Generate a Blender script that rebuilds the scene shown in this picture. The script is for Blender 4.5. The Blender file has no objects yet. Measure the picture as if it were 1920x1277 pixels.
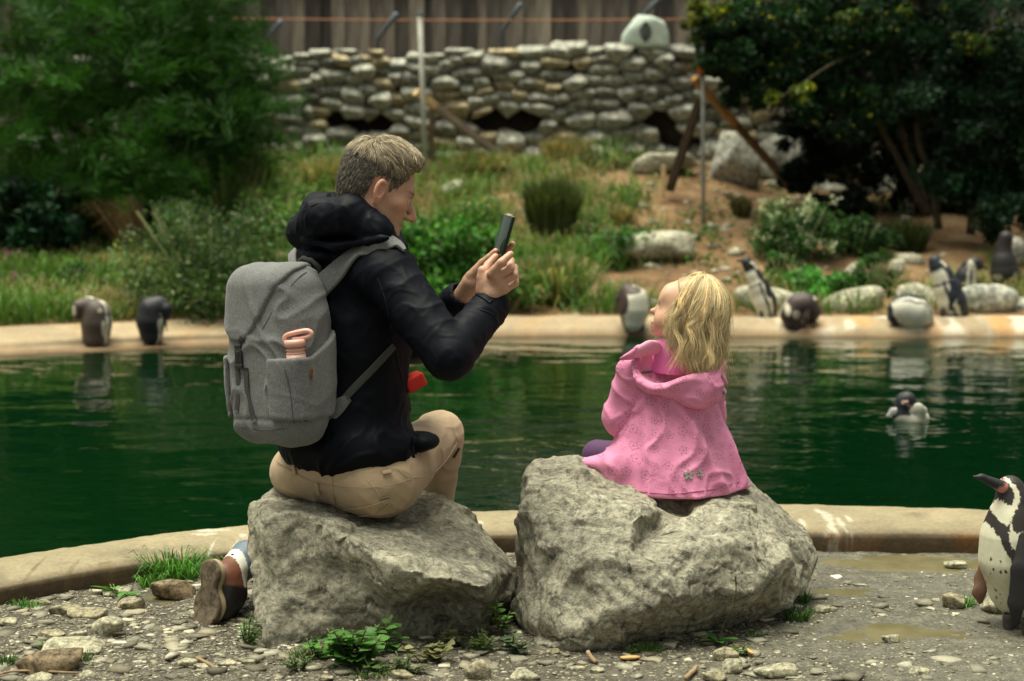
import bpy, bmesh, math, random
import numpy as np
from mathutils import Vector, Matrix
from mathutils.geometry import delaunay_2d_cdt

rad = math.radians
SC = bpy.context.scene
COL = SC.collection

# ------------------------------------------------------------------ camera
CAM_H, FPX, CX, CY = 1.28, 3200.0, 960.0, 638.5
TH = math.atan((CY - 271.0) / FPX)
cam_d = bpy.data.cameras.new('camera')
cam = bpy.data.objects.new('camera', cam_d)
COL.objects.link(cam)
cam.location = (0, 0, CAM_H)
cam.rotation_euler = (math.pi / 2 - TH, 0, 0)
cam_d.sensor_width = 36.0
cam_d.lens = FPX / 1920.0 * 36.0
cam_d.clip_end = 500
cam_d.dof.use_dof = True
cam_d.dof.focus_distance = 4.62
cam_d.dof.aperture_fstop = 3.0
cam_d.dof.aperture_blades = 9
SC.camera = cam

# ------------------------------------------------------------------ sky and sun (overcast)
world = bpy.data.worlds.new('World')
SC.world = world
world.use_nodes = True
wn = world.node_tree
for n in list(wn.nodes):
    wn.nodes.remove(n)
sky = wn.nodes.new('ShaderNodeTexSky')
sky.sky_type = 'NISHITA'
sky.sun_disc = False
SUN_EL, SUN_AZ = rad(80), rad(-75)
sky.sun_elevation = SUN_EL
sky.sun_rotation = SUN_AZ
sky.air_density = 1.0
sky.dust_density = 4.0
hs = wn.nodes.new('ShaderNodeHueSaturation')
hs.inputs['Saturation'].default_value = 0.18
tint = wn.nodes.new('ShaderNodeMix')
tint.data_type = 'RGBA'
tint.blend_type = 'MULTIPLY'
tint.inputs[0].default_value = 1.0
tint.inputs[7].default_value = (0.97, 1.0, 0.88, 1)
bg = wn.nodes.new('ShaderNodeBackground')
bg.inputs['Strength'].default_value = 0.066
out = wn.nodes.new('ShaderNodeOutputWorld')
wn.links.new(sky.outputs[0], hs.inputs['Color'])
wn.links.new(hs.outputs[0], tint.inputs[6])
wn.links.new(tint.outputs[2], bg.inputs['Color'])
wn.links.new(bg.outputs[0], out.inputs['Surface'])
sun_d = bpy.data.lights.new('sun', 'SUN')
sun = bpy.data.objects.new('sun', sun_d)
COL.objects.link(sun)
sun_d.energy = 3.3
sun_d.angle = rad(50)
sun_d.color = (1.0, 0.97, 0.80)
_sd = Vector((math.sin(SUN_AZ) * math.cos(SUN_EL), math.cos(SUN_AZ) * math.cos(SUN_EL), math.sin(SUN_EL)))
sun.rotation_euler = (-_sd).to_track_quat('-Z', 'Y').to_euler()
SC.view_settings.view_transform = 'Standard'
SC.view_settings.look = 'None'
SC.view_settings.exposure = 1.02
SC.view_settings.gamma = 1.0
SC.view_settings.use_curve_mapping = False

# ================================================================== helpers
def W(px, py, Y):
    """world point at depth Y on the line of sight through photo pixel (px, py)"""
    a, b = (px - CX) / FPX, (CY - py) / FPX
    d = np.array([a, math.cos(TH) + b * math.sin(TH), -math.sin(TH) + b * math.cos(TH)])
    p = d * (Y / d[1])
    p[2] += CAM_H
    return p

def G(px, py, z):
    """world point on the level z seen at photo pixel (px, py)"""
    a, b = (px - CX) / FPX, (CY - py) / FPX
    d = np.array([a, math.cos(TH) + b * math.sin(TH), -math.sin(TH) + b * math.cos(TH)])
    t = (z - CAM_H) / d[2]
    p = d * t
    p[2] += CAM_H
    return p

def tag(o, label=None, cat=None, group=None, kind=None):
    if label: o['label'] = label
    if cat: o['category'] = cat
    if group: o['group'] = group
    if kind: o['kind'] = kind
    return o

def empty(name, loc, rz=0.0, label=None, cat=None, group=None):
    o = bpy.data.objects.new(name, None)
    COL.objects.link(o)
    o.empty_display_size = 0.05
    o.location = loc
    o.rotation_euler = (0, 0, rz)
    return tag(o, label, cat, group)

def make_mesh(name, V, F, smooth=True):
    V = np.asarray(V, dtype=np.float32)
    me = bpy.data.meshes.new(name)
    if isinstance(F, np.ndarray):
        nf, k = F.shape
        me.vertices.add(len(V)); me.vertices.foreach_set('co', V.ravel())
        me.loops.add(nf * k); me.loops.foreach_set('vertex_index', F.astype(np.int32).ravel())
        me.polygons.add(nf)
        me.polygons.foreach_set('loop_start', np.arange(0, nf * k, k, dtype=np.int32))
        me.polygons.foreach_set('loop_total', np.full(nf, k, dtype=np.int32))
        me.update(calc_edges=True)
    else:
        me.from_pydata([tuple(map(float, v)) for v in V], [], F)
        me.update()
    if smooth:
        me.polygons.foreach_set('use_smooth', np.ones(len(me.polygons), dtype=bool))
    return me

def obj(name, me, mat=None, parent=None, loc=None, **kw):
    """link a mesh; with a parent, vertices given in world space are kept where they are"""
    o = bpy.data.objects.new(name, me)
    COL.objects.link(o)
    if mat is not None:
        if len(me.materials) == 0:
            me.materials.append(mat)
    if loc is not None:
        o.location = loc
    if parent is not None:
        o.parent = parent
        if kw.pop('world', True) and loc is None:
            o.matrix_parent_inverse = wm(parent).inverted()
    kw.pop('world', None)
    tag(o, **kw)
    return o

def wm(o):
    m = Matrix.LocRotScale(o.location, o.rotation_euler, o.scale)
    if o.parent is not None:
        return wm(o.parent) @ o.matrix_parent_inverse @ m
    return m

def vcol(me, C, name='col'):
    C = np.asarray(C, dtype=np.float32)
    if C.shape[1] == 3:
        C = np.concatenate([C, np.ones((len(C), 1), np.float32)], axis=1)
    at = me.color_attributes.new(name, 'FLOAT_COLOR', 'POINT')
    at.data.foreach_set('color', C.ravel())

# ---------------------------------------------------------------- noise
_rng = np.random.RandomState(7)
_perm = _rng.permutation(256).astype(np.int32)
_perm = np.concatenate([_perm, _perm, _perm])
_g3 = _rng.normal(size=(256, 3)).astype(np.float32)
_g3 /= np.linalg.norm(_g3, axis=1)[:, None]

def pnoise(P):
    P = np.asarray(P, dtype=np.float32)
    I = np.floor(P).astype(np.int32)
    f = P - I
    I &= 255
    u = f * f * f * (f * (f * 6 - 15) + 10)
    res = 0
    for dx in (0, 1):
        wx = u[:, 0] if dx else 1 - u[:, 0]
        a = _perm[I[:, 0] + dx]
        for dy in (0, 1):
            wy = u[:, 1] if dy else 1 - u[:, 1]
            b = _perm[a + ((I[:, 1] + dy) & 255)]
            for dz in (0, 1):
                wz = u[:, 2] if dz else 1 - u[:, 2]
                g = _g3[_perm[b + ((I[:, 2] + dz) & 255)]]
                dot = g[:, 0] * (f[:, 0] - dx) + g[:, 1] * (f[:, 1] - dy) + g[:, 2] * (f[:, 2] - dz)
                res = res + wx * wy * wz * dot
    return res * 1.5

def fbm(P, octs=4, gain=0.5, seed=0.0, ridge=False):
    P = np.asarray(P, dtype=np.float32) + seed * 17.13
    s, a, t = 0, 1.0, 0
    for i in range(octs):
        n = pnoise(P)
        if ridge:
            n = 1 - 2.2 * np.abs(n)
        s = s + a * n
        t += a
        a *= gain
        P = P * 2.03 + 11.7
    return s / t

def sstep(a, b, x):
    t = np.clip((x - a) / (b - a), 0, 1)
    return t * t * (3 - 2 * t)

# ---------------------------------------------------------------- implicit surfaces
def unit(v):
    v = np.asarray(v, dtype=np.float64)
    return v / (np.linalg.norm(v) + 1e-9)

def frame(fwd, up=(0, 0, 1)):
    """rows: right, forward, up"""
    f = unit(fwd); r = unit(np.cross(f, up)); u = np.cross(r, f)
    return np.array([r, f, u])

def cap(p, a, b, ra, rb, sq=None):
    a = np.asarray(a, dtype=np.float32); b = np.asarray(b, dtype=np.float32)
    q = p - a; ba = b - a
    if sq is not None:      # squash along direction sq[0:3] by factor sq[3]
        n = np.asarray(sq[:3], dtype=np.float32); k = sq[3]
        q = q + np.outer(q @ n, n) * (1 / k - 1)
        ba = ba + n * (ba @ n) * (1 / k - 1)
    t = np.clip((q @ ba) / (ba @ ba + 1e-12), 0, 1)
    d = np.linalg.norm(q - t[:, None] * ba, axis=1) - (ra + (rb - ra) * t)
    return d * (sq[3] if sq is not None else 1.0)

def ell(p, c, r, R=None):
    q = p - np.asarray(c, dtype=np.float32)
    if R is not None:
        q = q @ np.asarray(R, dtype=np.float32).T
    r = np.asarray(r, dtype=np.float32)
    k0 = np.linalg.norm(q / r, axis=1)
    k1 = np.linalg.norm(q / (r * r), axis=1) + 1e-9
    return k0 * (k0 - 1) / k1

def rbox(p, c, h, rr, R=None):
    q = p - np.asarray(c, dtype=np.float32)
    if R is not None:
        q = q @ np.asarray(R, dtype=np.float32).T
    q = np.abs(q) - (np.asarray(h, dtype=np.float32) - rr)
    return np.linalg.norm(np.maximum(q, 0), axis=1) + np.minimum(q.max(axis=1), 0) - rr

def smin(a, b, k):
    if k <= 0: return np.minimum(a, b)
    h = np.clip(0.5 + 0.5 * (b - a) / k, 0, 1)
    return b + (a - b) * h - k * h * (1 - h)

def smax(a, b, k):
    return -smin(-a, -b, k)

def sdf_mesh(fn, lo, hi, h, margin=1.0):
    """surface nets over a sparse block grid"""
    lo = np.asarray(lo, dtype=np.float64); hi = np.asarray(hi, dtype=np.float64)
    B = 8
    nb = np.ceil((hi - lo) / (h * B)).astype(int)
    n = nb * B
    D = np.empty(n, dtype=np.float32)
    bi = np.stack(np.meshgrid(*[np.arange(k) for k in nb], indexing='ij'), -1).reshape(-1, 3)
    bc = lo + (bi * B + (B - 1) / 2) * h
    dc = fn(bc.astype(np.float32))
    Db = D.reshape(nb[0], B, nb[1], B, nb[2], B)
    Db[...] = dc.reshape(nb)[:, None, :, None, :, None]
    act = np.abs(dc) < h * B * 0.87 * 1.35 * margin + h
    A = bi[act]
    off = np.stack(np.meshgrid(*[np.arange(B)] * 3, indexing='ij'), -1).reshape(-1, 3)
    for s in range(0, len(A), 600):
        a = A[s:s + 600]
        idx = (a[:, None, :] * B + off[None]).reshape(-1, 3)
        v = fn((lo + idx * h).astype(np.float32))
        D[idx[:, 0], idx[:, 1], idx[:, 2]] = v
    S = D < 0
    c = [S[dx:n[0] - 1 + dx, dy:n[1] - 1 + dy, dz:n[2] - 1 + dz] for dx in (0, 1) for dy in (0, 1) for dz in (0, 1)]
    cnt = sum(x.astype(np.int8) for x in c)
    mask = (cnt > 0) & (cnt < 8)
    ci = np.argwhere(mask)
    vid = np.full(mask.shape, -1, dtype=np.int32)
    vid[mask] = np.arange(len(ci))
    acc = np.zeros((len(ci), 3)); num = np.zeros(len(ci))
    cor = [(0, 0, 0), (0, 0, 1), (0, 1, 0), (0, 1, 1), (1, 0, 0), (1, 0, 1), (1, 1, 0), (1, 1, 1)]
    def val(o): return D[ci[:, 0] + o[0], ci[:, 1] + o[1], ci[:, 2] + o[2]]
    vals = {o: val(o) for o in cor}
    for o in cor:
        for ax in range(3):
            if o[ax] == 0:
                o2 = list(o); o2[ax] = 1; o2 = tuple(o2)
                d0, d1 = vals[o], vals[o2]
                m = (d0 < 0) != (d1 < 0)
                t = np.where(m, d0 / np.where(m, d0 - d1, 1), 0)
                pt = np.array(o, dtype=float)[None].repeat(len(ci), 0)
                pt[:, ax] += t
                acc[m] += pt[m]; num[m] += 1
    V = lo + (ci + acc / num[:, None]) * h
    F = []
    for ax in range(3):
        sl0 = [slice(0, -1)] * 3; sl1 = [slice(0, -1)] * 3
        sl1[ax] = slice(1, None)
        s0 = S[:-1, :-1, :-1]
        s1 = S[tuple(slice(1, None) if a == ax else slice(0, -1) for a in range(3))]
        e = np.argwhere(s0 != s1)
        u, w = (ax + 1) % 3, (ax + 2) % 3
        e = e[(e[:, u] > 0) & (e[:, w] > 0)]
        flip = S[e[:, 0], e[:, 1], e[:, 2]]
        def g(du, dw):
            q = e.copy(); q[:, u] += du; q[:, w] += dw
            return vid[q[:, 0], q[:, 1], q[:, 2]]
        q = np.stack([g(-1, -1), g(0, -1), g(0, 0), g(-1, 0)], 1)
        q[~flip] = q[~flip][:, ::-1]
        F.append(q)
    F = np.concatenate(F)
    F = F[(F >= 0).all(axis=1)]
    return V, F

def grad(fn, V, e=0.002):
    V = V.astype(np.float32)
    g = np.stack([fn(V + np.array(d, np.float32)) - fn(V - np.array(d, np.float32)) for d in ((e, 0, 0), (0, e, 0), (0, 0, e))], 1)
    return g / (np.linalg.norm(g, axis=1)[:, None] + 1e-9)

def vnormals(V, F):
    n = np.zeros_like(V)
    fn_ = np.cross(V[F[:, 2]] - V[F[:, 0]], V[F[:, -1]] - V[F[:, 1]] if F.shape[1] == 4 else V[F[:, 1]] - V[F[:, 0]])
    if F.shape[1] == 3: fn_ = -fn_
    for k in range(F.shape[1]):
        np.add.at(n, F[:, k], fn_)
    return n / (np.linalg.norm(n, axis=1)[:, None] + 1e-12)

def remesh(V, F, voxel):
    me = bpy.data.meshes.new('tmp')
    me.from_pydata([tuple(map(float, v)) for v in V], [], [tuple(map(int, f)) for f in F]); me.update()
    o = bpy.data.objects.new('tmp', me); COL.objects.link(o)
    m = o.modifiers.new('r', 'REMESH'); m.mode = 'VOXEL'; m.voxel_size = voxel
    dg = bpy.context.evaluated_depsgraph_get(); dg.update()
    e = o.evaluated_get(dg).to_mesh()
    n = len(e.vertices); v = np.empty(n * 3, np.float32); e.vertices.foreach_get('co', v)
    f = [tuple(p.vertices) for p in e.polygons]
    quads = np.array([q if len(q) == 4 else (q[0], q[1], q[2], q[2]) for q in f], dtype=np.int32)
    o.to_mesh_clear() if hasattr(o, 'to_mesh_clear') else None
    bpy.data.objects.remove(o); bpy.data.meshes.remove(me)
    quads = quads[quads[:, 2] != quads[:, 3]]
    return v.reshape(-1, 3).astype(np.float64), quads

def smooth_v(V, F, it=2, lam=0.5):
    E = np.concatenate([F[:, [i, (i + 1) % F.shape[1]]] for i in range(F.shape[1])])
    deg = np.bincount(E[:, 0], minlength=len(V)).astype(float) + np.bincount(E[:, 1], minlength=len(V))
    for _ in range(it):
        s = np.zeros_like(V)
        for k in range(3):
            s[:, k] = np.bincount(E[:, 0], weights=V[E[:, 1], k], minlength=len(V)) + np.bincount(E[:, 1], weights=V[E[:, 0], k], minlength=len(V))
        V = V + lam * (s / np.maximum(deg, 1)[:, None] - V)
    return V

# ---------------------------------------------------------------- simple shapes
_ico = {}
def ico(sub):
    if sub not in _ico:
        bm = bmesh.new(); bmesh.ops.create_icosphere(bm, subdivisions=sub, radius=1)
        bm.verts.ensure_lookup_table()
        _ico[sub] = (np.array([v.co[:] for v in bm.verts]), np.array([[v.index for v in f.verts] for f in bm.faces], dtype=np.int32))
        bm.free()
    return _ico[sub]

def stone_shape(planes, sub=3, p=6.0, rough=0.05, seed=0, freq=2.0):
    """rounded polytope given as [(normal, distance)], around the origin"""
    D, F = ico(sub)
    s = np.zeros(len(D))
    for n, h in planes:
        s += np.maximum(0, (D @ np.asarray(n)) / h) ** p
    r = s ** (-1 / p)
    size = np.median(r)
    V = D * r[:, None]
    nz = fbm(V / size * freq * 0.5, 3, seed=seed)
    V = V * (1 + rough * nz * 1.6)[:, None]
    return V, F

def random_stone(rx, ry, rz, seed, sub=2, rough=0.08, nplanes=9, p=7.0):
    r = np.random.RandomState(seed)
    pl = []
    for i in range(nplanes):
        n = unit(r.normal(size=3)); pl.append((n, r.uniform(0.72, 1.0)))
    for a in np.eye(3):
        pl += [(a, 1.0), (-a, 1.0)]
    V, F = stone_shape(pl, sub, p, rough, seed)
    return V * np.array([rx, ry, rz]), F

def tube(pts, radii, sides=8, closed_ends=True):
    pts = np.asarray(pts, dtype=float); n = len(pts)
    radii = np.broadcast_to(np.asarray(radii, dtype=float), (n,))
    V = []
    t = np.gradient(pts, axis=0)
    up = np.array([0.0, 0, 1]) if abs(unit(t[0])[2]) < 0.9 else np.array([1.0, 0, 0])
    for i in range(n):
        d = unit(t[i]); u = unit(np.cross(d, up)); w = np.cross(d, u); up = w if False else np.cross(u, d) * 1.0
        for k in range(sides):
            a = 2 * math.pi * k / sides
            V.append(pts[i] + radii[i] * (math.cos(a) * u + math.sin(a) * w))
    F = []
    for i in range(n - 1):
        for k in range(sides):
            F.append((i * sides + k, i * sides + (k + 1) % sides, (i + 1) * sides + (k + 1) % sides, (i + 1) * sides + k))
    if closed_ends:
        F.append(tuple(range(sides))[::-1]); F.append(tuple(range((n - 1) * sides, n * sides)))
    return np.array(V), F

def box_vf(c, h, R=None, bev=0.0):
    bm = bmesh.new(); bmesh.ops.create_cube(bm, size=2)
    for v in bm.verts: v.co = Vector((v.co.x * h[0], v.co.y * h[1], v.co.z * h[2]))
    if bev > 0:
        bmesh.ops.bevel(bm, geom=bm.edges[:], offset=bev, segments=2, affect='EDGES', profile=0.6)
    V = np.array([v.co[:] for v in bm.verts]); bm.verts.index_update()
    F = [tuple(v.index for v in f.verts) for f in bm.faces]; bm.free()
    if R is not None: V = V @ np.asarray(R)
    return V + np.asarray(c), F

def merge(parts):
    V, F, n = [], [], 0
    for v, f in parts:
        V.append(v); F += [tuple(int(i) + n for i in q) for q in f]; n += len(v)
    return np.concatenate(V), F

def spline(pts, n):
    """Catmull-Rom through pts"""
    P = np.asarray(pts, dtype=float)
    P = np.vstack([2 * P[0] - P[1], P, 2 * P[-1] - P[-2]])
    m = len(P) - 3
    out_ = []
    for t in np.linspace(0, m - 1e-6, n):
        i = int(t); u = t - i
        a, b, c, d = P[i:i + 4]
        out_.append(0.5 * ((2 * b) + (c - a) * u + (2 * a - 5 * b + 4 * c - d) * u * u + (3 * b - a - 3 * c + d) * u ** 3))
    return np.array(out_)

# ---------------------------------------------------------------- materials
class NT:
    def __init__(s, name):
        s.m = bpy.data.materials.new(name); s.m.use_nodes = True
        s.t = s.m.node_tree; s.n = s.t.nodes; s.l = s.t.links
        s.b = s.n['Principled BSDF']; s.tc = s.n.new('ShaderNodeTexCoord')
        s.co = s.tc.outputs['Object']
    def noise(s, scale, detail=6, rough=0.6, vec=None, dist=0.0):
        n = s.n.new('ShaderNodeTexNoise'); n.inputs['Scale'].default_value = scale
        n.inputs['Detail'].default_value = detail; n.inputs['Roughness'].default_value = rough
        n.inputs['Distortion'].default_value = dist
        s.l.new(vec or s.co, n.inputs['Vector']); return n.outputs['Fac']
    def vor(s, scale, feat='F1', vec=None, out='Distance'):
        n = s.n.new('ShaderNodeTexVoronoi'); n.feature = feat; n.inputs['Scale'].default_value = scale
        s.l.new(vec or s.co, n.inputs['Vector']); return n.outputs[out]
    def mapv(s, scale=(1, 1, 1), loc=(0, 0, 0), rot=(0, 0, 0), vec=None):
        n = s.n.new('ShaderNodeMapping'); n.inputs['Scale'].default_value = scale
        n.inputs['Location'].default_value = loc; n.inputs['Rotation'].default_value = rot
        s.l.new(vec or s.co, n.inputs['Vector']); return n.outputs[0]
    def ramp(s, fac, stops, interp='LINEAR'):
        n = s.n.new('ShaderNodeValToRGB'); n.color_ramp.interpolation = interp
        e = n.color_ramp.elements
        while len(e) < len(stops): e.new(0.5)
        for i, (p, c) in enumerate(stops):
            e[i].position = p
            e[i].color = (c, c, c, 1) if isinstance(c, (int, float)) else (*c, 1)
        s.l.new(fac, n.inputs[0]); return n.outputs[0]
    def mix(s, fac, a, b, mode='MIX'):
        n = s.n.new('ShaderNodeMix'); n.data_type = 'RGBA'; n.blend_type = mode
        for i, v in ((0, fac), (6, a), (7, b)):
            if isinstance(v, (int, float)): n.inputs[i].default_value = v if i == 0 else (v, v, v, 1)
            elif isinstance(v, tuple): n.inputs[i].default_value = (*v, 1)
            else: s.l.new(v, n.inputs[i])
        return n.outputs[2]
    def math(s, op, a, b=0.0):
        n = s.n.new('ShaderNodeMath'); n.operation = op
        for i, v in enumerate((a, b)):
            if isinstance(v, (int, float)): n.inputs[i].default_value = v
            else: s.l.new(v, n.inputs[i])
        return n.outputs[0]
    def attr(s, name='col', out='Color'):
        n = s.n.new('ShaderNodeAttribute'); n.attribute_name = name; return n.outputs[out]
    def color(s, c):
        if isinstance(c, tuple): s.b.inputs['Base Color'].default_value = (*c, 1)
        else: s.l.new(c, s.b.inputs['Base Color'])
        return s
    def rough(s, r, spec=None):
        if isinstance(r, (int, float)): s.b.inputs['Roughness'].default_value = r
        else: s.l.new(r, s.b.inputs['Roughness'])
        if spec is not None: s.b.inputs['Specular IOR Level'].default_value = spec
        return s
    def bump(s, h, strength=0.5, dist=0.01):
        n = s.n.new('ShaderNodeBump'); n.inputs['Strength'].default_value = strength
        n.inputs['Distance'].default_value = dist
        s.l.new(h, n.inputs['Height'])
        if s.b.inputs['Normal'].is_linked:
            s.l.new(s.b.inputs['Normal'].links[0].from_socket, n.inputs['Normal'])
        s.l.new(n.outputs[0], s.b.inputs['Normal']); return s

def simple(name, c, r=0.6, var=0.25, scale=20, bump=0.2, bdist=0.002, spec=0.3, metal=0.0):
    k = NT(name)
    f = k.noise(scale)
    k.color(k.ramp(f, [(0.3, tuple(x * (1 - var) for x in c)), (0.7, tuple(min(1, x * (1 + var)) for x in c))]))
    k.rough(r, spec); k.b.inputs['Metallic'].default_value = metal
    if bump: k.bump(k.noise(scale * 4), bump, bdist)
    return k.m

def tri_mat(name, base, bump=1.0):
    pass

# ================================================================== materials of the setting
def m_rock(name, light, dark, scale=3.0, moss=None, bump=0.9, bd=0.012):
    k = NT(name)
    a = k.noise(scale, 9, 0.68, dist=0.4)
    b = k.noise(scale * 5, 8, 0.7)
    c = k.noise(scale * 22, 6, 0.75)
    col = k.ramp(a, [(0.32, dark), (0.5, tuple((x + y) / 2 for x, y in zip(light, dark))), (0.66, light)])
    sp = k.ramp(b, [(0.36, tuple(x * 0.4 for x in dark)), (0.5, (0.5, 0.49, 0.43)), (0.66, (0.98, 0.93, 0.76))])
    col = k.mix(0.8, col, sp, 'OVERLAY')
    f = k.ramp(c, [(0.38, 0.35), (0.52, 1.0)])
    col = k.mix(0.75, col, f, 'MULTIPLY')
    if moss:
        m = k.ramp(k.noise(scale * 1.3, 5, 0.6, vec=k.mapv(loc=(3, 1, 7))), [(0.56, 0.0), (0.68, 0.55)])
        col = k.mix(m, col, moss)
    k.color(col).rough(0.86, 0.25)
    k.bump(k.noise(scale * 7, 10, 0.72), bump, bd)
    k.bump(k.ramp(k.vor(scale * 9, 'F1'), [(0.0, 0.0), (0.7, 1.0)]), bump * 0.35, bd * 0.5)
    return k.m

def m_boulder():
    k = NT('boulder_limestone')
    a = k.ramp(k.noise(3.2, 7, 0.6, dist=.3), [(0.35, (0.23, 0.215, 0.165)), (0.65, (0.375, 0.35, 0.262))])
    f = k.noise(46, 12, 0.78)
    c = k.mix(0.9, a, k.ramp(f, [(0.36, 0.30), (0.5, 0.95), (0.64, 1.5)]), 'MULTIPLY')
    cr = k.ramp(k.noise(15, 10, 0.8, dist=.5), [(0.53, 0.0), (0.60, 0.75)])
    zone = k.ramp(k.noise(2.6, 4, 0.6, vec=k.mapv(loc=(4, 2, 1))), [(0.42, 0.15), (0.6, 1.0)])
    c = k.mix(k.math('MULTIPLY', cr, zone), c, (0.62, 0.58, 0.43))
    pit = k.ramp(k.noise(21, 9, 0.75, vec=k.mapv(loc=(9, 5, 3))), [(0.36, 0.85), (0.44, 0.0)])
    c = k.mix(pit, c, (0.055, 0.052, 0.042))
    vein = k.ramp(k.math('ABSOLUTE', k.math('SUBTRACT', k.noise(5, 6, .55, dist=1.5, vec=k.mapv(scale=(1, 1, 2.2), rot=(0, .5, 0))), .5)), [(0.004, 0.6), (0.012, 0.0)])
    c = k.mix(vein, c, (0.09, 0.085, 0.07))
    k.color(c).rough(.88, .2)
    k.bump(k.noise(60, 12, .75), 1.0, .006).bump(k.noise(17, 8, .7, dist=.4), .9, .014)
    return k.m
M_BOULDER = m_boulder()
M_STONE = m_rock('wall_stone', (0.54, 0.545, 0.50), (0.28, 0.285, 0.27), 4.0, bump=0.8, bd=0.02)
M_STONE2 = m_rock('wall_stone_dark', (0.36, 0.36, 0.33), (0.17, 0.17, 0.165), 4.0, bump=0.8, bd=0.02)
M_STONE3 = m_rock('wall_stone_tan', (0.55, 0.48, 0.34), (0.30, 0.25, 0.17), 4.0, bump=0.8, bd=0.02)
M_PALE = m_rock('pale_rock', (0.56, 0.54, 0.45), (0.25, 0.24, 0.20), 6.0, bump=0.8, bd=0.015)
M_COBBLE = m_rock('ground_stone', (0.36, 0.33, 0.24), (0.18, 0.16, 0.115), 14.0, bump=0.7, bd=0.004)
M_COBBLE2 = m_rock('ground_stone_grey', (0.42, 0.40, 0.31), (0.23, 0.22, 0.17), 14.0, bump=0.7, bd=0.004)
M_BROWNROCK = m_rock('brown_rock', (0.25, 0.19, 0.125), (0.12, 0.09, 0.06), 9.0, bump=0.6, bd=0.006)

def m_leaf(name, rough=0.55, trans=0.35):
    k = NT(name)
    c = k.attr()
    k.color(c).rough(rough, 0.25)
    tr = k.n.new('ShaderNodeBsdfTranslucent')
    k.l.new(k.mix(1.0, c, (1.0, 1.15, 0.5), 'MULTIPLY'), tr.inputs['Color'])
    mx = k.n.new('ShaderNodeMixShader'); mx.inputs[0].default_value = trans
    o = k.n['Material Output']
    k.l.new(k.b.outputs[0], mx.inputs[1]); k.l.new(tr.outputs[0], mx.inputs[2]); k.l.new(mx.outputs[0], o.inputs['Surface'])
    return k.m
M_LEAF = m_leaf('foliage', 0.6, 0.3)
M_BARK = simple('bark', (0.085, 0.07, 0.045), 0.9, 0.35, 14, 0.9, 0.01, 0.2)
M_STEM = simple('stem', (0.12, 0.13, 0.05), 0.7, 0.3, 40, 0.2)

# ================================================================== ground near the pond
def smooth_edge(pts, z, n=220):
    s = spline(pts, n)
    return np.array([G(x, y, z) for x, y in s])

NB_BASE = [(-1500, 1560), (-700, 1290), (-300, 1196), (0, 1139), (155, 1109), (300, 1086), (480, 1064), (700, 1045), (940, 1036), (1200, 1033), (1530, 1033), (1840, 1036), (2200, 1046), (2700, 1075), (3300, 1130)]
NB_TOPF = [(-1500, 1515), (-700, 1262), (-300, 1168), (0, 1112), (168, 1083), (293, 1063), (462, 1040), (700, 1017), (940, 1005), (1200, 1004), (1520, 1007), (1700, 998), (1840, 994), (2200, 1004), (2700, 1030), (3300, 1080)]
NB_BACK = [(-1500, 1330), (-700, 1175), (-300, 1093), (0, 1043), (130, 1022), (266, 1002), (375, 990), (470, 983), (700, 962), (940, 953), (1200, 948), (1500, 945), (1840, 952), (2200, 962), (2700, 985), (3300, 1030)]
nbase = smooth_edge(NB_BASE, 0.0, 500)
ntopf = smooth_edge(NB_TOPF, 0.055, 500)
nback = smooth_edge(NB_BACK, 0.066, 500)
ntopf[:, 0] = nbase[:, 0] + (ntopf[:, 0] - nbase[:, 0]) * 0.5

PUDDLES = [(1690, 1052, 200, 13), (1585, 1107, 75, 9), (1665, 1180, 130, 19), (300, 1118, 40, 12)]
PUD = []
for (px, py, wx, wy) in PUDDLES:
    c = G(px, py, 0.0); e = G(px, py - wy, 0.0)
    PUD.append((c[0], c[1], wx / FPX * c[1], abs(e[1] - c[1])))

def near_h(x, y):
    P = np.stack([x, y, np.zeros_like(x)], 1)
    h = 0.010 * fbm(P * 2.2, 3, seed=3) + 0.006 * fbm(P * 9, 3, seed=5) + 0.0035 * fbm(P * 30, 3, seed=6)
    rough_l = sstep(0.6, -0.2, x)
    h += rough_l * (0.009 * fbm(P * 16, 3, seed=8) + .010 * fbm(P * 6, 2, seed=18)) + .003 * fbm(P * 45, 2, seed=19)
    for (cx, cy, rx, ry) in PUD:
        q = ((x - cx) / rx) ** 2 + ((y - cy) / ry) ** 2
        h -= 0.012 * np.exp(-q * 1.0) * (1 + 0.9 * fbm(P * 7, 3, seed=15))
    return h

xs = np.concatenate([np.linspace(-14, -2.4, 40)[:-1], np.arange(-2.4, 2.4, 0.011), np.linspace(2.4, 14, 40)])
ys = np.concatenate([np.linspace(-8, 3.6, 36)[:-1], np.arange(3.6, 6.0, 0.011)])
XX, YY = np.meshgrid(xs, ys, indexing='ij')
hh = near_h(XX.ravel(), YY.ravel())
# the sheet ends under the kerb: push what lies past the kerb's middle down to the pond floor
mid = (nbase + nback) / 2
lim = np.interp(XX.ravel(), mid[:, 0], mid[:, 1])
hh = np.where(YY.ravel() > lim, -0.25, hh)
V = np.stack([XX.ravel(), YY.ravel(), hh], 1)
nx, ny = XX.shape
ii = np.arange(nx * ny).reshape(nx, ny)
F = np.stack([ii[:-1, :-1].ravel(), ii[1:, :-1].ravel(), ii[1:, 1:].ravel(), ii[:-1, 1:].ravel()], 1)
k = NT('muddy_ground')
fa = k.noise(1.6, 8, 0.6)
fb = k.noise(18, 9, 0.72)
fc = k.noise(90, 6, 0.75)
sx = k.n.new('ShaderNodeSeparateXYZ'); k.l.new(k.co, sx.inputs[0])
rt = k.ramp(k.math('ADD', k.math('MULTIPLY', sx.outputs[0], 0.5), k.math('MULTIPLY', fa, 0.6)), [(0.35, 0.0), (0.75, 1.0)])
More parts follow.
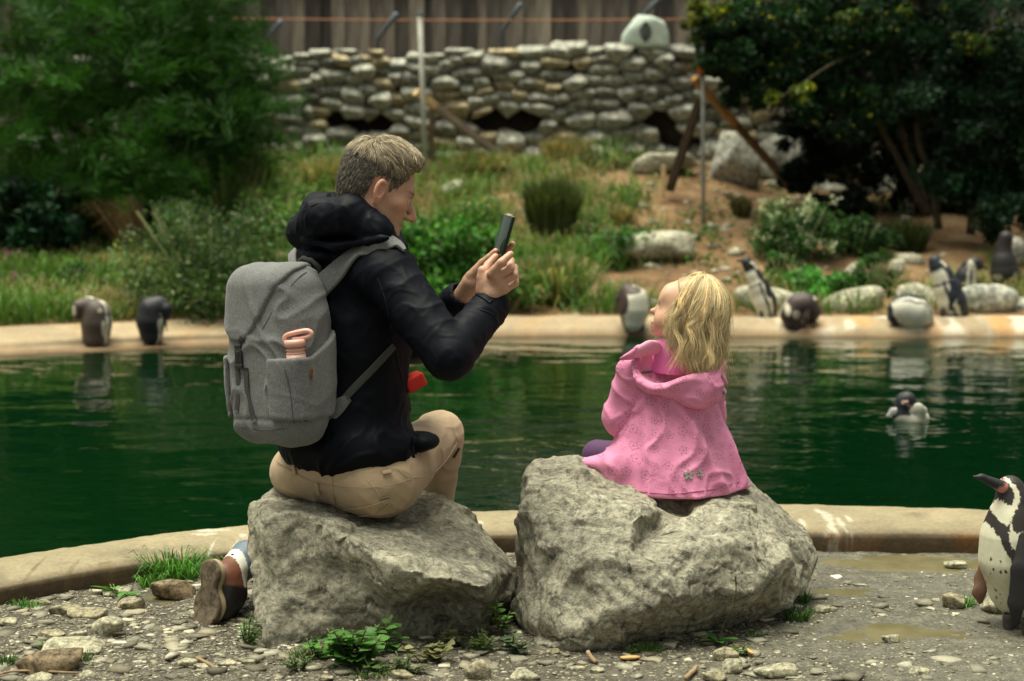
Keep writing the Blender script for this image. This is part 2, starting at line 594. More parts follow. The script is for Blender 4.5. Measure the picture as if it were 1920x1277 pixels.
cl = k.ramp(fb, [(0.33, (0.036, 0.030, 0.020)), (0.5, (0.080, 0.068, 0.048)), (0.68, (0.165, 0.15, 0.105))])
cr = k.ramp(fb, [(0.3, (0.070, 0.064, 0.044)), (0.5, (0.118, 0.111, 0.082)), (0.7, (0.195, 0.182, 0.135))])
cc = k.mix(rt, cl, cr)
cc = k.mix(0.9, cc, k.ramp(fc, [(0.36, 0.45), (0.6, 1.15)]), 'MULTIPLY')
wet = k.ramp(k.math('ADD', sx.outputs[2], k.math('MULTIPLY', fb, 0.006)), [(0.0, 0.0), (1.0, 1.0)])
k.color(cc)
k.rough(k.ramp(fa, [(0.4, 0.45), (0.6, 0.85)]), 0.35)
k.bump(k.noise(60, 9, 0.75), 0.8, 0.006).bump(k.ramp(k.vor(55), [(0.05, 1.0), (0.5, 0.0)]), 0.6, 0.005)
M_GROUND = k.m
tag(obj('ground', make_mesh('ground', V, F), M_GROUND), kind='structure')

# puddles: still muddy water lying in the hollows
k = NT('puddle_water')
k.color(k.ramp(k.noise(9, 4), [(0.35, (0.115, 0.100, 0.050)), (0.65, (0.165, 0.145, 0.080))])).rough(0.06, 0.5)
k.b.inputs['IOR'].default_value = 1.33
k.bump(k.noise(25, 2), 0.05, 0.002)
M_PUDDLE = k.m
pl = ['long olive puddle along the foot of the kerb right of the big boulder', 'small yellowish puddle beside the right boulder',
      'brown oval puddle in the mud left of the near penguin', 'little dark puddle under the kerb grass left of the shoe']
for i, (cx, cy, rx, ry) in enumerate(PUD):
    a = np.linspace(0, 2 * np.pi, 64, endpoint=False)
    rr = 1.5 + 0.22 * np.sin(3 * a + i) + 0.12 * np.sin(5 * a + 2 * i) + 0.07 * np.sin(11 * a)
    ring = np.stack([cx + rx * rr * np.cos(a), cy + ry * rr * np.sin(a), np.full(64, -0.0062)], 1)
    low = ring.copy(); low[:, 2] = -0.03
    V = np.vstack([[(cx, cy, -0.0062)], ring, low])
    F = [(0, 1 + j, 1 + (j + 1) % 64) for j in range(64)] + [(1 + j, 65 + j, 65 + (j + 1) % 64, 1 + (j + 1) % 64) for j in range(64)]
    tag(obj('puddle', make_mesh('puddle', V, F, False), M_PUDDLE), pl[i], 'puddle', 'puddles in the mud')

# ================================================================== kerbs of the pond
def sweep(profiles, sub=1):
    """profiles: (stations, points, 3)"""
    n, m, _ = profiles.shape
    V = profiles.reshape(-1, 3)
    ii = np.arange(n * m).reshape(n, m)
    F = np.stack([ii[:-1, :-1].ravel(), ii[:-1, 1:].ravel(), ii[1:, 1:].ravel(), ii[1:, :-1].ravel()], 1)
    return V.copy(), F

k = NT('kerb_concrete')
c0 = k.attr()
g = k.noise(70, 8, 0.75)
c1 = k.mix(0.55, c0, k.ramp(g, [(0.35, 0.55), (0.65, 1.2)]), 'MULTIPLY')
c1 = k.mix(0.5, c1, k.ramp(k.noise(7, 6, 0.7), [(0.35, 0.62), (0.62, 1.1)]), 'MULTIPLY')
k.color(c1).rough(0.8, 0.3).bump(k.noise(90, 8, 0.7), 0.5, 0.003).bump(k.noise(12, 6, 0.6), 0.5, 0.01)
M_KERB = k.m

N = 900
sp_ = lambda A: np.stack([np.interp(np.linspace(0, 1, N), np.linspace(0, 1, len(A)), A[:, j]) for j in range(3)], 1)
b0, t0_, k0_ = sp_(nbase), sp_(ntopf), sp_(nback)
t0_[:, :2] = b0[:, :2] + (k0_[:, :2] - b0[:, :2]) * 0.06
t0_[:, 2] = 0.052
prof = []
def lerp(a, b, t): return a + (b - a) * t
rowsP = [(b0, -0.10, 0.0), (b0, -0.03, 0.0), (b0, 0.012, 0.0), (b0, 0.040, 0.0), (b0, 0.052, 0.008), (b0, 0.058, 0.04)]
for (A, z, t) in rowsP:
    p = lerp(b0, k0_, t).copy(); p[:, 2] = z; prof.append(p)
for t in np.linspace(0.14, 0.92, 26):
    p = lerp(b0, k0_, t).copy(); p[:, 2] = 0.060 + 0.012 * math.sin(math.pi * min(1, t * 0.9)); prof.append(p)
for (t, z) in ((0.97, 0.058), (1.0, 0.045), (1.01, 0.02), (1.015, -0.03), (1.02, -0.2), (1.02, -0.7)):
    p = lerp(b0, k0_, t).copy(); p[:, 2] = z; prof.append(p)
prof = np.stack(prof, 1)
V, F = sweep(prof)
nrm = vnormals(V, F)
V = V + nrm * (0.006 * fbm(V * 5, 4, seed=2) + 0.003 * fbm(V * 22, 4, seed=4) + 0.010 * fbm(V * 1.3, 2, seed=9))[:, None]
T = np.tile(np.arange(prof.shape[1]), N)
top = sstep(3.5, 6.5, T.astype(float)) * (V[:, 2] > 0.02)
n1 = fbm(V * 3.0, 4, seed=21); n2 = fbm(V * np.array([14, 30, 30]), 4, seed=22)
Cb = np.array([0.275, 0.228, 0.138]) * (1 + 0.25 * n1)[:, None]
Cb = Cb * (1 - 0.35 * sstep(0.1, 0.5, fbm(V * 6, 4, seed=31)))[:, None] + 0
green = sstep(0.15, 0.45, fbm(V * 2.0 + 5, 4, seed=33))
Cb = Cb * (1 - 0.35 * green)[:, None] + np.array([0.22, 0.19, 0.09]) * (0.35 * green)[:, None]
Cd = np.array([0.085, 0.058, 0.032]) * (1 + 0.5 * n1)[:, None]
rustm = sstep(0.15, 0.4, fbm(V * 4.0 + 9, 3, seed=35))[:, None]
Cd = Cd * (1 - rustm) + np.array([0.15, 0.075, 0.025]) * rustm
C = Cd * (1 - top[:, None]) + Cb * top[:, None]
def splat(px, py, rx, ry, z=0.06, amt=0.62, white=(0.52, 0.50, 0.40)):
    global C
    c = G(px, py, z); s = c[1] / FPX
    d = ((V[:, 0] - c[0]) / (rx * s)) ** 2 + ((V[:, 1] - c[1]) / (ry * s * 3.6)) ** 2
    w = np.exp(-d) + 0.55 * fbm(V * 38, 3, seed=41) - 0.12
    w = (sstep(0.25, 0.6, w) * amt * (d < 5))[:, None]
    C = C * (1 - w) + np.array(white) * w
for a in [(1550, 975, 14, 16), (1560, 992, 10, 10), (1575, 985, 9, 12), (1590, 978, 6, 9), (1535, 968, 8, 8), (1505, 985, 6, 10), (400, 1000, 40, 5), (385, 1008, 30, 4),
          (395, 1030, 3, 22), (440, 1025, 3, 14), (900, 985, 8, 5), (1500, 998, 5, 8), (455, 1010, 8, 4)]:
    splat(*a)
for a in [(60, 1075, 5, 20), (75, 1062, 4, 18), (125, 1075, 4, 22), (140, 1065, 3, 20), (200, 1060, 22, 7)]:
    splat(*a, amt=0.5, white=(0.13, 0.09, 0.04))
# front face runs of white under the splats
for (px, wd) in ((1553, 6), (1572, 4), (1592, 5)):
    c = G(px, 1015, 0.03); s = c[1] / FPX
    w = np.exp(-((V[:, 0] - c[0]) / (wd * s)) ** 2) * (np.abs(V[:, 1] - c[1]) < 0.25) * (V[:, 2] < 0.06) * sstep(-0.2, 0.3, fbm(V * 60, 2, seed=4))
    C = C * (1 - 0.6 * w[:, None]) + np.array([0.5, 0.48, 0.4]) * 0.6 * w[:, None]
me = make_mesh('pond_kerb', V, F); vcol(me, C)
tag(obj('pond_kerb', me, M_KERB), 'weathered tan concrete pond kerb curving behind the two boulders', 'kerb', kind='structure')

# far kerb
FB_WAT = [(-1500, 860), (-700, 745), (-300, 698), (0, 668), (200, 657), (420, 648), (700, 637), (1000, 631), (1400, 631), (1700, 632), (1920, 632), (2400, 640), (3200, 665)]
FB_TOP = [(-1500, 780), (-700, 680), (-300, 640), (0, 620), (200, 612), (420, 604), (700, 599), (1000, 598), (1400, 599), (1700, 599), (1920, 599), (2400, 606), (3200, 625)]
WZ = -0.06
fw = smooth_edge(FB_WAT, WZ, 700)
ft = smooth_edge(FB_TOP, 0.045, 700)
dirn = np.stack([np.zeros(700), np.ones(700), np.zeros(700)], 1)
prof = []
p = fw.copy(); p[:, 2] = -0.6; p[:, 1] -= 0.03; prof.append(p)
leftm = sstep(-0.5, -1.6, fw[:, 0])
def flvl(t, z, dy=0.0):
    p = lerp(fw, ft, t).copy(); p[:, 2] = z; p[:, 1] += dy; prof.append(p)
flvl(0, WZ - 0.05, -0.02)
p = fw.copy(); p[:, 2] = WZ + 0.012; prof.append(p)
p = lerp(fw, ft, 0.12).copy(); p[:, 2] = WZ + 0.014; p[:, 1] += 0.05 * leftm; prof.append(p)
p = lerp(fw, ft, 0.2).copy(); p[:, 2] = WZ + 0.035; p[:, 1] += 0.06 * leftm; prof.append(p)
for t in (0.3, 0.45, 0.6, 0.75, 0.9):
    flvl(t, WZ + 0.02 + 0.085 * t ** 0.8)
flvl(1.0, 0.045)
for d, z in ((0.06, 0.052), (0.14, 0.054), (0.24, 0.05), (0.30, -0.1)):
    p = ft.copy(); p[:, 2] = z; p[:, 1] += d; prof.append(p)
prof = np.stack(prof, 1)
V, F = sweep(prof)
nrm = vnormals(V, F)
V = V + nrm * (0.007 * fbm(V * 4, 4, seed=12) + 0.003 * fbm(V * 15, 3, seed=14))[:, None]
T = np.tile(np.arange(prof.shape[1]), 700).astype(float)
n1 = fbm(V * np.array([1.5, 1.5, 1.5]), 4, seed=51)
C = np.array([0.37, 0.285, 0.175]) * (1 + 0.25 * n1)[:, None]
rgt = sstep(1.2, 1.9, V[:, 0])
wm_ = (sstep(-0.02, 0.25, fbm(V * np.array([6, 3, 3]), 4, seed=53)) * rgt)[:, None]
C = C * (1 - 0.8 * wm_) + np.array([0.60, 0.56, 0.45]) * 0.8 * wm_
om = (sstep(0.1, 0.35, fbm(V * np.array([3.5, 2, 2]), 3, seed=55)) * (0.3 + 0.7 * rgt))[:, None]
C = C * (1 - 0.7 * om) + np.array([0.50, 0.27, 0.09]) * 0.7 * om
low = sstep(WZ + 0.030, WZ + 0.008, V[:, 2])[:, None]
C = C * (1 - 0.85 * low) + np.array([0.16, 0.09, 0.04]) * 0.85 * low
me = make_mesh('far_kerb', V, F); vcol(me, C)
tag(obj('far_kerb', me, M_KERB), 'pale tan far kerb of the pond with orange and white stains', 'kerb', kind='structure')

# ================================================================== water
k = NT('pond_water')
mp = k.mapv(scale=(1.0, 1.6, 1.0))
n1 = k.noise(1.3, 3, 0.5, vec=mp)
n2 = k.noise(5.5, 3, 0.55, vec=mp, dist=0.6)
n3 = k.noise(17, 2, 0.5, vec=mp)
k.color((0.0006, 0.0108, 0.0026)).rough(0.025, 0.5)
k.b.inputs['IOR'].default_value = 1.33
sw = G(1703, 788, WZ)
geo = k.n.new('ShaderNodeVectorMath'); geo.operation = 'DISTANCE'
k.l.new(k.co, geo.inputs[0]); geo.inputs[1].default_value = (sw[0], sw[1], WZ)
dist_ = geo.outputs['Value']
wave = k.math('SINE', k.math('MULTIPLY', dist_, 68.0))
fall = k.math('POWER', 2.718, k.math('MULTIPLY', dist_, -3.2))
ring = k.math('MULTIPLY', wave, fall)
geo2 = k.n.new('ShaderNodeVectorMath'); geo2.operation = 'DISTANCE'
g1 = G(960, 860, WZ)
k.l.new(k.co, geo2.inputs[0]); geo2.inputs[1].default_value = (g1[0], g1[1], WZ)
calm = k.ramp(geo2.outputs['Value'], [(0.3, 1.0), (1.0, 0.25)])
h = k.math('ADD', k.math('MULTIPLY', n1, 0.9), k.math('MULTIPLY', k.math('MULTIPLY', n2, 0.34), calm))
h = k.math('ADD', h, k.math('MULTIPLY', k.math('MULTIPLY', n3, 0.03), calm))
k.bump(h, 0.5, 0.045)
k.bump(ring, 0.22, 0.006)
M_WATER = k.m
yw = np.concatenate([np.linspace(2, 13.2, 40)])
xw = np.linspace(-12, 12, 40)
XX, YY = np.meshgrid(xw, yw, indexing='ij')
# the sheet runs under both kerbs, hidden by them
V = np.stack([XX.ravel(), YY.ravel(), np.full(XX.size, WZ)], 1)
fl = np.interp(V[:, 0], fw[:, 0], fw[:, 1]); nl = np.interp(V[:, 0], nback[:, 0], nback[:, 1])
V[:, 1] = np.tile(np.linspace(0, 1, 40), 40) * (fl + 0.12 - (nl - 0.1)) + nl - 0.1
ii = np.arange(1600).reshape(40, 40)
F = np.stack([ii[:-1, :-1].ravel(), ii[1:, :-1].ravel(), ii[1:, 1:].ravel(), ii[:-1, 1:].ravel()], 1)
tag(obj('pond_water', make_mesh('pond_water', V, F), M_WATER), kind='structure')

# ================================================================== far bank
WALLY = 17.0
def bank_h(x, y):
    x = np.asarray(x, dtype=float); y = np.asarray(y, dtype=float)
    y0 = np.interp(x, ft[:, 0], ft[:, 1]) + 0.12
    t = np.clip((y - y0) / (WALLY - y0), 0, 1.0)
    top = 1.16 - 0.33 * sstep(1.4, 3.2, x) - 0.10 * sstep(-2.2, -4.0, x)
    h = 0.045 + (top - 0.045) * (0.72 * t + 0.28 * sstep(0, 1, t))
    # shallow shelf by the pond on the left, mound behind the phone
    h = h - 0.10 * sstep(-1.5, -2.6, x) * np.sin(np.pi * t)
    P = np.stack([x, y, np.zeros_like(x)], -1).reshape(-1, 3)
    nz = (0.09 * fbm(P * 0.8, 3, seed=61) + 0.035 * fbm(P * 3, 4, seed=62) + 0.012 * fbm(P * 12, 3, seed=63)).reshape(x.shape)
    h = h + nz * sstep(0, 0.1, t)
    beh = sstep(WALLY + 0.25, WALLY + 0.45, y)
    h = h * (1 - beh) + (2.08 + 0.02 * nz) * beh
    return h

def on_bank(px, py, dz=0.0):
    """first point of the far bank on the line of sight through the photo pixel"""
    ys_ = np.linspace(10.6, 17.2, 500)
    pts = np.array([W(px, py, y) for y in ys_])
    hb = bank_h(pts[:, 0], pts[:, 1])
    under = np.where(pts[:, 2] < hb)[0]
    i = under[0] if len(under) else 499
    p = pts[i].copy(); p[2] = hb[i] + dz
    return p

xs = np.concatenate([np.linspace(-22, -5.2, 26)[:-1], np.arange(-5.2, 5.8, 0.045), np.linspace(5.8, 22, 26)])
ys = np.concatenate([np.arange(10.0, 17.6, 0.045), np.linspace(17.6, 60, 40)])
XX, YY = np.meshgrid(xs, ys, indexing='ij')
hb = bank_h(XX.ravel(), YY.ravel())
y0 = np.interp(XX.ravel(), ft[:, 0], ft[:, 1]) + 0.10
hb = np.where(YY.ravel() < y0, -0.55, hb)
V = np.stack([XX.ravel(), YY.ravel(), hb], 1)
nx, ny = XX.shape
ii = np.arange(nx * ny).reshape(nx, ny)
F = np.stack([ii[:-1, :-1].ravel(), ii[1:, :-1].ravel(), ii[1:, 1:].ravel(), ii[:-1, 1:].ravel()], 1)
k = NT('bank_earth')
c = k.ramp(k.noise(2.2, 8, 0.65), [(0.3, (0.10, 0.058, 0.030)), (0.48, (0.21, 0.125, 0.062)), (0.62, (0.30, 0.20, 0.10)), (0.75, (0.36, 0.27, 0.16))])
c = k.mix(0.6, c, k.ramp(k.noise(25, 8, 0.7), [(0.35, 0.5), (0.6, 1.15)]), 'MULTIPLY')
k.color(c).rough(0.9, 0.2).bump(k.noise(14, 8, 0.7), 0.9, 0.04)
M_BANK = k.m
tag(obj('far_bank', make_mesh('far_bank', V, F), M_BANK), kind='structure')
# pond floor
V, F = box_vf((0, 6, -0.75), (24, 9, 0.03))
tag(obj('pond_floor', make_mesh('pond_floor', V, F, False), simple('pond_floor', (0.03, 0.05, 0.03))), kind='structure')
# ground behind the camera and far around
V, F = box_vf((0, 0, -0.95), (90, 90, 0.05))
tag(obj('terrain', make_mesh('terrain', V, F, False), M_BANK), kind='structure')

# ================================================================== stone wall
def clip(poly, n, d):
    o = []
    for i in range(len(poly)):
        a, b = poly[i], poly[(i + 1) % len(poly)]
        da, db = a @ n - d, b @ n - d
        if da <= 0: o.append(a)
        if (da < 0) != (db < 0) and abs(da - db) > 1e-12: o.append(a + (b - a) * da / (da - db))
    return o

rw = np.random.RandomState(11)
WX0, WX1 = -4.7, 4.9
def wall_top(px): return np.interp(px, [-400, 480, 560, 800, 1000, 1060, 1150, 1280, 1600, 2200], [112, 108, 104, 95, 92, 84, 84, 88, 95, 100])
seeds = []
z = 0.70
rows = [0.25, 0.17, 0.16, 0.14, 0.15, 0.12, 0.13, 0.11, 0.11, 0.10, 0.09]
for ri, rh in enumerate(rows):
    x = WX0 + rw.uniform(0, 0.3)
    while x < WX1:
        w = rh * rw.choice([0.6, 1.0, 1.5, 2.3, 3.0]) * (1.5 if ri > 7 else 1) * rw.uniform(0.85, 1.15)
        seeds.append((x + w / 2, z + rh / 2 + rw.uniform(-0.55, 0.55) * rh, w))
        x += w
    z += rh
ZTOP = z
seeds = np.array(seeds)
wall = empty('stone_wall', (0, WALLY, 0.9), 0, 'dry stone retaining wall of grey rounded rocks below the plank fence', 'stone wall')
AN = np.array([0.72, 1.0])
holes = [(672, 232, 45, 20), (945, 232, 52, 24), (1262, 245, 34, 42)]
cnt_ = 0
for i, (sx_, sz_, w) in enumerate(seeds):
    s2 = np.array([sx_, sz_]) * AN
    bw = 0.8
    poly = [s2 + np.array(v) for v in ((-bw, -bw), (bw, -bw), (bw, bw), (-bw, bw))]
    for j, o_ in enumerate(seeds):
        if j == i or abs(o_[0] - sx_) > 1.2: continue
        t2 = o_[:2] * AN; n = t2 - s2; L = np.linalg.norm(n)
        if L < 1e-6: continue
        wt = 0.5 + 0.14 * np.clip((w - o_[2]) / 0.3, -1, 1)
        poly = clip(poly, n / L, (s2 @ n / L) + L * wt)
        if len(poly) < 3: break
    if len(poly) < 3: continue
    px_ = 960 + sx_ / WALLY * FPX
    ztop = 1.28 + (271 - wall_top(px_)) / FPX * WALLY + rw.uniform(-0.05, 0.035)
    poly = clip([np.array(p) for p in poly], np.array([0, 1.0]), ztop)
    poly = clip(poly, np.array([0, -1.0]), -0.62)
    if len(poly) < 3: continue
    P = np.array(poly) / AN
    c = P.mean(axis=0)
    ex = P[:, 0].max() - P[:, 0].min(); ez = P[:, 1].max() - P[:, 1].min()
    if ex < 0.07 or ez < 0.05: continue
    pxx, pyy = 960 + c[0] / WALLY * FPX, 271 + (1.28 - c[1]) / WALLY * FPX
    if any(((pxx - a) / ra) ** 2 + ((pyy - b) / rb) ** 2 < 1 for a, b, ra, rb in holes): continue
    pls = []
    for q in range(len(P)):
        a, b = P[q], P[(q + 1) % len(P)]
        e = b - a
        if np.linalg.norm(e) < 0.015: continue
        n = np.array([e[1], -e[0]]) / np.linalg.norm(e)
        d = n @ (a - c)
        if d < 0: n, d = -n, -d
        pls.append((np.array([n[0], 0, n[1]]), max(0.02, d + 0.004)))
    dep = rw.uniform(0.14, 0.24)
    tl = rw.uniform(-0.6, 0.6, 2)
    pls += [(unit([tl[0], -1, tl[1] + 0.25]), dep * .85), (np.array([0, 1.0, 0]), 0.2)]
    for _ in range(3):
        n = unit([rw.uniform(-.9, .9), -0.9, rw.uniform(-.7, .7)]); pls.append((n, dep * rw.uniform(0.8, 1.0)))
    pls.append((unit([rw.uniform(-.2, .2), -.55, .8]), max(.03, ez * .40))); pls.append((unit([rw.uniform(-.2, .2), -.6, -.75]), max(.03, ez * .44)))
    V, F = stone_shape(pls, 3, rw.uniform(30, 70), 0.03, i, 3.4)
    V = V + 0.010 * np.stack([fbm(V * 7, 3, seed=i), fbm(V * 7, 3, seed=i + 300), fbm(V * 7, 3, seed=i + 600)], 1)
    m = M_STONE if rw.rand() < 0.66 else (M_STONE2 if rw.rand() < 0.70 else M_STONE3)
    yo = rw.uniform(-0.04, 0.05)
    me = make_mesh('stone', V, F, smooth=False)
    o = obj('stone', me, m)
    o.parent = wall
    o.location = (c[0], yo, c[1] - 0.9)
    cnt_ += 1
print('wall stones', cnt_)
V, F = box_vf((0.1, WALLY + 0.30, 1.15), (WX1 + 0.2, 0.10, 0.93))
obj('core', make_mesh('core', V, F, False), simple('earth_core', (0.035, 0.025, 0.017), 0.95, 0.4, 9, 0.6, 0.02), wall)

# ================================================================== plank fence behind the wall
FY = 18.6
fence = empty('plank_fence', (0, FY, 2.05), 0, 'tall weathered grey vertical plank fence above the stone wall', 'fence')
k = NT('old_planks')
mv = k.mapv(scale=(9, 9, 0.8))
oi = k.n.new('ShaderNodeObjectInfo')
c = k.ramp(k.noise(3, 8, 0.7, vec=mv), [(0.3, (0.09, 0.087, 0.083)), (0.6, (0.28, 0.27, 0.25)), (0.75, (0.40, 0.385, 0.35))])
c = k.mix(1.0, c, k.ramp(oi.outputs['Random'], [(0.0, (0.25, 0.25, 0.26)), (0.35, (0.62, 0.61, 0.6)), (0.8, (1.0, 0.97, 0.9)), (1.0, (1.5, 1.45, 1.3))]), 'MULTIPLY')
k.color(c).rough(0.9, 0.15).bump(k.noise(6, 6, 0.7, vec=mv), 0.6, 0.01)
M_PLANK = k.m
x = -6.5; i = 0
rf = np.random.RandomState(5)
while x < 6.5:
    w = rf.uniform(0.09, 0.19)
    V, F = box_vf((0, 0, 0), (w / 2 + 0.006, 0.010, 0.52), bev=0.003)
    o = obj('plank', make_mesh('plank', V, F, False), M_PLANK)
    o.parent = fence; o.location = (x + w / 2, (0.013 if i % 2 else -0.013) + rf.uniform(-0.002, 0.002), 0.47 + rf.uniform(-0.02, 0.02))
    o.rotation_euler = (0, rf.uniform(-0.006, 0.006), 0)
    x += w; i += 1
V, F = box_vf((0, 0.055, 0.3), (6.5, 0.03, 0.05)); V2, F2 = box_vf((0, 0.05, 0.82), (6.5, 0.03, 0.05))
for vv, ff in ((V, F), (V2, F2)):
    o = obj('rail', make_mesh('rail', vv, ff, False), M_PLANK); o.parent = fence
V, F = box_vf((0, -0.01, 0.985), (6.5, 0.07, 0.02))
o = obj('rail', make_mesh('rail', V, F, False), simple('dark_cap', (0.03, 0.028, 0.025))); o.parent = fence

# angled metal posts and the orange wire
M_STEEL = simple('blue_steel', (0.10, 0.13, 0.16), 0.55, 0.3, 12, 0.1, 0.002, 0.4, 0.3)
M_GALV = simple('galvanised', (0.42, 0.43, 0.40), 0.5, 0.2, 12, 0.1, 0.002, 0.4, 0.2)
ang = [((492, 112), (493, 82), (527, 40), 'leftmost angled blue steel fence post, above the green tree edge'),
       ((708, 112), (708, 74), (744, 26), 'angled blue steel fence post left of the tall pale pole'),
       ((943, 104), (943, 57), (976, 8), 'angled blue steel fence post right of the tall pale pole'),
       ((1196, 92), (1198, 38), (1240, -6), 'angled blue steel fence post behind the white carved stone')]
for a, b, c, lb in ang:
    A, B, C_ = W(*a, 17.75), W(*b, 17.7), W(*c, 17.45)
    A[2] = 2.05
    V, F = tube([A, lerp(A, B, .5), B, lerp(B, C_, .5), C_], 0.026, 6)
    t = empty('angled_fence_post', A, 0, lb, 'fence post', 'angled posts in front of the fence')
    obj('post', make_mesh('post', V, F), M_STEEL, t)
w0, w1 = W(330, 33, 17.5), W(1330, 36, 17.5)
V, F = tube([lerp(w0, w1, s) + np.array([0, 0, -0.02 * math.sin(math.pi * s)]) for s in np.linspace(0, 1, 12)], 0.007, 5)
tag(obj('orange_wire', make_mesh('orange_wire', V, F), simple('orange_wire', (0.32, 0.13, 0.05), 0.6)), 'thin orange wire strung level in front of the plank fence', 'wire')

# tall thin poles
M_POLE = simple('pale_pole', (0.40, 0.40, 0.34), 0.6, 0.2, 6, 0.1)
def pole(a, b, Y, r, lb, mat=M_POLE, cap_=None):
    A, B = W(*a, Y), W(*b, Y)
    A[2] = min(A[2], bank_h(A[0], A[1])) - 0.05
    t = empty('metal_pole', A, 0, lb, 'pole')
    V, F = tube([A, lerp(A, B, .5), B], r, 10); obj('shaft', make_mesh('shaft', V, F), mat, t)
    V, F = tube([B, B + np.array([0, 0, 0.02])], r * 1.25, 10); obj('end_cap', make_mesh('end_cap', V, F), M_STEEL, t)
    return t
p1 = on_bank(798, 344)
pole((799, 344), (787, 28), p1[1], 0.0235, 'tall pale metal pole right of the mans head, leaning slightly')
p2 = on_bank(1319, 432)
tp = pole((1319, 432), (1318, 34), p2[1], 0.017, 'thin grey metal pole with an orange sleeve on the bare bank', simple('grey_pole', (0.28, 0.28, 0.26), 0.55))
A = W(1314, 113, p2[1] - 0.02); B = W(1314, 139, p2[1] - 0.02)
V, F = tube([A, lerp(A, B, .12), lerp(A, B, .88), B], [0.022, 0.032, 0.034, 0.026], 10)
obj('sleeve', make_mesh('sleeve', V, F), simple('orange_sleeve', (0.75, 0.14, 0.02), 0.5, 0.1), tp)
pole((399, 330), (397, 29), 16.6, 0.022, 'pale pole standing up behind the feathery green tree')

def beam(a, Ya, b, Yb, w, h, lb, mats, name='wooden_brace'):
    A, B = W(*a, Ya), W(*b, Yb)
    t = empty(name, A, 0, lb, 'wooden brace')
    f = unit(B - A); R = frame(f)
    L = np.linalg.norm(B - A)
    if len(mats) == 1:
        V, F = box_vf((A + B) / 2, (w / 2, L / 2, h / 2), R, 0.006)
        obj('beam', make_mesh('beam', V, F, False), mats[0], t)
    else:
        s = mats[2]
        M1 = lerp(A, B, s)
        V, F = box_vf((A + M1) / 2, (w / 2, L * s / 2, h / 2), R, 0.006); obj('beam', make_mesh('beam', V, F, False), mats[0], t)
        V, F = box_vf((M1 + B) / 2, (w / 2 * 0.93, L * (1 - s) / 2 + 0.02, h / 2 * 0.93), R, 0.006); obj('beam', make_mesh('beam', V, F, False), mats[1], t)
    return t
def m_wood(name, c):
    k = NT(name); mv = k.mapv(scale=(3, 3, 3))
    k.color(k.ramp(k.noise(5, 6, 0.7, vec=mv), [(0.3, tuple(x * .6 for x in c)), (0.7, tuple(min(1, x * 1.25) for x in c))])).rough(0.8, 0.2); return k.m
WL, WG, WO, WD = m_wood('light_wood', (0.58, 0.40, 0.20)), m_wood('grey_wood', (0.27, 0.21, 0.155)), m_wood('orange_wood', (0.36, 0.19, 0.07)), m_wood('dark_wood', (0.055, 0.035, 0.022))
beam((779, 172), 15.9, (928, 284), 16.3, 0.085, 0.07, 'light ended wooden brace leaning from the pale pole down to the bank', (WL, WG, 0.24))
beam((502, 216), 16.2, (553, 285), 16.3, 0.07, 0.07, 'greyish wooden brace at the left end of the stone wall', (WG,))
beam((1301, 146), 14.9, (1480, 345), 15.6, 0.07, 0.06, 'long orange brown wooden brace running down right from the thin pole', (WO, m_wood('brown_wood', (0.15, 0.085, 0.04)), 0.42))
beam((1313, 185), 15.2, (1255, 358), 15.3, 0.075, 0.07, 'dark brown wooden brace running down left of the thin pole', (WD,))
beam((810, 190), 16.4, (809, 300), 16.4, 0.07, 0.05, 'upright dark post behind the light ended brace', (m_wood('mid_wood', (0.10, 0.075, 0.045)),), 'wooden_post')
beam((1244, 310), 15.2, (1244, 372), 15.2, 0.05, 0.04, 'short pale wooden stake left of the dark brace', (WL,), 'wooden_stake')

# white carved stone on the wall
c = W(1211, 62, 17.05)
V, F = stone_shape([((0, -1, 0), .14), ((0, 1, 0), .14), ((0, 0, -1), .15), (unit((0.1, 0, 1)), .165), (unit((-.8, 0, 0.62)), .175), (unit((.95, 0, 0.35)), .20), ((-1, 0, 0), .235), ((1, 0, 0), .225), (unit((-.3, -1, .6)), .17), (unit((0.45, 0, 1)), .17)], 4, 26, 0.03, 3)
t = empty('carved_stone', c, 0, 'white boulder with a carved leaf emblem standing on the wall top', 'carved stone')
obj('stone', make_mesh('stone', V + c, F), simple('white_stone', (0.52, 0.60, 0.52), 0.8, 0.15, 25, 0.6, 0.01), t)
parts = []
ce = c + np.array([-0.015, -0.150, 0.005])
def arc(x0, zz):
    return [ce + np.array([x0 * 0.055 * math.sin(math.pi * s), 0.004 + 0.01 * abs(s - .5), 0.10 - 0.20 * s]) for s in zz]
for x0 in (-1, -0.55, 0, 0.55, 1):
    parts.append(tube(arc(x0, np.linspace(0, 1, 12)), 0.0045, 5))
for s in np.linspace(0.2, 0.85, 7):
    for sg in (-1, 1):
        parts.append(tube([ce + np.array([0, -0.001, 0.10 - 0.2 * s]), ce + np.array([sg * 0.05 * math.sin(math.pi * s), 0.0, 0.10 - 0.2 * s + 0.025])], 0.003, 5))
V, F = merge(parts)
obj('emblem', make_mesh('emblem', V, F), simple('dark_carving', (0.05, 0.06, 0.05), 0.8), t)

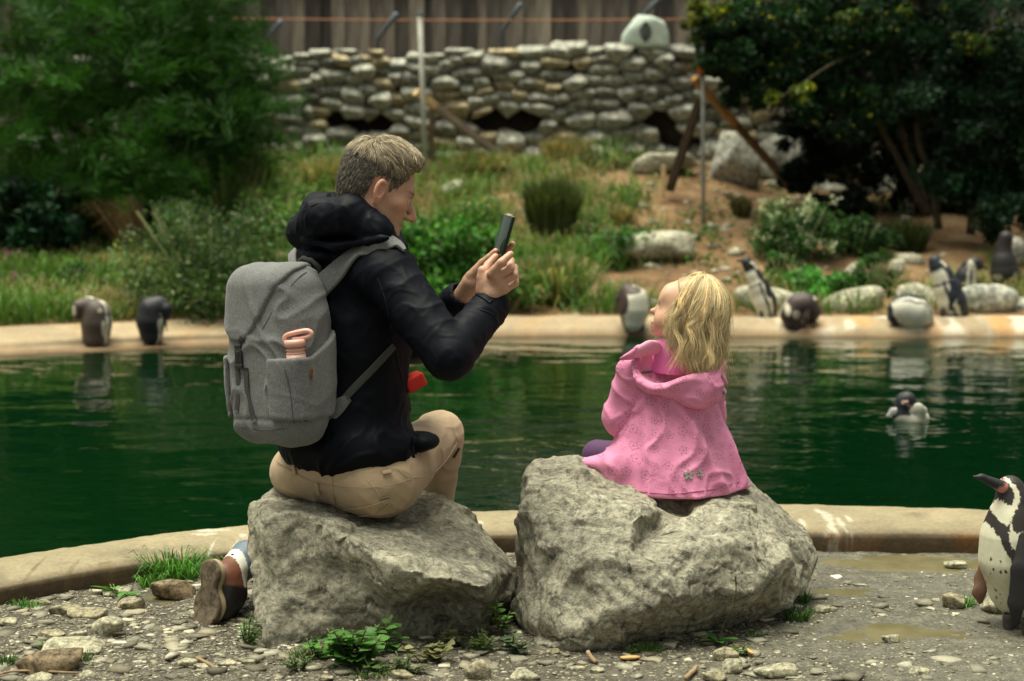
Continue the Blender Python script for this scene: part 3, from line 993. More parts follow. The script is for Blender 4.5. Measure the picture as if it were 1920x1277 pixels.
# ================================================================== vegetation builders
def leaf_quads(C, D, L, Wd, rs, droop=0.0, fold=0.15):
    """diamond leaves: centres C (N,3), directions D (N,3)"""
    n = len(C)
    D = D / (np.linalg.norm(D, axis=1)[:, None] + 1e-9)
    r = rs.normal(size=(n, 3)); s = np.cross(D, r); s /= (np.linalg.norm(s, axis=1)[:, None] + 1e-9)
    u = np.cross(s, D)
    L = np.broadcast_to(L, (n,))[:, None]; Wd = np.broadcast_to(Wd, (n,))[:, None]
    a = C - D * L * 0.5; b = C + s * Wd * 0.5 + u * Wd * fold; c = C + D * L * 0.5; d = C - s * Wd * 0.5 + u * Wd * fold
    c = c - np.array([0, 0, 1]) * L * droop
    V = np.stack([a, b, c, d], 1).reshape(-1, 3)
    F = np.arange(n * 4).reshape(n, 4)
    return V, F

def blades(R, H, lean, Wd, rs, curve=0.5):
    """grass blades: roots (N,3), heights, lean vectors (N,2)"""
    n = len(R); H = np.broadcast_to(H, (n,)); Wd = np.broadcast_to(Wd, (n,))
    a = rs.uniform(0, np.pi, n); s = np.stack([np.cos(a), np.sin(a), np.zeros(n)], 1) * Wd[:, None] / 2
    lv = np.concatenate([lean, np.zeros((n, 1))], 1)
    m1 = R + np.array([0, 0, 0.4]) * H[:, None] + lv * H[:, None] * 0.25
    m2 = R + np.array([0, 0, 0.78]) * H[:, None] + lv * H[:, None] * 0.6
    tp = R + np.stack([np.zeros(n), np.zeros(n), H * (1 - curve * np.linalg.norm(lean, axis=1))], 1) + lv * H[:, None]
    V = np.stack([R - s, R + s, m1 + s * .9, m1 - s * .9, m2 + s * .6, m2 - s * .6, tp], 1).reshape(-1, 3)
    b = np.arange(n)[:, None] * 7
    T = np.array([[0, 1, 2], [0, 2, 3], [3, 2, 4], [3, 4, 5], [5, 4, 6]])
    F = (b[:, None, :] + T[None]).reshape(-1, 3)
    return V, F

def tint(n, per, base, var, rs, alt=None, palt=0.0):
    """one colour per element of `per` vertices"""
    base = np.asarray(base)
    c = base[None] * np.exp(rs.normal(0, var, (n, 1))) * (1 + rs.normal(0, var * 0.35, (n, 3)))
    if alt is not None:
        m = rs.rand(n) < palt
        c[m] = np.asarray(alt)[None] * np.exp(rs.normal(0, var, (m.sum(), 1)))
    return np.repeat(np.clip(c, 0.001, 0.9), per, axis=0)

def crown(clumps, per, L, Wd, base, rs, var=0.35, spread=1.0, alt=None, palt=0.0, outward=0.6, droop=0.1, cvar=0.3):
    """clumps: (M,4) centre and radius; leaves scattered in each clump, denser to its outside"""
    M = len(clumps)
    cc = np.repeat(clumps, per, axis=0)
    n = len(cc)
    d = rs.normal(size=(n, 3)); d /= np.linalg.norm(d, axis=1)[:, None]
    r = rs.rand(n) ** 0.55
    P = cc[:, :3] + d * (r * cc[:, 3])[:, None] * np.array([1, 1, 0.8])
    D = d * outward + rs.normal(size=(n, 3)) * spread * 0.6 + np.array([0, 0, 0.15])
    V, F = leaf_quads(P, D, L * rs.uniform(0.6, 1.25, n), Wd * rs.uniform(0.7, 1.2, n), rs, droop)
    cl = np.exp(rs.normal(0, cvar, M)); cl = np.repeat(cl, per)
    C = tint(n, 1, base, var, rs, alt, palt) * cl[:, None]
    return V, F, np.repeat(C, 4, axis=0)

def foliage_obj(name, V, F, C, parent=None, mat=None, **kw):
    me = make_mesh(name, V, F, smooth=False); vcol(me, C)
    return obj(name, me, mat or M_LEAF, parent, **kw)

def shell_clumps(c, r, n, rs, rad_=(0.1, 0.2), lo=-0.5, depth=0.45):
    d = rs.normal(size=(n * 3, 3)); d /= np.linalg.norm(d, axis=1)[:, None]
    d = d[d[:, 2] > lo][:n]
    k_ = 1 - depth * rs.rand(len(d)) ** 1.5
    P = np.asarray(c) + d * np.asarray(r) * k_[:, None]
    P += rs.normal(size=P.shape) * 0.06 * np.min(r)
    return np.concatenate([P, rs.uniform(*rad_, (len(P), 1))], 1)

G_DARK, G_MID, G_BRIGHT, G_TEAL, G_YEL, STRAW = (0.022, 0.060, 0.014), (0.045, 0.115, 0.022), (0.075, 0.19, 0.025), (0.020, 0.062, 0.030), (0.26, 0.26, 0.02), (0.34, 0.25, 0.12)

def limb(parent, pts, r0, r1, name='trunk'):
    s = spline(pts, 14)
    V, F = tube(s, np.linspace(r0, r1, 14), 8)
    nz = fbm(V * 9, 3, seed=3)
    V = V + (nz * r1 * 0.35)[:, None]
    return obj(name, make_mesh(name, V, F), M_BARK, parent)

# ------------------------------------------------------------------ big feathery tree on the left
rs = np.random.RandomState(21)
base = on_bank(150, 420)
t = empty('feathery_tree', base, 0, 'huge feathery deep green tree filling the upper left of the picture', 'tree')
cl = []
for (px, py, Y, rx, rz, n) in [(60, 60, 15.0, 1.1, 0.95, 70), (260, 60, 14.8, 0.95, 0.95, 70), (200, 210, 14.3, 1.05, 0.7, 80), (390, 200, 14.6, 0.62, 0.62, 60), (380, 100, 15.0, 0.55, 0.5, 34),
                               (20, 250, 14.6, 0.9, 0.7, 60), (290, 290, 14.4, 0.85, 0.38, 40), (120, -160, 15.2, 1.8, 1.0, 90), (430, 250, 14.8, 0.42, 0.36, 40), (150, 20, 14.6, 1.0, 0.6, 60), (130, 330, 14.2, 0.75, 0.35, 50), (300, 350, 14.3, 0.6, 0.25, 36), (20, 380, 14.2, .6, .3, 30), (330, 30, 14.7, 0.6, 0.55, 50), (430, 150, 14.9, 0.35, 0.4, 30), (450, 330, 15.0, 0.3, 0.25, 20), (-250, 100, 15, 1.2, 1.6, 70), (320, -60, 15.2, 0.6, 0.5, 30)]:
    cl.append(shell_clumps(W(px, py, Y), (rx, rx * 0.8, rz), n, rs, (0.16, 0.30), -1.0, 0.7))
cl = np.concatenate(cl)
# sprays: each clump is a plume of fine needles along a drooping axis
sprays = []
per_s = 150
n = len(cl) * per_s
ax = rs.normal(size=(len(cl), 3)) * np.array([1, 0.7, 0.35]) + np.array([0, -0.35, 0.1]); ax /= np.linalg.norm(ax, axis=1)[:, None]
AX = np.repeat(ax, per_s, 0); CC = np.repeat(cl, per_s, 0)
u = rs.uniform(-1, 1, n)
side = rs.normal(size=(n, 3))
P = CC[:, :3] + AX * (u * CC[:, 3] * 1.3)[:, None] + side * (CC[:, 3] * 0.24 * (1.1 - np.abs(u) * 0.6))[:, None]
P[:, 2] -= (u ** 2) * CC[:, 3] * 0.35
D = AX * 0.9 + side * 0.4 + np.array([0, 0, 0.25])
V, F = leaf_quads(P, D, rs.uniform(0.07, 0.15, n), 0.008, rs)
cv = np.repeat(np.exp(rs.normal(0, 0.38, len(cl))), per_s)
C = np.array([0.026, 0.088, 0.009])[None] * cv[:, None] * np.exp(rs.normal(0, 0.3, (n, 1)))
foliage_obj('crown', V, F, np.repeat(C, 4, 0), t)
limb(t, [base - np.array([0, 0, .2]), W(160, 330, base[1] + .1), W(210, 190, 14.7), W(240, 20, 15)], 0.11, 0.04)
limb(t, [base - np.array([0.1, 0, .2]), W(110, 330, base[1] + .2), W(60, 190, 14.9), W(20, 20, 15)], 0.10, 0.035)
limb(t, [base, W(260, 330, base[1] + .3), W(330, 240, 14.7), W(400, 160, 14.8)], 0.07, 0.02)

# ------------------------------------------------------------------ trees and shrubs on the right
def leafy_tree(name, lb, clist, trunks, base, colr, seed, per=110, L=0.055, Wd=0.03, cat='tree', alt=None, palt=0.0, group=None, var=0.35, cvar=0.35):
    rs = np.random.RandomState(seed)
    t = empty(name, base, 0, lb, cat, group)
    cl = np.concatenate([shell_clumps(W(px, py, Y), (rx, ry, rz), n, rs, rr, -1.0, 0.75) for (px, py, Y, rx, ry, rz, n, rr) in clist])
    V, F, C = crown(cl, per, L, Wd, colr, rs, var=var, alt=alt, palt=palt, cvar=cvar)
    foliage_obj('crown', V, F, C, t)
    for pts, r0, r1 in trunks:
        limb(t, [W(*p) for p in pts], r0, r1)
    return t, rs

leafy_tree('leaning_tree', 'dark leafy tree with curved leaning stems right of the orange brown brace',
    [(1480, 60, 15.0, .75, .6, .5, 60, (.1, .22)), (1420, 150, 14.7, .45, .4, .35, 34, (.08, .16)), (1350, 90, 14.5, .24, .3, .34, 30, (.06, .13)), (1410, 60, 14.6, .3, .3, .3, 26, (.06, .13)), (1650, 40, 15.0, .8, .6, .5, 60, (.1, .22)), (1600, 190, 14.9, .55, .4, .35, 34, (.1, .18)), (1500, -120, 15.4, 1.5, .9, .55, 70, (.15, .3))],
    [(((1735, 400, 15.2), (1690, 310, 15.1), (1640, 210, 15.0), (1600, 60, 15.0)), 0.032, 0.02), (((1740, 400, 15.25), (1715, 320, 15.2), (1690, 240, 15.1), (1670, 40, 15.0)), 0.028, 0.018),
     (((1640, 60, 15.0), (1560, 40, 14.9), (1450, 50, 14.8), (1360, 90, 14.6)), 0.03, 0.008)],
    W(1735, 405, 15.2), (0.013, 0.041, 0.013), 31, per=150, palt=0.02, alt=G_YEL)
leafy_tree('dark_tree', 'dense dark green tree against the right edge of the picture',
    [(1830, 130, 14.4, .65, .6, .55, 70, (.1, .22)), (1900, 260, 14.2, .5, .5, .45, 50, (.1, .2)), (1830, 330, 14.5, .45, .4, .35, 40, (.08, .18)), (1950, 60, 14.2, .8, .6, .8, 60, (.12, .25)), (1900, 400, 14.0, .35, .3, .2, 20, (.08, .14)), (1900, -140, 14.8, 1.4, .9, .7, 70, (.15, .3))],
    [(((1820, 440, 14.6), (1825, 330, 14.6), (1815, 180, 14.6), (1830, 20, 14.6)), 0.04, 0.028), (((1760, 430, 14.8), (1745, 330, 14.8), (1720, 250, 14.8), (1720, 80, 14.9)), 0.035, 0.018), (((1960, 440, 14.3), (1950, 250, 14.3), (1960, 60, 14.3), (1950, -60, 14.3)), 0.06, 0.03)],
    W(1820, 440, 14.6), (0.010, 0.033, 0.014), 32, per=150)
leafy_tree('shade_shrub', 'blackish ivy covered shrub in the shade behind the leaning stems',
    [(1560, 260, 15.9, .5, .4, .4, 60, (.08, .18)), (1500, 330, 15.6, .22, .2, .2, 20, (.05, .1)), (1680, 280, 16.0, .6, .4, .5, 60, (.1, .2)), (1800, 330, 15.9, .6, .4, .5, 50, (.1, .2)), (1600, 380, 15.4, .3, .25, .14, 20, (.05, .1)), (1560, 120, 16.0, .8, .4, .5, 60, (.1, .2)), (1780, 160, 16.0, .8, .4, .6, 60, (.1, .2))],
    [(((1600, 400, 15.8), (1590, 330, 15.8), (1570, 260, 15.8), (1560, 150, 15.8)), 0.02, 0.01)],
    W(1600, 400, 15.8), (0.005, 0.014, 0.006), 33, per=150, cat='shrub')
leafy_tree('yellow_bough', 'bough with bright yellow leaves hanging over the right end of the wall',
    [(1500, 168, 14.2, .10, .1, .08, 6, (.03, .07)), (1450, 185, 14.2, .10, .1, .07, 8, (.03, .06)), (1300, 30, 14.4, .11, .1, .2, 9, (.04, .09)), (1340, 20, 14.4, .14, .1, .12, 9, (.04, .09))],
    [(((1640, 90, 14.9), (1560, 120, 14.6), (1500, 160, 14.25), (1450, 190, 14.2)), 0.012, 0.004), (((1560, -60, 14.8), (1450, -20, 14.6), (1350, 5, 14.4), (1300, 40, 14.4)), 0.014, 0.004)],
    W(1640, 90, 14.9), (0.075, 0.12, 0.014), 34, per=60, L=0.045, Wd=0.028, cat='branch', alt=G_YEL, palt=0.3)
leafy_tree('yellow_sprig', 'small yellow green leaf cluster high on the dark tree at right',
    [(1830, 80, 13.8, .16, .1, .09, 9, (.03, .07)), (1880, 60, 13.8, .12, .1, .1, 7, (.03, .06)), (1590, 25, 14.2, .14, .1, .10, 6, (.03, .06)), (1700, 10, 14.2, .1, .1, .1, 5, (.03, .06))],
    [(((1900, -40, 14.3), (1880, 30, 14.0), (1840, 70, 13.85), (1810, 95, 13.8)), 0.012, 0.004)],
    W(1900, -40, 14.3), (0.035, 0.07, 0.010), 35, per=50, L=0.045, Wd=0.028, cat='branch', alt=G_YEL, palt=0.12)

# trees behind the fence: a tall dark row closing the view and shading the bank
rs = np.random.RandomState(41)
lab = ['dark tree behind the fence above the feathery tree', 'dark tree behind the fence above the tall pale pole', 'dark tree behind the fence above the carved stone',
       'dark tree behind the fence over the right end of the wall', 'dark tree behind the fence at the far left', 'dark tree behind the fence at the far right']
for i, x in enumerate((-3.2, -0.2, 2.6, 5.6, -6.6, 8.8)):
    b = np.array([x, 21.5 + 0.5 * math.sin(i * 2.1), 2.05])
    t = empty('background_tree', b, 0, lab[i], 'tree', 'row of trees behind the plank fence')
    cl = shell_clumps(b + np.array([0, 0, 3.3]), (2.1, 1.4, 2.9), 120, rs, (0.3, 0.6), -1.0, 0.5)
    V, F, C = crown(cl, 90, 0.20, 0.13, (0.020, 0.050, 0.014), rs, cvar=0.3)
    foliage_obj('crown', V, F, C, t)
    limb(t, [b - np.array([0, 0, .2]), b + np.array([.1, 0, 1.2]), b + np.array([-.05, 0, 2.5]), b + np.array([.1, 0, 4.5])], 0.16, 0.06)

# ------------------------------------------------------------------ shrubs on the bank
def bush(px, py, wpx, hpx, lb, colr, seed, n=26, per=90, L=0.05, Wd=0.026, alt=None, palt=0.0, cat='shrub', name='shrub', group=None, tall=0):
    rs = np.random.RandomState(seed)
    b = on_bank(px, py); s = b[1] / FPX
    rx, rz = wpx * s / 2, hpx * s
    t = empty(name, b, 0, lb, cat, group)
    cl = shell_clumps(b + np.array([0, 0.1, rz * 0.42]), (rx, rx * 0.7, rz * 0.55), n, rs, (0.18 * min(rx, rz) + .03, 0.34 * min(rx, rz) + .03), -0.9, 0.8)
    V, F, C = crown(cl, per, L, Wd, colr, rs, alt=alt, palt=palt)
    foliage_obj('leaves', V, F, C, t)
    parts = []
    for i in range(7):
        a = rs.uniform(-1, 1, 2)
        parts.append(tube([b, b + np.array([a[0] * rx * .4, a[1] * rx * .3, rz * .4]), b + np.array([a[0] * rx * .8, a[1] * rx * .5, rz * .85])], [0.008, 0.006, 0.003], 5))
    V, F = merge(parts)
    obj('stems', make_mesh('stems', V, F), M_STEM, t)
    return t, b, rx, rz

bush(400, 598, 330, 240, 'broad mixed green shrub on the bank behind the grey backpack', (0.055, 0.105, 0.032), 51, 90, 110, 0.05, 0.018, alt=(0.16, 0.17, 0.08), palt=0.10)
bush(540, 480, 220, 130, 'lighter leafy shrub on the bank behind the mans hood', (0.085, 0.165, 0.035), 52, 50, 100, 0.05, 0.02, alt=(0.2, 0.2, 0.1), palt=0.1)
bush(45, 480, 200, 150, 'dark green rounded shrub at the left edge above the grass', (0.014, 0.050, 0.022), 53, 50, 80, 0.09, 0.06)
bush(135, 545, 70, 50, 'small leafy plant on the grass at far left', (0.05, 0.12, 0.03), 54, 14, 60)
bush(840, 545, 230, 130, 'bright green nettle clump behind the phone hands', (0.055, 0.16, 0.024), 55, 60, 90, 0.07, 0.035)
bush(700, 430, 120, 70, 'light green weeds on the bank hidden partly by the mans head', (0.07, 0.17, 0.03), 151, 26, 80, 0.05, 0.02, alt=STRAW, palt=.15)
bush(890, 430, 110, 60, 'soft green weeds above the nettle clump', (0.06, 0.15, 0.03), 152, 24, 80, 0.05, 0.02, alt=STRAW, palt=.2)
bush(1110, 470, 90, 60, 'grassy green weed between the reed clump and the flat pale rock', (0.06, 0.14, 0.03), 153, 20, 80, 0.05, 0.018, alt=STRAW, palt=.2)
bush(330, 500, 150, 120, 'taller grey green shrub left of the broad mixed one', (0.07, 0.12, 0.045), 154, 40, 90, 0.045, 0.016, alt=(.2, .2, .1), palt=.12)
bush(960, 590, 130, 90, 'low green weeds at the kerb right of the hands', (0.07, 0.17, 0.03), 56, 24, 70, 0.05, 0.02, alt=STRAW, palt=0.2)
bush(1190, 500, 150, 70, 'green leafy clump in front of the flat pale bank rock', (0.05, 0.13, 0.03), 57, 30, 80, 0.05, 0.026)
bush(850, 280, 75, 50, 'small dark round bush at the foot of the stone wall', (0.04, 0.13, 0.055), 58, 24, 80, 0.06, 0.04)
bush(1140, 318, 130, 30, 'flat green shrub along the foot of the wall right of the boulder', (0.06, 0.12, 0.03), 59, 20, 60, 0.04, 0.02, alt=STRAW, palt=0.2)
tb, bb, rx_, rz_ = bush(1495, 490, 170, 120, 'white flowering shrub beside the dark shady trees', (0.040, 0.098, 0.022), 60, 56, 90, 0.045, 0.022)
rs = np.random.RandomState(61)
fl = []
for i in range(26):
    a = rs.uniform(-1, 1); z = rs.uniform(0.15, 1.0)
    c = bb + np.array([a * rx_ * math.sqrt(max(0.05, 1.1 - (z - .3) ** 2)), -0.3 * rx_ * rs.rand() - 0.05, z * rz_])
    fl.append(np.repeat(c[None], 16, 0) + rs.normal(size=(16, 3)) * 0.022)
Pf = np.concatenate(fl)
V, F = leaf_quads(Pf, rs.normal(size=Pf.shape), 0.022, 0.022, rs)
tag(foliage_obj('flowers', V, F, np.repeat(np.tile([[0.55, 0.60, 0.42]], (len(Pf), 1)), 4, 0), tb), kind='stuff')
bush(1530, 560, 150, 55, 'bright green leafy plant behind the brown stooping penguin', (0.06, 0.18, 0.035), 62, 30, 90, 0.05, 0.03)
bush(1610, 480, 130, 70, 'dark undergrowth clump between the white flowers and the rocks', (0.025, 0.065, 0.018), 63, 36, 80)
bush(1640, 560, 80, 80, 'tall grassy clump between the upright stone and the small pale stone', (0.035, 0.09, 0.02), 64, 20, 70, 0.08, 0.012)
bush(1470, 520, 60, 50, 'small mid green plant below the white flowering shrub', (0.05, 0.13, 0.03), 65, 14, 60)

# grassy clumps made of long blades
def tuft(px, py, wpx, hpx, lb, cols, seed, n=500, lean=0.45, bias=(0, 0), wd=0.008, cat='grass clump', name='grass_clump', ground=None, group=None):
    rs = np.random.RandomState(seed)
    b = on_bank(px, py) if ground is None else G(px, py, 0.0)
    s = b[1] / FPX
    rx, H = wpx * s / 2, hpx * s
    R = np.zeros((n, 3)); a = rs.uniform(0, 2 * np.pi, n); r = np.sqrt(rs.rand(n)) * rx * 0.6
    R[:, 0] = b[0] + r * np.cos(a); R[:, 1] = b[1] + r * np.sin(a) * (0.7 if ground is None else 0.6)
    R[:, 2] = (bank_h(R[:, 0], R[:, 1]) if ground is None else near_h(R[:, 0], R[:, 1])) - 0.01
    ln = np.stack([np.cos(a), np.sin(a)], 1) * (r / rx * lean * 1.2)[:, None] + rs.normal(size=(n, 2)) * lean * 0.35 + np.array(bias)
    V, F = blades(R, H * rs.uniform(0.45, 1.08, n), ln, wd, rs)
    pick = rs.randint(0, len(cols), n)
    C = np.array(cols)[pick] * np.exp(rs.normal(0, 0.25, (n, 1)))
    t = foliage_obj(name, V, F, np.repeat(C, 7, 0))
    return tag(t, lb, cat, group)
tuft(1035, 440, 130, 110, 'dense dark olive reed clump on the bank right of the phone', [(0.075, 0.095, 0.03), (0.11, 0.12, 0.045), (0.05, 0.075, 0.025)], 71, 2600, 0.3, wd=0.012)
tuft(1040, 560, 190, 90, 'loose green grass clump below the reed clump', [(0.07, 0.15, 0.03), (0.12, 0.17, 0.05), STRAW], 72, 1500, 0.6, wd=0.012)
tuft(255, 478, 90, 130, 'straw coloured dry grass plume leaning left on the left bank', [(0.36, 0.23, 0.12), (0.28, 0.17, 0.09), (0.42, 0.32, 0.18)], 73, 900, 0.3, (-0.45, 0), 0.008)
tuft(265, 500, 190, 40, 'flattened dry yellow grass below the straw plume', [STRAW, (0.25, 0.24, 0.1)], 74, 1100, 1.1, (-0.3, 0), 0.008)
tuft(420, 440, 240, 190, 'tall thin seeding grasses rising before the feathery tree', [(0.16, 0.19, 0.07), (0.28, 0.25, 0.12)], 75, 240, 0.55, (-0.1, 0), 0.008)
tuft(620, 345, 150, 60, 'dry yellowish grass at the left foot of the stone wall', [STRAW, (0.15, 0.19, 0.05)], 76, 900, 0.6, wd=0.012)
tuft(900, 330, 150, 55, 'dry green and straw grass under the light ended brace', [(0.13, 0.16, 0.05), STRAW, (0.09, 0.14, 0.04)], 77, 1200, 0.6, wd=0.012)
tuft(1060, 300, 130, 50, 'straw grass before the cavity boulder of the wall', [STRAW, (0.18, 0.17, 0.07)], 78, 900, 0.5, wd=0.012)
tuft(1390, 405, 50, 45, 'small olive grass tuft on the bare earth right of the thin pole', [(0.08, 0.09, 0.03), (0.16, 0.12, 0.05)], 79, 300, 0.4, wd=0.01)
tuft(1165, 420, 70, 40, 'short faded grass tuft on the bare bank above the flat rock', [(0.15, 0.14, 0.06), STRAW], 80, 300, 0.5, wd=0.01)
tuft(1700, 470, 110, 70, 'dark long grass under the dark tree', [(0.03, 0.05, 0.015), (0.06, 0.07, 0.02)], 82, 700, 0.5, wd=0.012)
tuft(520, 600, 200, 70, 'grass along the far kerb hidden partly by the backpack', [(0.06, 0.14, 0.03), (0.1, 0.15, 0.04)], 83, 900, 0.6, wd=0.012)

# general grass cover of the bank (nobody could count it)
rs = np.random.RandomState(91)
n = 60000
x = rs.uniform(-5.0, 4.4, n); yb = np.interp(x, ft[:, 0], ft[:, 1]) + 0.22
y = yb + rs.rand(n) ** 1.15 * (16.8 - yb)
P = np.stack([x, y, np.zeros(n)], 1)
dens = fbm(P * 1.1, 3, seed=71) * 1.3 + 0.75 * sstep(-0.9, -2.2, x) + 0.44 * sstep(1.8, 0.3, x) - 0.32 * sstep(0.9, 1.8, x) * sstep(13.0, 13.6, y)
keep = dens + rs.normal(0, 0.16, n) > 0.20
x, y = x[keep], y[keep]; n = len(x)
R = np.stack([x, y, bank_h(x, y) - 0.01], 1)
gm = fbm(R * 1.7, 3, seed=73)
H = rs.uniform(0.06, 0.20, n) * (1 + 0.8 * sstep(0.0, 0.3, gm))
V, F = blades(R, H, rs.normal(size=(n, 2)) * 0.45, 0.010, rs)
green = sstep(-0.25, 0.2, gm + rs.normal(0, 0.2, n) + 0.08 * sstep(-1.2, -2.6, x) - 0.02 * sstep(0.0, 1.4, x) + .12)[:, None]
C = np.array([0.26, 0.20, 0.095]) * (1 - green) + np.array([0.085, 0.17, 0.028]) * green
C = C * np.exp(rs.normal(0, 0.25, (n, 1)))
foliage_obj('bank_grass', V, F, np.repeat(C, 7, 0), kind='stuff')
# low leafy ground cover among it
n = 26000
x = rs.uniform(-5.0, 4.4, n); yb = np.interp(x, ft[:, 0], ft[:, 1]) + 0.25
y = yb + rs.rand(n) * (16.8 - yb)
P = np.stack([x, y, np.zeros(n)], 1)
keep = fbm(P * 1.5, 3, seed=77) + 0.2 * sstep(-0.6, -2, x) - 0.12 * sstep(0.9, 1.8, x) + rs.normal(0, 0.08, n) > 0.16
x, y = x[keep], y[keep]; n = len(x)
R = np.stack([x, y, bank_h(x, y) + rs.uniform(0.0, 0.10, n)], 1)
V, F = leaf_quads(R, rs.normal(size=(n, 3)) * np.array([1, 1, .5]), 0.05, 0.03, rs)
foliage_obj('ground_cover', V, F, tint(n, 4, (0.055, 0.13, 0.025), 0.35, rs), kind='stuff')
# bare-bank rubble
n = 420
parts = []
ic, icf = ico(1)
x = rs.uniform(-0.2, 3.6, n); y = rs.uniform(12.6, 16.7, n)
sz = np.exp(rs.normal(-3.9, 0.5, n))
Vs = []; Fs = []
for i in range(n):
    v = ic * (sz[i] * np.array([1.2, 1, .6])) * (1 + 0.22 * rs.normal(size=(len(ic), 1)))
    Vs.append(v + np.array([x[i], y[i], bank_h(x[i], y[i]) + sz[i] * .15])); Fs.append(icf + i * len(ic))
tag(obj('bank_rubble', make_mesh('bank_rubble', np.concatenate(Vs), np.concatenate(Fs), False), M_PALE), kind='stuff')
# pink flowers at far left
rs = np.random.RandomState(93)
for (px, py, lb) in ((22, 497, 'pink flower cluster in the grass at the far left, upper one'), (30, 541, 'pink flower cluster in the grass at the far left, lower one')):
    b = on_bank(px, py)
    Pf = b + np.array([0, 0, .09]) + rs.normal(size=(60, 3)) * np.array([.05, .05, .015])
    V, F = leaf_quads(Pf, rs.normal(size=Pf.shape), 0.018, 0.016, rs)
    Sv, Sf = blades(np.tile(b, (14, 1)) + rs.normal(size=(14, 3)) * np.array([.03, .03, 0]), 0.1, rs.normal(size=(14, 2)) * .3, 0.006, rs)
    t = empty('flower_cluster', b, 0, lb, 'flowers')
    foliage_obj('petals', V, F, tint(len(Pf), 4, (0.5, 0.2, 0.33), 0.2, rs), t)
    foliage_obj('stalks', Sv, Sf, tint(14, 7, (0.07, 0.14, 0.03), 0.2, rs), t)

# ================================================================== the two sitting boulders
def relief_rock(sil, inner, back, voxel, seed, amp=1.0):
    """closed rock: visible face through photo points with depth, rounded back behind it"""
    pts = [(x, y) for x, y, _ in sil] + [(x, y) for x, y, _ in inner]
    dep = [d for _, _, d in sil] + [d for _, _, d in inner]
    n = len(sil)
    vc = [Vector(p) for p in pts]
    res = delaunay_2d_cdt(vc, [(i, (i + 1) % n) for i in range(n)], [], 1, 0.01)
    V2, F2, orig = res[0], res[2], res[3]
    V = []
    for i, v in enumerate(V2):
        o = orig[i][0] if orig[i] else min(range(len(pts)), key=lambda j: (pts[j][0] - v.x) ** 2 + (pts[j][1] - v.y) ** 2)
        V.append(W(v.x, v.y, dep[o]))
    F = [tuple(f) for f in F2]
    m = {}
    for i in range(len(V2)):
        if orig[i]: m.setdefault(orig[i][0], i)
    ring = [m[i] for i in range(n)]
    cx = np.mean([V[i] for i in ring], axis=0)
    lay = ring
    for sc_, dy in ((.97, .12), (.85, back * .65), (.5, back * .95)):
        new = []
        for i in ring:
            p = cx + (V[i] - cx) * sc_; p[1] = V[i][1] * .4 + cx[1] * .6 + dy
            p[2] = min(p[2], V[i][2] + .01)
            new.append(len(V)); V.append(p)
        for j in range(n):
            F.append((lay[j], lay[(j + 1) % n], new[(j + 1) % n], new[j]))
        lay = new
    V.append(cx + np.array([0, back, -.02])); c = len(V) - 1
    for j in range(n): F.append((lay[j], lay[(j + 1) % n], c))
    # consistent winding
    bm = bmesh.new()
    bv = [bm.verts.new(tuple(v)) for v in V]
    for f in F:
        try: bm.faces.new([bv[i] for i in f])
        except ValueError: pass
    bmesh.ops.recalc_face_normals(bm, faces=bm.faces)
    bmesh.ops.triangulate(bm, faces=bm.faces)
    bm.verts.index_update()
    V = np.array([v.co[:] for v in bm.verts]); F = [tuple(v.index for v in f.verts) for f in bm.faces]; bm.free()
    V, F = remesh(V, F, voxel)
    V = smooth_v(V, F, 1, .5)
    rs = np.random.RandomState(seed)
    def facet(V, n, k_, it, warp):
        Vs = smooth_v(V, F, it, .6); N_ = vnormals(Vs, F)
        sel = rs.choice(len(V), n, replace=False); P, Q = Vs[sel], unit_rows(N_[sel] + .16 * rs.normal(size=(n, 3)))
        w = warp * np.stack([fbm(V * 9, 3, seed=seed + j) for j in (1, 2, 3)], 1)
        X = V + w; best = np.full(len(V), 1e9); lab = np.zeros(len(V), int)
        for i in range(n):
            d_ = ((X - P[i]) ** 2 * [1, 1, 1.5]).sum(1) * (1.0 if i % 3 else .7); m_ = d_ < best; best[m_] = d_[m_]; lab[m_] = i
        off = ((V - P[lab]) * Q[lab]).sum(1)
        return V - Q[lab] * (off * k_)[:, None]
    def unit_rows(A): return A / (np.linalg.norm(A, axis=1)[:, None] + 1e-9)
    V = facet(V, 60, .30 if seed == 3 else .6, 14, .035)
    V = facet(V, 420, .5, 4, .018)
    V = smooth_v(V, F, 1, .35)
    N_ = vnormals(V, F)
    d = .006 * fbm(V * 7, 3, seed=seed) + .0045 * fbm(V * 26, 4, gain=.6, seed=seed + 2)
    # bedding: small ledges across the rock
    w = fbm(V * 4, 3, seed=seed + 5)
    lay_ = (V[:, 0] * .45 + V[:, 2] * .8 + V[:, 1] * .2) * 17 + w * 3.0
    st = lay_ - np.floor(lay_)
    d += .006 * (sstep(0, .15, st) - st) * sstep(-.1, .25, fbm(V * 5, 2, seed=seed + 7))
    d += .004 * (.5 - np.abs(fbm(V * 34, 2, seed=seed + 8)) * 2.2) * sstep(-.15, .2, fbm(V * 4, 2, seed=seed + 4))
    # cracks
    cr = np.abs(fbm(V * np.array([5, 5, 7]), 3, seed=seed + 11)); d -= .010 * np.clip(1 - cr / .018, 0, 1) * sstep(0, .2, fbm(V * 3, 2, seed=seed + 12))
    pits = sstep(.2, .45, fbm(V * 24, 3, seed=seed + 9)) * sstep(-.1, .2, fbm(V * 4, 2, seed=seed + 10))
    d -= .004 * pits + 0 * d
    d += .0014 * fbm(V * 110, 2, seed=seed)
    V = V + N_ * (d * amp)[:, None]
    return V, F

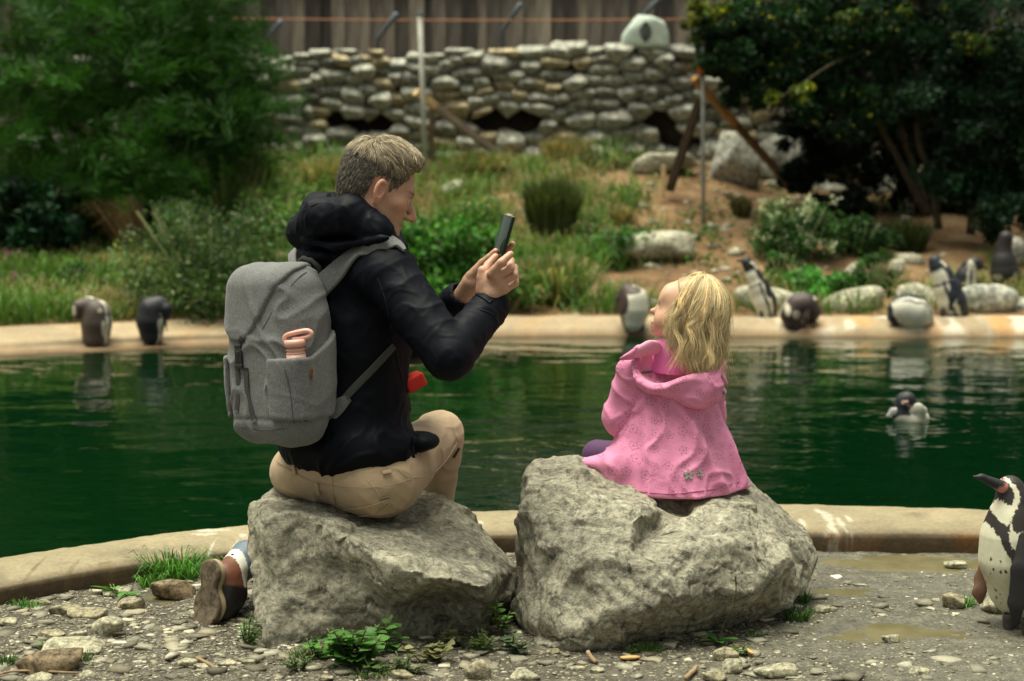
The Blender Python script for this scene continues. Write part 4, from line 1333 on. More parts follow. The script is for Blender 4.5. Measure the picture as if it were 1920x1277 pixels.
sil1 = [(466, 960, 4.60), (480, 942, 4.62), (500, 925, 4.68), (560, 915, 4.76), (640, 905, 4.86), (740, 902, 4.94), (800, 912, 4.96), (850, 935, 4.90), (880, 955, 4.86), (930, 1020, 4.75), (968, 1072, 4.62), (965, 1090, 4.58), (925, 1125, 4.5), (905, 1195, 4.45), (840, 1215, 4.42), (740, 1216, 4.38), (620, 1208, 4.36), (560, 1205, 4.31), (510, 1226, 4.27), (488, 1205, 4.31), (475, 1120, 4.42), (463, 1020, 4.5)]
in1 = [(498, 952, 4.44), (492, 1000, 4.38), (520, 1100, 4.35), (505, 1180, 4.29), (560, 962, 4.40), (600, 972, 4.37), (650, 1003, 4.32), (700, 1038, 4.27), (760, 1060, 4.225), (830, 1082, 4.18), (880, 1098, 4.165), (912, 1106, 4.19), (600, 1130, 4.35), (560, 1050, 4.365), (640, 1060, 4.345), (690, 1110, 4.31), (735, 1140, 4.29), (640, 1180, 4.35), (560, 1170, 4.33),
       (770, 1108, 4.235), (790, 1135, 4.40), (860, 1130, 4.39), (900, 1130, 4.36), (740, 1172, 4.33), (860, 1180, 4.42),
       (600, 940, 4.66), (560, 945, 4.60), (700, 955, 4.64), (700, 985, 4.51), (760, 985, 4.55), (800, 1000, 4.52), (860, 990, 4.62), (900, 1045, 4.45), (850, 1050, 4.35), (640, 965, 4.54), (780, 945, 4.78), (840, 950, 4.78), (935, 1075, 4.40), (720, 1080, 4.24)]
sil2 = [(972, 905, 4.68), (985, 885, 4.70), (1015, 865, 4.75), (1060, 857, 4.83), (1110, 860, 4.93), (1200, 885, 5.02), (1300, 897, 5.02), (1395, 900, 4.96), (1425, 925, 4.88), (1470, 960, 4.8), (1510, 990, 4.75), (1526, 1030, 4.7), (1522, 1060, 4.66), (1505, 1100, 4.6), (1460, 1145, 4.55), (1410, 1168, 4.5), (1330, 1178, 4.42), (1270, 1192, 4.36), (1200, 1217, 4.3), (1130, 1230, 4.26), (1080, 1230, 4.25), (1000, 1220, 4.29), (985, 1170, 4.42), (965, 1130, 4.5), (970, 1080, 4.55), (972, 1000, 4.62)]
in2 = [(1010, 905, 4.55), (1050, 885, 4.62), (1000, 1000, 4.42), (1060, 940, 4.45), (1100, 925, 4.52), (1095, 965, 4.37), (1140, 945, 4.40), (1185, 945, 4.42), (1212, 968, 4.34), (1180, 985, 4.32), (1215, 992, 4.44), (1250, 965, 4.60), (1320, 965, 4.58), (1280, 995, 4.46), (1340, 1012, 4.34), (1365, 965, 4.44), (1350, 935, 4.60), (1430, 960, 4.62), (1470, 1045, 4.42), (1400, 1110, 4.31), (1100, 1050, 4.27), (1200, 1055, 4.23), (1150, 1150, 4.18), (1250, 1130, 4.20), (1300, 1075, 4.24), (1040, 1120, 4.28), (1080, 1195, 4.19), (1265, 1175, 4.29), (1400, 1152, 4.42), (1330, 1152, 4.30), (1490, 1095, 4.5), (1000, 1085, 4.38), (1210, 925, 4.66), (1290, 930, 4.72), (1130, 900, 4.72), (1260, 1030, 4.30), (1400, 1010, 4.40)]
for nm, sil, inn, sd, lb in (('boulder', sil1, in1, 3, 'left grey boulder with a bright flat top that the man sits on'), ('boulder', sil2, in2, 13, 'right big rounded grey boulder that the girl in pink sits on')):
    V, F = relief_rock(sil, inn, .42, 0.0062, sd)
    tag(obj(nm, make_mesh(nm, V, F), M_BOULDER), lb, 'boulder')

# ================================================================== ray hits on implicit surfaces
def hit(fn, px, py, y0=3.7, y1=5.4):
    a, b = (px - CX) / FPX, (CY - py) / FPX
    d = np.array([a, math.cos(TH) + b * math.sin(TH), -math.sin(TH) + b * math.cos(TH)]); d /= np.linalg.norm(d)
    o = np.array([0, 0, CAM_H]); t = y0 / d[1]
    for _ in range(160):
        p = o + d * t
        v = float(fn(p[None].astype(np.float32))[0])
        if v < 0.0006: return p
        t += max(0.0012, v * 0.6)
        if p[1] > y1: break
    return None

def nrm_at(fn, p):
    return grad(fn, p[None], 0.004)[0]

def surf_ribbon(fn, pts, width, thick, n=24, lift=0.002, widths=None):
    """flat band lying on an implicit surface, its centre line seen at the photo pixels pts"""
    s = spline(pts, n); P = []; N_ = []
    last = None
    for x, y in s:
        h = hit(fn, x, y)
        if h is None:
            if last is None: continue
            h = last
        last = h; P.append(h); N_.append(nrm_at(fn, h))
    P = np.array(P); N_ = np.array(N_)
    for _ in range(2):
        P[1:-1] = (P[:-2] + 2 * P[1:-1] + P[2:]) / 4; N_[1:-1] = (N_[:-2] + 2 * N_[1:-1] + N_[2:]) / 4
    T = np.gradient(P, axis=0)
    V = []; m = len(P)
    for i in range(m):
        t_ = unit(T[i]); nn = unit(N_[i] - t_ * (N_[i] @ t_)); w = np.cross(t_, nn)
        ww = width if widths is None else np.interp(i / (m - 1), np.linspace(0, 1, len(widths)), widths)
        for (a, b) in ((-.5, 0), (-.5, .8), (-.42, 1), (0, 1.1), (.42, 1), (.5, .8), (.5, 0)):
            V.append(P[i] + w * a * ww + nn * (lift + b * thick - 0.002))
    F = []
    k_ = 7
    for i in range(m - 1):
        for j in range(k_):
            F.append((i * k_ + j, i * k_ + (j + 1) % k_, (i + 1) * k_ + (j + 1) % k_, (i + 1) * k_ + j))
    F.append(tuple(range(k_))); F.append(tuple(range((m - 1) * k_, m * k_))[::-1])
    return np.array(V), F

def surf_tube(fn, pts, r, n=24, off=0.0):
    P = []
    for x, y in spline(pts, n):
        h = hit(fn, x, y)
        if h is not None: P.append(h + nrm_at(fn, h) * off)
    P = np.array(P)
    P[1:-1] = (P[:-2] + 2 * P[1:-1] + P[2:]) / 4
    return tube(P, r, 6)

def near(p, c, r, fn):
    """evaluate fn only inside the ball (c, r); outside, a safe lower bound of the distance"""
    d = np.linalg.norm(p - np.asarray(c, dtype=np.float32), axis=1) - r
    m = d < 0.06
    o = np.maximum(d, 0.03).astype(np.float32)
    if m.any(): o[m] = fn(p[m])
    return o

def creases(P, f=(8, 8, 8), seed=0, warp=0.5, sharp=2.0, width=2.6):
    """0..1, high on thin wandering ridges: the raised folds of cloth"""
    w = fbm(P * 5, 2, seed=seed + 3)
    n = pnoise(P * np.asarray(f) + w[:, None] * warp + seed * 7.7)
    return np.clip(1 - np.abs(n) * width, 0, 1) ** sharp

def chain(p, pts, rr, k=0.01):
    d = None
    for i in range(len(pts) - 1):
        c = cap(p, pts[i], pts[i + 1], rr[i], rr[i + 1])
        d = c if d is None else smin(d, c, k)
    return d

def strand_mesh(paths, r0, rs, taper=0.25, flat=1.0):
    """paths: (N, K, 3); thin three-sided strands"""
    N_, K, _ = paths.shape
    T = np.gradient(paths, axis=1); T /= (np.linalg.norm(T, axis=2)[..., None] + 1e-9)
    R = rs.normal(size=(N_, 1, 3)); U = np.cross(T, R); U /= (np.linalg.norm(U, axis=2)[..., None] + 1e-9)
    Wv = np.cross(T, U)
    rad_ = np.broadcast_to(r0, (N_,))[:, None] * np.linspace(1, taper, K)[None]
    V = np.stack([paths + (math.cos(a) * U + math.sin(a) * Wv) * rad_[..., None] for a in (0, 2.094, 4.189)], 2)
    V = V.reshape(-1, 3)
    base = (np.arange(N_)[:, None, None] * K + np.arange(K - 1)[None, :, None]) * 3
    j = np.arange(3)[None, None]; j2 = (j + 1) % 3
    F = np.stack([base + j, base + j2, base + 3 + j2, base + 3 + j], -1).reshape(-1, 4)
    return V, F

def cloth_mat(name, c, rough=0.75, weave=900, bump=0.15, sheen=0.0, var=0.12, wr=0.0, spec=0.3):
    k = NT(name)
    col = k.ramp(k.noise(weave * 0.5, 3, 0.7), [(0.3, tuple(x * (1 - var) for x in c)), (0.7, tuple(min(1, x * (1 + var)) for x in c))])
    big = k.ramp(k.noise(9, 3), [(0.3, 0.88), (0.7, 1.08)])
    k.color(k.mix(1.0, col, big, 'MULTIPLY')).rough(rough, spec)
    k.b.inputs['Sheen Weight'].default_value = sheen
    if wr: k.bump(k.noise(26, 5, 0.6, dist=0.8), wr, 0.006)
    k.bump(k.noise(weave, 2, 0.7), bump, 0.0006)
    return k.m

def m_skin(name, base, red):
    k = NT(name)
    c = k.attr()
    f = k.noise(120, 4, 0.6)
    k.color(k.mix(0.35, c, k.ramp(f, [(0.35, 0.82), (0.65, 1.08)]), 'MULTIPLY')).rough(0.48, 0.4)
    k.b.inputs['Subsurface Weight'].default_value = 0.12
    k.b.inputs['Subsurface Radius'].default_value = (0.012, 0.005, 0.003)
    k.b.inputs['Subsurface Scale'].default_value = 0.5
    k.bump(k.noise(350, 3, 0.6), 0.15, 0.0006)
    return k.m
M_SKIN = m_skin('skin', None, None)

# ================================================================== the man
man = empty('person', W(640, 900, 4.66), 0, 'man in black jacket and tan trousers sitting on the left boulder holding a phone', 'person')

HY = rad(15); HP = rad(-22)
hf = np.array([math.cos(HY) * math.cos(HP), math.sin(HY) * math.cos(HP), math.sin(HP)])
HR = frame(hf)                                   # rows right, forward, up
HC = W(711, 340, 4.58); HS = 1.04

def head_sdf(q, s=1.0, child=False):
    """q in head space (x right, y forward, z up), metres for an adult"""
    X = q.copy(); X[:, 0] = np.abs(X[:, 0])
    d = ell(q, (0, -0.008, 0.012), (.074, .096, .088))
    d = smin(d, ell(q, (0, .036, -.050), (.060, .056, .072)), .03)
    if child:
        d = smin(d, ell(X, (.034, .052, -.062), (.030, .030, .030)), .03)
        d = smin(d, ell(q, (0, .072, -.100), (.020, .020, .018)), .022)
        d = smin(d, cap(q, (0, .082, -.030), (0, .104, -.050), .007, .0095), .014)
        d = smin(d, ell(q, (0, .078, .014), (.042, .018, .034)), .03)
    else:
        d = smin(d, cap(X, (.050, -.002, -.070), (.020, .070, -.112), .016, .018), .03)
        d = smin(d, ell(q, (0, .078, -.113), (.021, .020, .018)), .02)
        d = smin(d, ell(q, (0, .080, .000), (.046, .013, .012)), .018)
        d = smin(d, cap(q, (0, .088, -.014), (0, .1165, -.056), .007, .0115), .012)
        d = smin(d, ell(X, (.012, .099, -.061), (.008, .012, .008)), .008)
        d = smin(d, ell(X, (.045, .055, -.038), (.020, .022, .017)), .02)
    if child:
        d = smax(d, -ell(X, (.033, .101, -.022), (.015, .014, .009)), .010)
        d = smin(d, ell(X, (.031, .0735, -.022), (.0150, .0135, .0115)), .004)
    else:
        d = smax(d, -ell(X, (.032, .099, -.022), (.018, .018, .013)), .010)
        d = smin(d, ell(X, (.031, .0725, -.022), (.0150, .0145, .0125)), .003)
    # lips
    d = smin(d, ell(q, (0, .0885, -.0815), (.024, .012, .0055)), .005)
    d = smin(d, ell(q, (0, .0865, -.0925), (.020, .012, .0060)), .005)
    d = smax(d, -ell(X, (.012, .103, -.0870), (.022, .008, .0016)), .002)
    # ears
    e = X - np.array([.077, -.006, -.026], np.float32)
    ca, sa = math.cos(.25), math.sin(.25)
    e2 = np.stack([e[:, 0] * ca + e[:, 1] * sa, -e[:, 0] * sa + e[:, 1] * ca, e[:, 2]], 1)
    ear = ell(e2, (0.004, 0, .004), (.0085, .0165, .0285))
    ear = smin(ear, ell(e2, (.001, .004, -.026), (.006, .009, .012)), .008)
    ear = smax(ear, -ell(e2, (.0125, .003, .004), (.0105, .0115, .0205)), .002)
    ear = smin(ear, ell(e2, (.003, .010, -.006), (.004, .004, .006)), .004)
    return smin(d, ear, .006)

def head_local(p, C, R, s): return ((p - C.astype(np.float32)) @ R.T.astype(np.float32)) / s

NECK = W(668, 470, 4.64)
# hands ------------------------------------------------------------
nh = lambda *a: W(*a)
near_f = [([(921, 513, 4.47), (940, 492, 4.455), (957, 477, 4.47)], (.0125, .0112, .0095)),
          ([(936, 516, 4.475), (957, 503, 4.475), (958, 489, 4.505), (950, 482, 4.54)], (.0118, .0110, .0100, .009)),
          ([(943, 530, 4.485), (964, 516, 4.49), (965, 502, 4.52), (955, 497, 4.555)], (.0115, .0106, .0098, .009)),
          ([(945, 545, 4.50), (966, 531, 4.51), (967, 518, 4.54), (957, 512, 4.565)], (.0108, .0098, .009, .0082)),
          ([(903, 520, 4.50), (915, 497, 4.53), (929, 481, 4.545)], (.0135, .0115, .0095))]
far_f = [([(884, 517, 4.60), (905, 494, 4.59), (918, 483, 4.575), (929, 471, 4.565)], (.015, .0125, .0105, .0085)),
         ([(905, 520, 4.62), (935, 490, 4.63), (950, 470, 4.61), (961, 458, 4.59)], (.0115, .0105, .0100, .0092)),
         ([(905, 528, 4.64), (938, 505, 4.65), (950, 490, 4.62)], (.0115, .0105, .0095)),
         ([(905, 536, 4.65), (935, 520, 4.66), (948, 508, 4.63)], (.011, .010, .009)),
         ([(900, 542, 4.66), (928, 532, 4.67), (942, 522, 4.64)], (.010, .009, .008))]
NF = [([W(*q) for q in pts], rr) for pts, rr in near_f]
FF = [([W(*q) for q in pts], rr) for pts, rr in far_f]
NP = [W(908, 528, 4.505), W(934, 532, 4.485)]
def man_body(p):
    d = near(p, HC, .19, lambda x: head_sdf(head_local(x, HC, HR, HS)))
    n1 = cap(p, HC + HR.T @ np.array([0, -.03, -.05]), NECK, .056, .062)
    d = smin(d, n1, .03)
    d = smin(d, ell(p, W(655, 640, 4.66), (.13, .12, .25)), .05)
    d = smin(d, ell(p, W(648, 840, 4.66), (.14, .12, .16)), .05)
    # arms
    S1, E1, W1 = W(730, 525, 4.47), W(842, 672, 4.34), W(915, 580, 4.50)
    d = smin(d, cap(p, NECK, S1, .05, .045), .03)
    d = smin(d, cap(p, S1, E1, .044, .036), .02); d = smin(d, cap(p, E1, W1, .036, .026), .01)
    S2, E2, W2 = W(610, 515, 4.84), W(775, 640, 4.86), W(866, 556, 4.64)
    d = smin(d, cap(p, NECK, S2, .05, .045), .03)
    d = smin(d, cap(p, S2, E2, .044, .036), .02); d = smin(d, cap(p, E2, W2, .036, .025), .01)
    hc = W(925, 520, 4.53)
    return np.minimum(d, near(p, hc, .13, lambda x: hands_sdf(x, W1, W2)))
def hands_sdf(p, W1, W2):
    # near hand
    h = cap(p, W1, W(922, 552, 4.49), .027, .026, None)
    h = smin(h, ell(p, W(923, 535, 4.49), (.030, .018, .034)), .012)
    h = smin(h, cap(p, W(905, 508, 4.50), W(903, 546, 4.50), .014, .016), .014)
    h = smin(h, cap(p, W(925, 514, 4.475), W(944, 542, 4.49), .0145, .0145), .012)
    for pts, rr in NF: h = smin(h, chain(p, pts, rr, .003), .004)
    # far hand
    g = cap(p, W2, W(884, 530, 4.61), .025, .026)
    g = smin(g, ell(p, W(892, 526, 4.62), (.030, .020, .034)), .012)
    for i, (pts, rr) in enumerate(FF): g = smin(g, chain(p, pts, rr, .003), .006 if i == 0 else .004)
    return np.minimum(h, g)

lo = np.array([W(490, 300, 4.7)[0], 4.2, 0.15]); hi = np.array([W(985, 300, 4.5)[0], 5.0, 1.36])
V, F = sdf_mesh(man_body, lo, hi, 0.0035)
C = np.tile([[0.47, 0.275, 0.185]], (len(V), 1)) * np.exp(.10 * fbm(V * 60, 3) + .10 * fbm(V * 18, 2))[:, None]
q = head_local(V.astype(np.float32), HC, HR, HS)
aq = np.abs(q[:, 0])
def blob(q, c, r, amt, col):
    global C
    w = np.exp(-(((q - np.array(c)) / np.array(r)) ** 2).sum(1))[:, None] * amt
    C = C * (1 - w) + np.array(col) * w
qa = q.copy(); qa[:, 0] = aq
blob(qa, (.082, -.006, -.026), (.016, .03, .04), .6, (0.58, 0.245, 0.17))
blob(q, (0, .118, -.060), (.018, .02, .018), .5, (0.62, 0.27, 0.19))
blob(qa, (.05, .06, -.045), (.028, .03, .025), .5, (0.56, 0.25, 0.17)); blob(qa, (.034, .09, -.030), (.02, .02, .012), .4, (.34, .19, .13))
blob(q, (0, .098, -.087), (.028, .02, .010), .8, (0.36, 0.14, 0.11))
blob(qa, (.055, .03, -.095), (.04, .05, .03), .45, (0.30, 0.20, 0.155))
blob(q, (0, .085, -.11), (.035, .03, .02), .45, (0.33, 0.22, 0.17))
eb = np.exp(-((aq - .038) / .021) ** 2 - ((q[:, 1] - .088) / .02) ** 2 - ((q[:, 2] + .001 - .1 * (aq - .03)) / .0045) ** 2)[:, None] * .95
C = C * (1 - eb) + np.array([.07, .05, .035]) * eb
# knuckles redder
for pts, rr in NF:
    for kk in pts[:2]:
        w = np.exp(-(np.linalg.norm(V - kk, axis=1) / .014) ** 2)[:, None] * .45
        C = C * (1 - w) + np.array([.60, .29, .20]) * w
for pts, rr in NF + FF:
    w = np.exp(-(np.linalg.norm(V - pts[-1], axis=1) / .013) ** 2)[:, None] * .45
    C = C * (1 - w) + np.array([.66, .30, .21]) * w
# veins and small unevenness of the near hand
V = V + grad(man_body, V, .003) * (0.0009 * fbm(V * 70, 3, seed=3) + 0.0006 * fbm(V * np.array([160, 160, 50]), 2, seed=5))[:, None]
me = make_mesh('body', V, F); vcol(me, C)
obj('body', me, M_SKIN, man)
# eyes
for sx_ in (-1, 1):
    c = HC + HR.T @ np.array([sx_ * .031, .0765, -.0225]) * HS
    v, f = ico(3)
    me = make_mesh('eye', v * .0121 + c, f)
    dd = v @ HR[1]
    vcol(me, np.where((dd > .93)[:, None], [[.02, .02, .02]], np.where((dd > .82)[:, None], [[.10, .13, .14]], [[.62, .58, .54]])))
    k = NT('eyeball'); k.color(k.attr()).rough(0.15)
    obj('eye', me, k.m, man)

# hair -------------------------------------------------------------
rs = np.random.RandomState(101)
def hair_ok(q):
    y, z = q[:, 1], q[:, 2]
    lim = np.interp(y, [-.12, -.06, -.034, -.026, .014, .020, .034, .040, .048, .058, .068, .12], [-.088, -.085, -.075, .006, .006, -.040, -.040, -.008, .014, .036, .056, .070])
    return z > lim + 0.004 * np.sin(q[:, 0] * 200)
def man_hair(p):
    q = head_local(p, HC, HR, HS)
    d = ell(q, (0, -0.010, 0.016), (.0775, .1005, .0945))
    d = smin(d, ell(q, (0.01, .028, .082), (.052, .058, .026)), .03)
    d = smin(d, ell(q, (0.010, .046, .074), (.036, .018, .018)), .02)
    d = smin(d, ell(q, (0, -.052, -.04), (.060, .045, .06)), .03)
    lim = np.interp(q[:, 1], [-.12, -.06, -.034, -.026, .014, .020, .034, .040, .048, .058, .068, .12], [-.088, -.085, -.075, .006, .006, -.038, -.038, -.008, .014, .036, .056, .070]).astype(np.float32)
    cut = (lim - q[:, 2]) * .5
    return smax(d, cut, .006)
V, F = sdf_mesh(man_hair, HC - .16, HC + .16, .003)
q = head_local(V.astype(np.float32), HC, HR, HS)
N_ = grad(man_hair, V)
top = sstep(.025, .06, q[:, 2] + 0.25 * np.minimum(0, q[:, 1]))
V = V + N_ * (0.0018 * fbm(q * np.array([260, 70, 60]), 2, seed=4))[:, None] - N_ * 0.003
C = np.array([.06, .052, .04]) * (1 - top[:, None]) + np.array([.075, .06, .042]) * top[:, None]
hm = make_mesh('hair', V, F); vcol(hm, C * np.exp(rs.normal(0, .2, (len(V), 1))))
k = NT('hair'); k.color(k.attr()).rough(0.42, 0.35); M_HAIR = k.m
hair = obj('hair', hm, M_HAIR, man)
# strands rooted on that mass, combed over
qs = q + 0
sel = rs.choice(len(V), 15000)
P0 = V[sel]; Q0 = q[sel]; Nn = N_[sel]; tp = top[sel]
L = 0.010 + 0.034 * tp * rs.uniform(.6, 1.2, len(sel))
comb = np.stack([0.55 + 0 * tp, 0.75 + 0 * tp, -.1 + 0 * tp], 1) * tp[:, None] + np.array([0, -.25, -1.0]) * (1 - tp)[:, None]
frt = sstep(.03, .075, Q0[:, 1])[:, None] * tp[:, None]
L = L * (1 - .55 * frt[:, 0])
comb = comb * (1 - frt) + np.array([.7, .55, .55]) * frt
back = sstep(-.03, -.08, Q0[:, 1])[:, None]
comb = comb * (1 - back) + np.array([.1, -.3, -1.0]) * back
comb = comb + rs.normal(size=comb.shape) * .10 + np.stack([pnoise(Q0 * 55), pnoise(Q0 * 55 + 9), pnoise(Q0 * 55 + 21)], 1) * .75
D = comb @ HR
D = D - Nn * (D * Nn).sum(1)[:, None]; D /= np.linalg.norm(D, axis=1)[:, None]
tt = np.linspace(0, 1, 6)
paths = P0[:, None] + D[:, None] * (tt[None, :, None] * L[:, None, None]) + Nn[:, None] * ((0.0035 + .004 * tp)[:, None, None] * np.sin(tt * 2.4)[None, :, None] - 0.12 * (tt ** 2)[None, :, None] * L[:, None, None] * tp[:, None, None] * .9)
Vs, Fs = strand_mesh(paths, 0.00072, rs)
cc = (np.array([.115, .10, .078])[None] * (1 - tp)[:, None] + np.array([.36, .30, .20])[None] * tp[:, None]) * np.exp(rs.normal(0, .55, (len(sel), 1)))
me = make_mesh('hair_strands', Vs, Fs); vcol(me, np.repeat(cc, 18, 0))
tag(obj('hair_strands', me, M_HAIR, hair), kind='stuff')

# jacket -----------------------------------------------------------
TF = unit([.64, .77, 0]); TR = frame(TF)
S1, E1, W1 = W(733, 522, 4.48), W(843, 668, 4.345), W(912, 584, 4.49)
S2, E2, W2 = W(612, 515, 4.82), W(775, 640, 4.86), W(856, 564, 4.66)
HOOD_N = [W(*a) for a in ((566, 436, 4.62), (602, 408, 4.54), (655, 402, 4.50), (704, 432, 4.49), (744, 474, 4.52))]
HOOD_F = [W(*a) for a in ((566, 436, 4.66), (600, 398, 4.78), (660, 396, 4.83), (712, 420, 4.80), (746, 468, 4.70))]
def folds(p, A, B, freq, amp, ph=0.0, wob=1.0):
    """cross folds along an arm from A to B"""
    ax = unit(B - A).astype(np.float32)
    L_ = np.linalg.norm(B - A)
    u = (p - A.astype(np.float32)) @ ax / L_
    w = fbm(p * 9, 2, seed=ph) * wob
    return amp * np.sin((u * freq + w * 1.6) * 6.283 + ph) * np.exp(-((u - .5) / .6) ** 2).astype(np.float32)
def jacket(p, full=True):
    R = TR.astype(np.float32)
    d = ell(p, W(656, 630, 4.66), (.188, .150, .25), R)
    d = smin(d, ell(p, W(650, 760, 4.66), (.182, .150, .17), R), .05)
    d = smin(d, ell(p, W(650, 832, 4.64), (.206, .165, .105), R), .04)
    d = smin(d, cap(p, W(590, 508, 4.80), W(722, 512, 4.50), .078, .080), .05)
    d = smin(d, cap(p, W(655, 520, 4.64), W(668, 470, 4.62), .11, .085), .04)
    d = smin(d, ell(p, W(795, 828, 4.60), (.035, .05, .020)), .02)
    a1 = smin(cap(p, S1, E1, .076, .063), cap(p, E1, W1, .062, .049), .012)
    d = smin(d, a1, .025)
    a2 = smin(cap(p, S2, E2, .074, .062), cap(p, E2, W2, .060, .044), .02)
    d = smin(d, a2, .02)
    if not full: return smin(d, chain(p, HOOD_N, (.042, .050, .048, .040, .026), .02) + .006, .03)
    # hood and collar
    h = chain(p, HOOD_N, (.042, .050, .048, .040, .026), .02)
    h = smin(h, chain(p, HOOD_F, (.042, .050, .05, .045, .030), .02), .02)
    h = smin(h, ell(p, W(626, 436, 4.65), (.088, .10, .052)), .03)
    h = smin(h, ell(p, W(612, 476, 4.64), (.072, .11, .035)), .02)
    neckhole = cap(p, W(690, 430, 4.62), W(735, 330, 4.60), .066, .085)
    h = smax(h, -neckhole, .012)
    lip = chain(p, [W(*a) for a in ((549, 437, 4.62), (575, 450, 4.545), (625, 463, 4.50), (690, 452, 4.455), (725, 446, 4.44))], (.011, .010, .009, .009, .007), .01)
    h = smin(h, lip, .006)
    d = smin(d, h, .012)
    # hem cut: waist opening
    d = smax(d, -(ell(p, W(650, 1010, 4.66), (.20, .17, .185))), .01)
    cuff1 = cap(p, W(908, 590, 4.485), W(921, 574, 4.51), .052, .050); d = smin(d, cuff1, .004)
    cuff2 = cap(p, W(853, 570, 4.665), W(862, 560, 4.655), .046, .044); d = smin(d, cuff2, .004)
    # sleeve openings
    for A, B, r in ((W(924, 571, 4.52), W(955, 533, 4.60), .040), (W(866, 556, 4.65), W(900, 520, 4.58), .034)):
        ax = unit(B - A).astype(np.float32); tq = (p - A.astype(np.float32)) @ ax
        d = smax(d, -smax(cap(p, A - ax * .03, B, r, r), -tq - .02, .002), .003)
    return d
def jacket_disp(P):
    A1, B1_, C1 = S1, E1, W1
    dv = np.zeros(len(P))
    # torso: shallow diagonal drags and a few sharp folds near the waist
    low = sstep(0.72, 0.42, P[:, 2]); armw = np.zeros(len(P))
    for A, B in ((S1, E1), (E1, W1), (S2, E2), (E2, W2)):
        L_ = np.linalg.norm(B - A); ax = (B - A) / L_
        u = np.clip((P - A) @ ax / L_, -.1, 1.1)
        r = np.linalg.norm(P - A - np.outer(u * L_, ax), axis=1)
        w = sstep(.105, .075, r) * sstep(-.08, .12, u)
        armw = np.maximum(armw, w)
        ph_ = u * L_ * 20 + 1.3 * fbm(P * 7, 2, seed=3)
        dv += w * (.0032 * (1 - np.abs(np.sin(ph_ * 2.1))) ** 2 - .001) * (0.5 + fbm(P * 6, 2, seed=8) * 1.6).clip(0, 1.3)
    dv += (1 - armw) * (.005 * fbm(P * np.array([4, 4, 6]), 3, seed=6) + .0065 * creases(P, (7, 7, 3.0), 5, 1.2) * (0.35 + .65 * low))
    dv += (1 - armw) * .006 * creases(P @ np.array([[.8, 0, .6], [0, 1, 0], [-.6, 0, .8]]), (9, 9, 2.2), 12, .8) * low
    dv += .0020 * creases(P, (9, 9, 9), 21, 1.8, 1.6, 4.0) + .0012 * creases(P, (16, 16, 11), 23, 1.5, 1.4, 4.0)
    up = sstep(1.0, 1.06, P[:, 2])
    dv += up * (.004 * creases(P, (14, 14, 9), 31, 1.6))
    return dv
jacket_wr = jacket
lo = np.array([W(480, 300, 4.7)[0], 4.15, 0.28]); hi = np.array([W(960, 300, 4.5)[0], 5.1, 1.25])
V, F = sdf_mesh(jacket_wr, lo, hi, 0.0047)
V = smooth_v(V, F, 1, .4)
V = V + vnormals(V, F) * jacket_disp(V)[:, None]
k = NT('black_shell'); k.color(k.ramp(k.noise(14, 4), [(0.3, (0.0016, 0.0024, 0.0052)), (0.7, (0.0026, 0.0038, 0.0078))])).rough(0.58, 0.11)
k.bump(k.noise(24, 5, 0.55, dist=1.2), 0.22, 0.006).bump(k.noise(700, 2), .1, .0005)
M_JACKET = k.m
jk = obj('jacket', make_mesh('jacket', V, F), M_JACKET, man)
# seams and cuff tab
sm = [surf_tube(jacket_wr, pts, .0011, 22, .0004) for pts in ([(700, 500), (722, 560), (738, 640)], [(560, 400), (600, 380), (650, 385)], [(740, 640), (752, 700), (770, 780)], [(600, 590), (660, 600), (720, 620)], [(900, 580), (925, 590), (935, 605)])]
M_SEAM = simple('seam', (0.012, 0.015, 0.022), .5)
for v_, f_2 in sm: obj('seam', make_mesh('seam', v_, f_2), M_SEAM, jk)
V, F = surf_ribbon(jacket_wr, [(893, 548), (908, 556), (921, 566)], .018, .003, 10); obj('cuff_tab', make_mesh('cuff_tab', V, F), M_JACKET, jk)
c = W(775, 858, 4.52)
V, F = tube([c + [0, 0, .03], c + [0.002, 0, .01], c], [.002, .002, .006], 6); obj('cord_toggle', make_mesh('cord_toggle', V, F), M_JACKET, jk)
# red inner layer showing in front of the belly
fnr = lambda p: rbox(p, W(775, 716, 4.64), (.028, .03, .020), .006, frame(unit([1, .4, .5])).astype(np.float32))
V, F = sdf_mesh(fnr, W(778, 716, 4.64) - .07, W(778, 716, 4.64) + .07, .005)
obj('lining', make_mesh('lining', V, F), cloth_mat('red_cloth', (0.55, 0.03, 0.02)), jk, label='bright red bit of lining showing in front of the belly')

# trousers ---------------------------------------------------------
def trousers(p):
    d = ell(p, W(640, 876, 4.66), (.19, .155, .10), TR.astype(np.float32))
    d = smin(d, ell(p, W(702, 902, 4.57), (.118, .12, .098)), .04)
    d = smin(d, ell(p, W(576, 884, 4.75), (.104, .11, .080)), .04)
    K1 = W(822, 815, 4.93)
    d = smin(d, cap(p, W(735, 888, 4.60), K1, .092, .066), .04)
    d = smin(d, ell(p, K1 + np.array([0.006, 0, 0.002]), (.064, .066, .062)), .02)
    d = smin(d, cap(p, W(828, 835, 4.93), W(800, 1050, 5.0), .060, .048), .02)
    K2 = W(650, 1010, 5.10)
    d = smin(d, cap(p, W(590, 890, 4.78), K2, .09, .07), .03)
    d = smin(d, cap(p, K2, W(470, 1032, 4.70), .064, .040), .02)
    return d
lo = np.array([W(430, 300, 4.8)[0], 4.35, -.03]); hi = np.array([W(890, 300, 4.9)[0], 5.25, 0.62])
V, F = sdf_mesh(trousers, lo, hi, 0.0055)
def blobw(P, c, r): return np.exp(-(np.linalg.norm(P - c, axis=1) / r) ** 2)
f_ = fbm(V * 10, 3, seed=8)
dv = .004 * f_
dv += .0075 * (1 - np.abs(np.sin(V[:, 0] * 60 + V[:, 2] * 34 + f_ * 3))) ** 2 * blobw(V, W(785, 850, 4.62), .09)
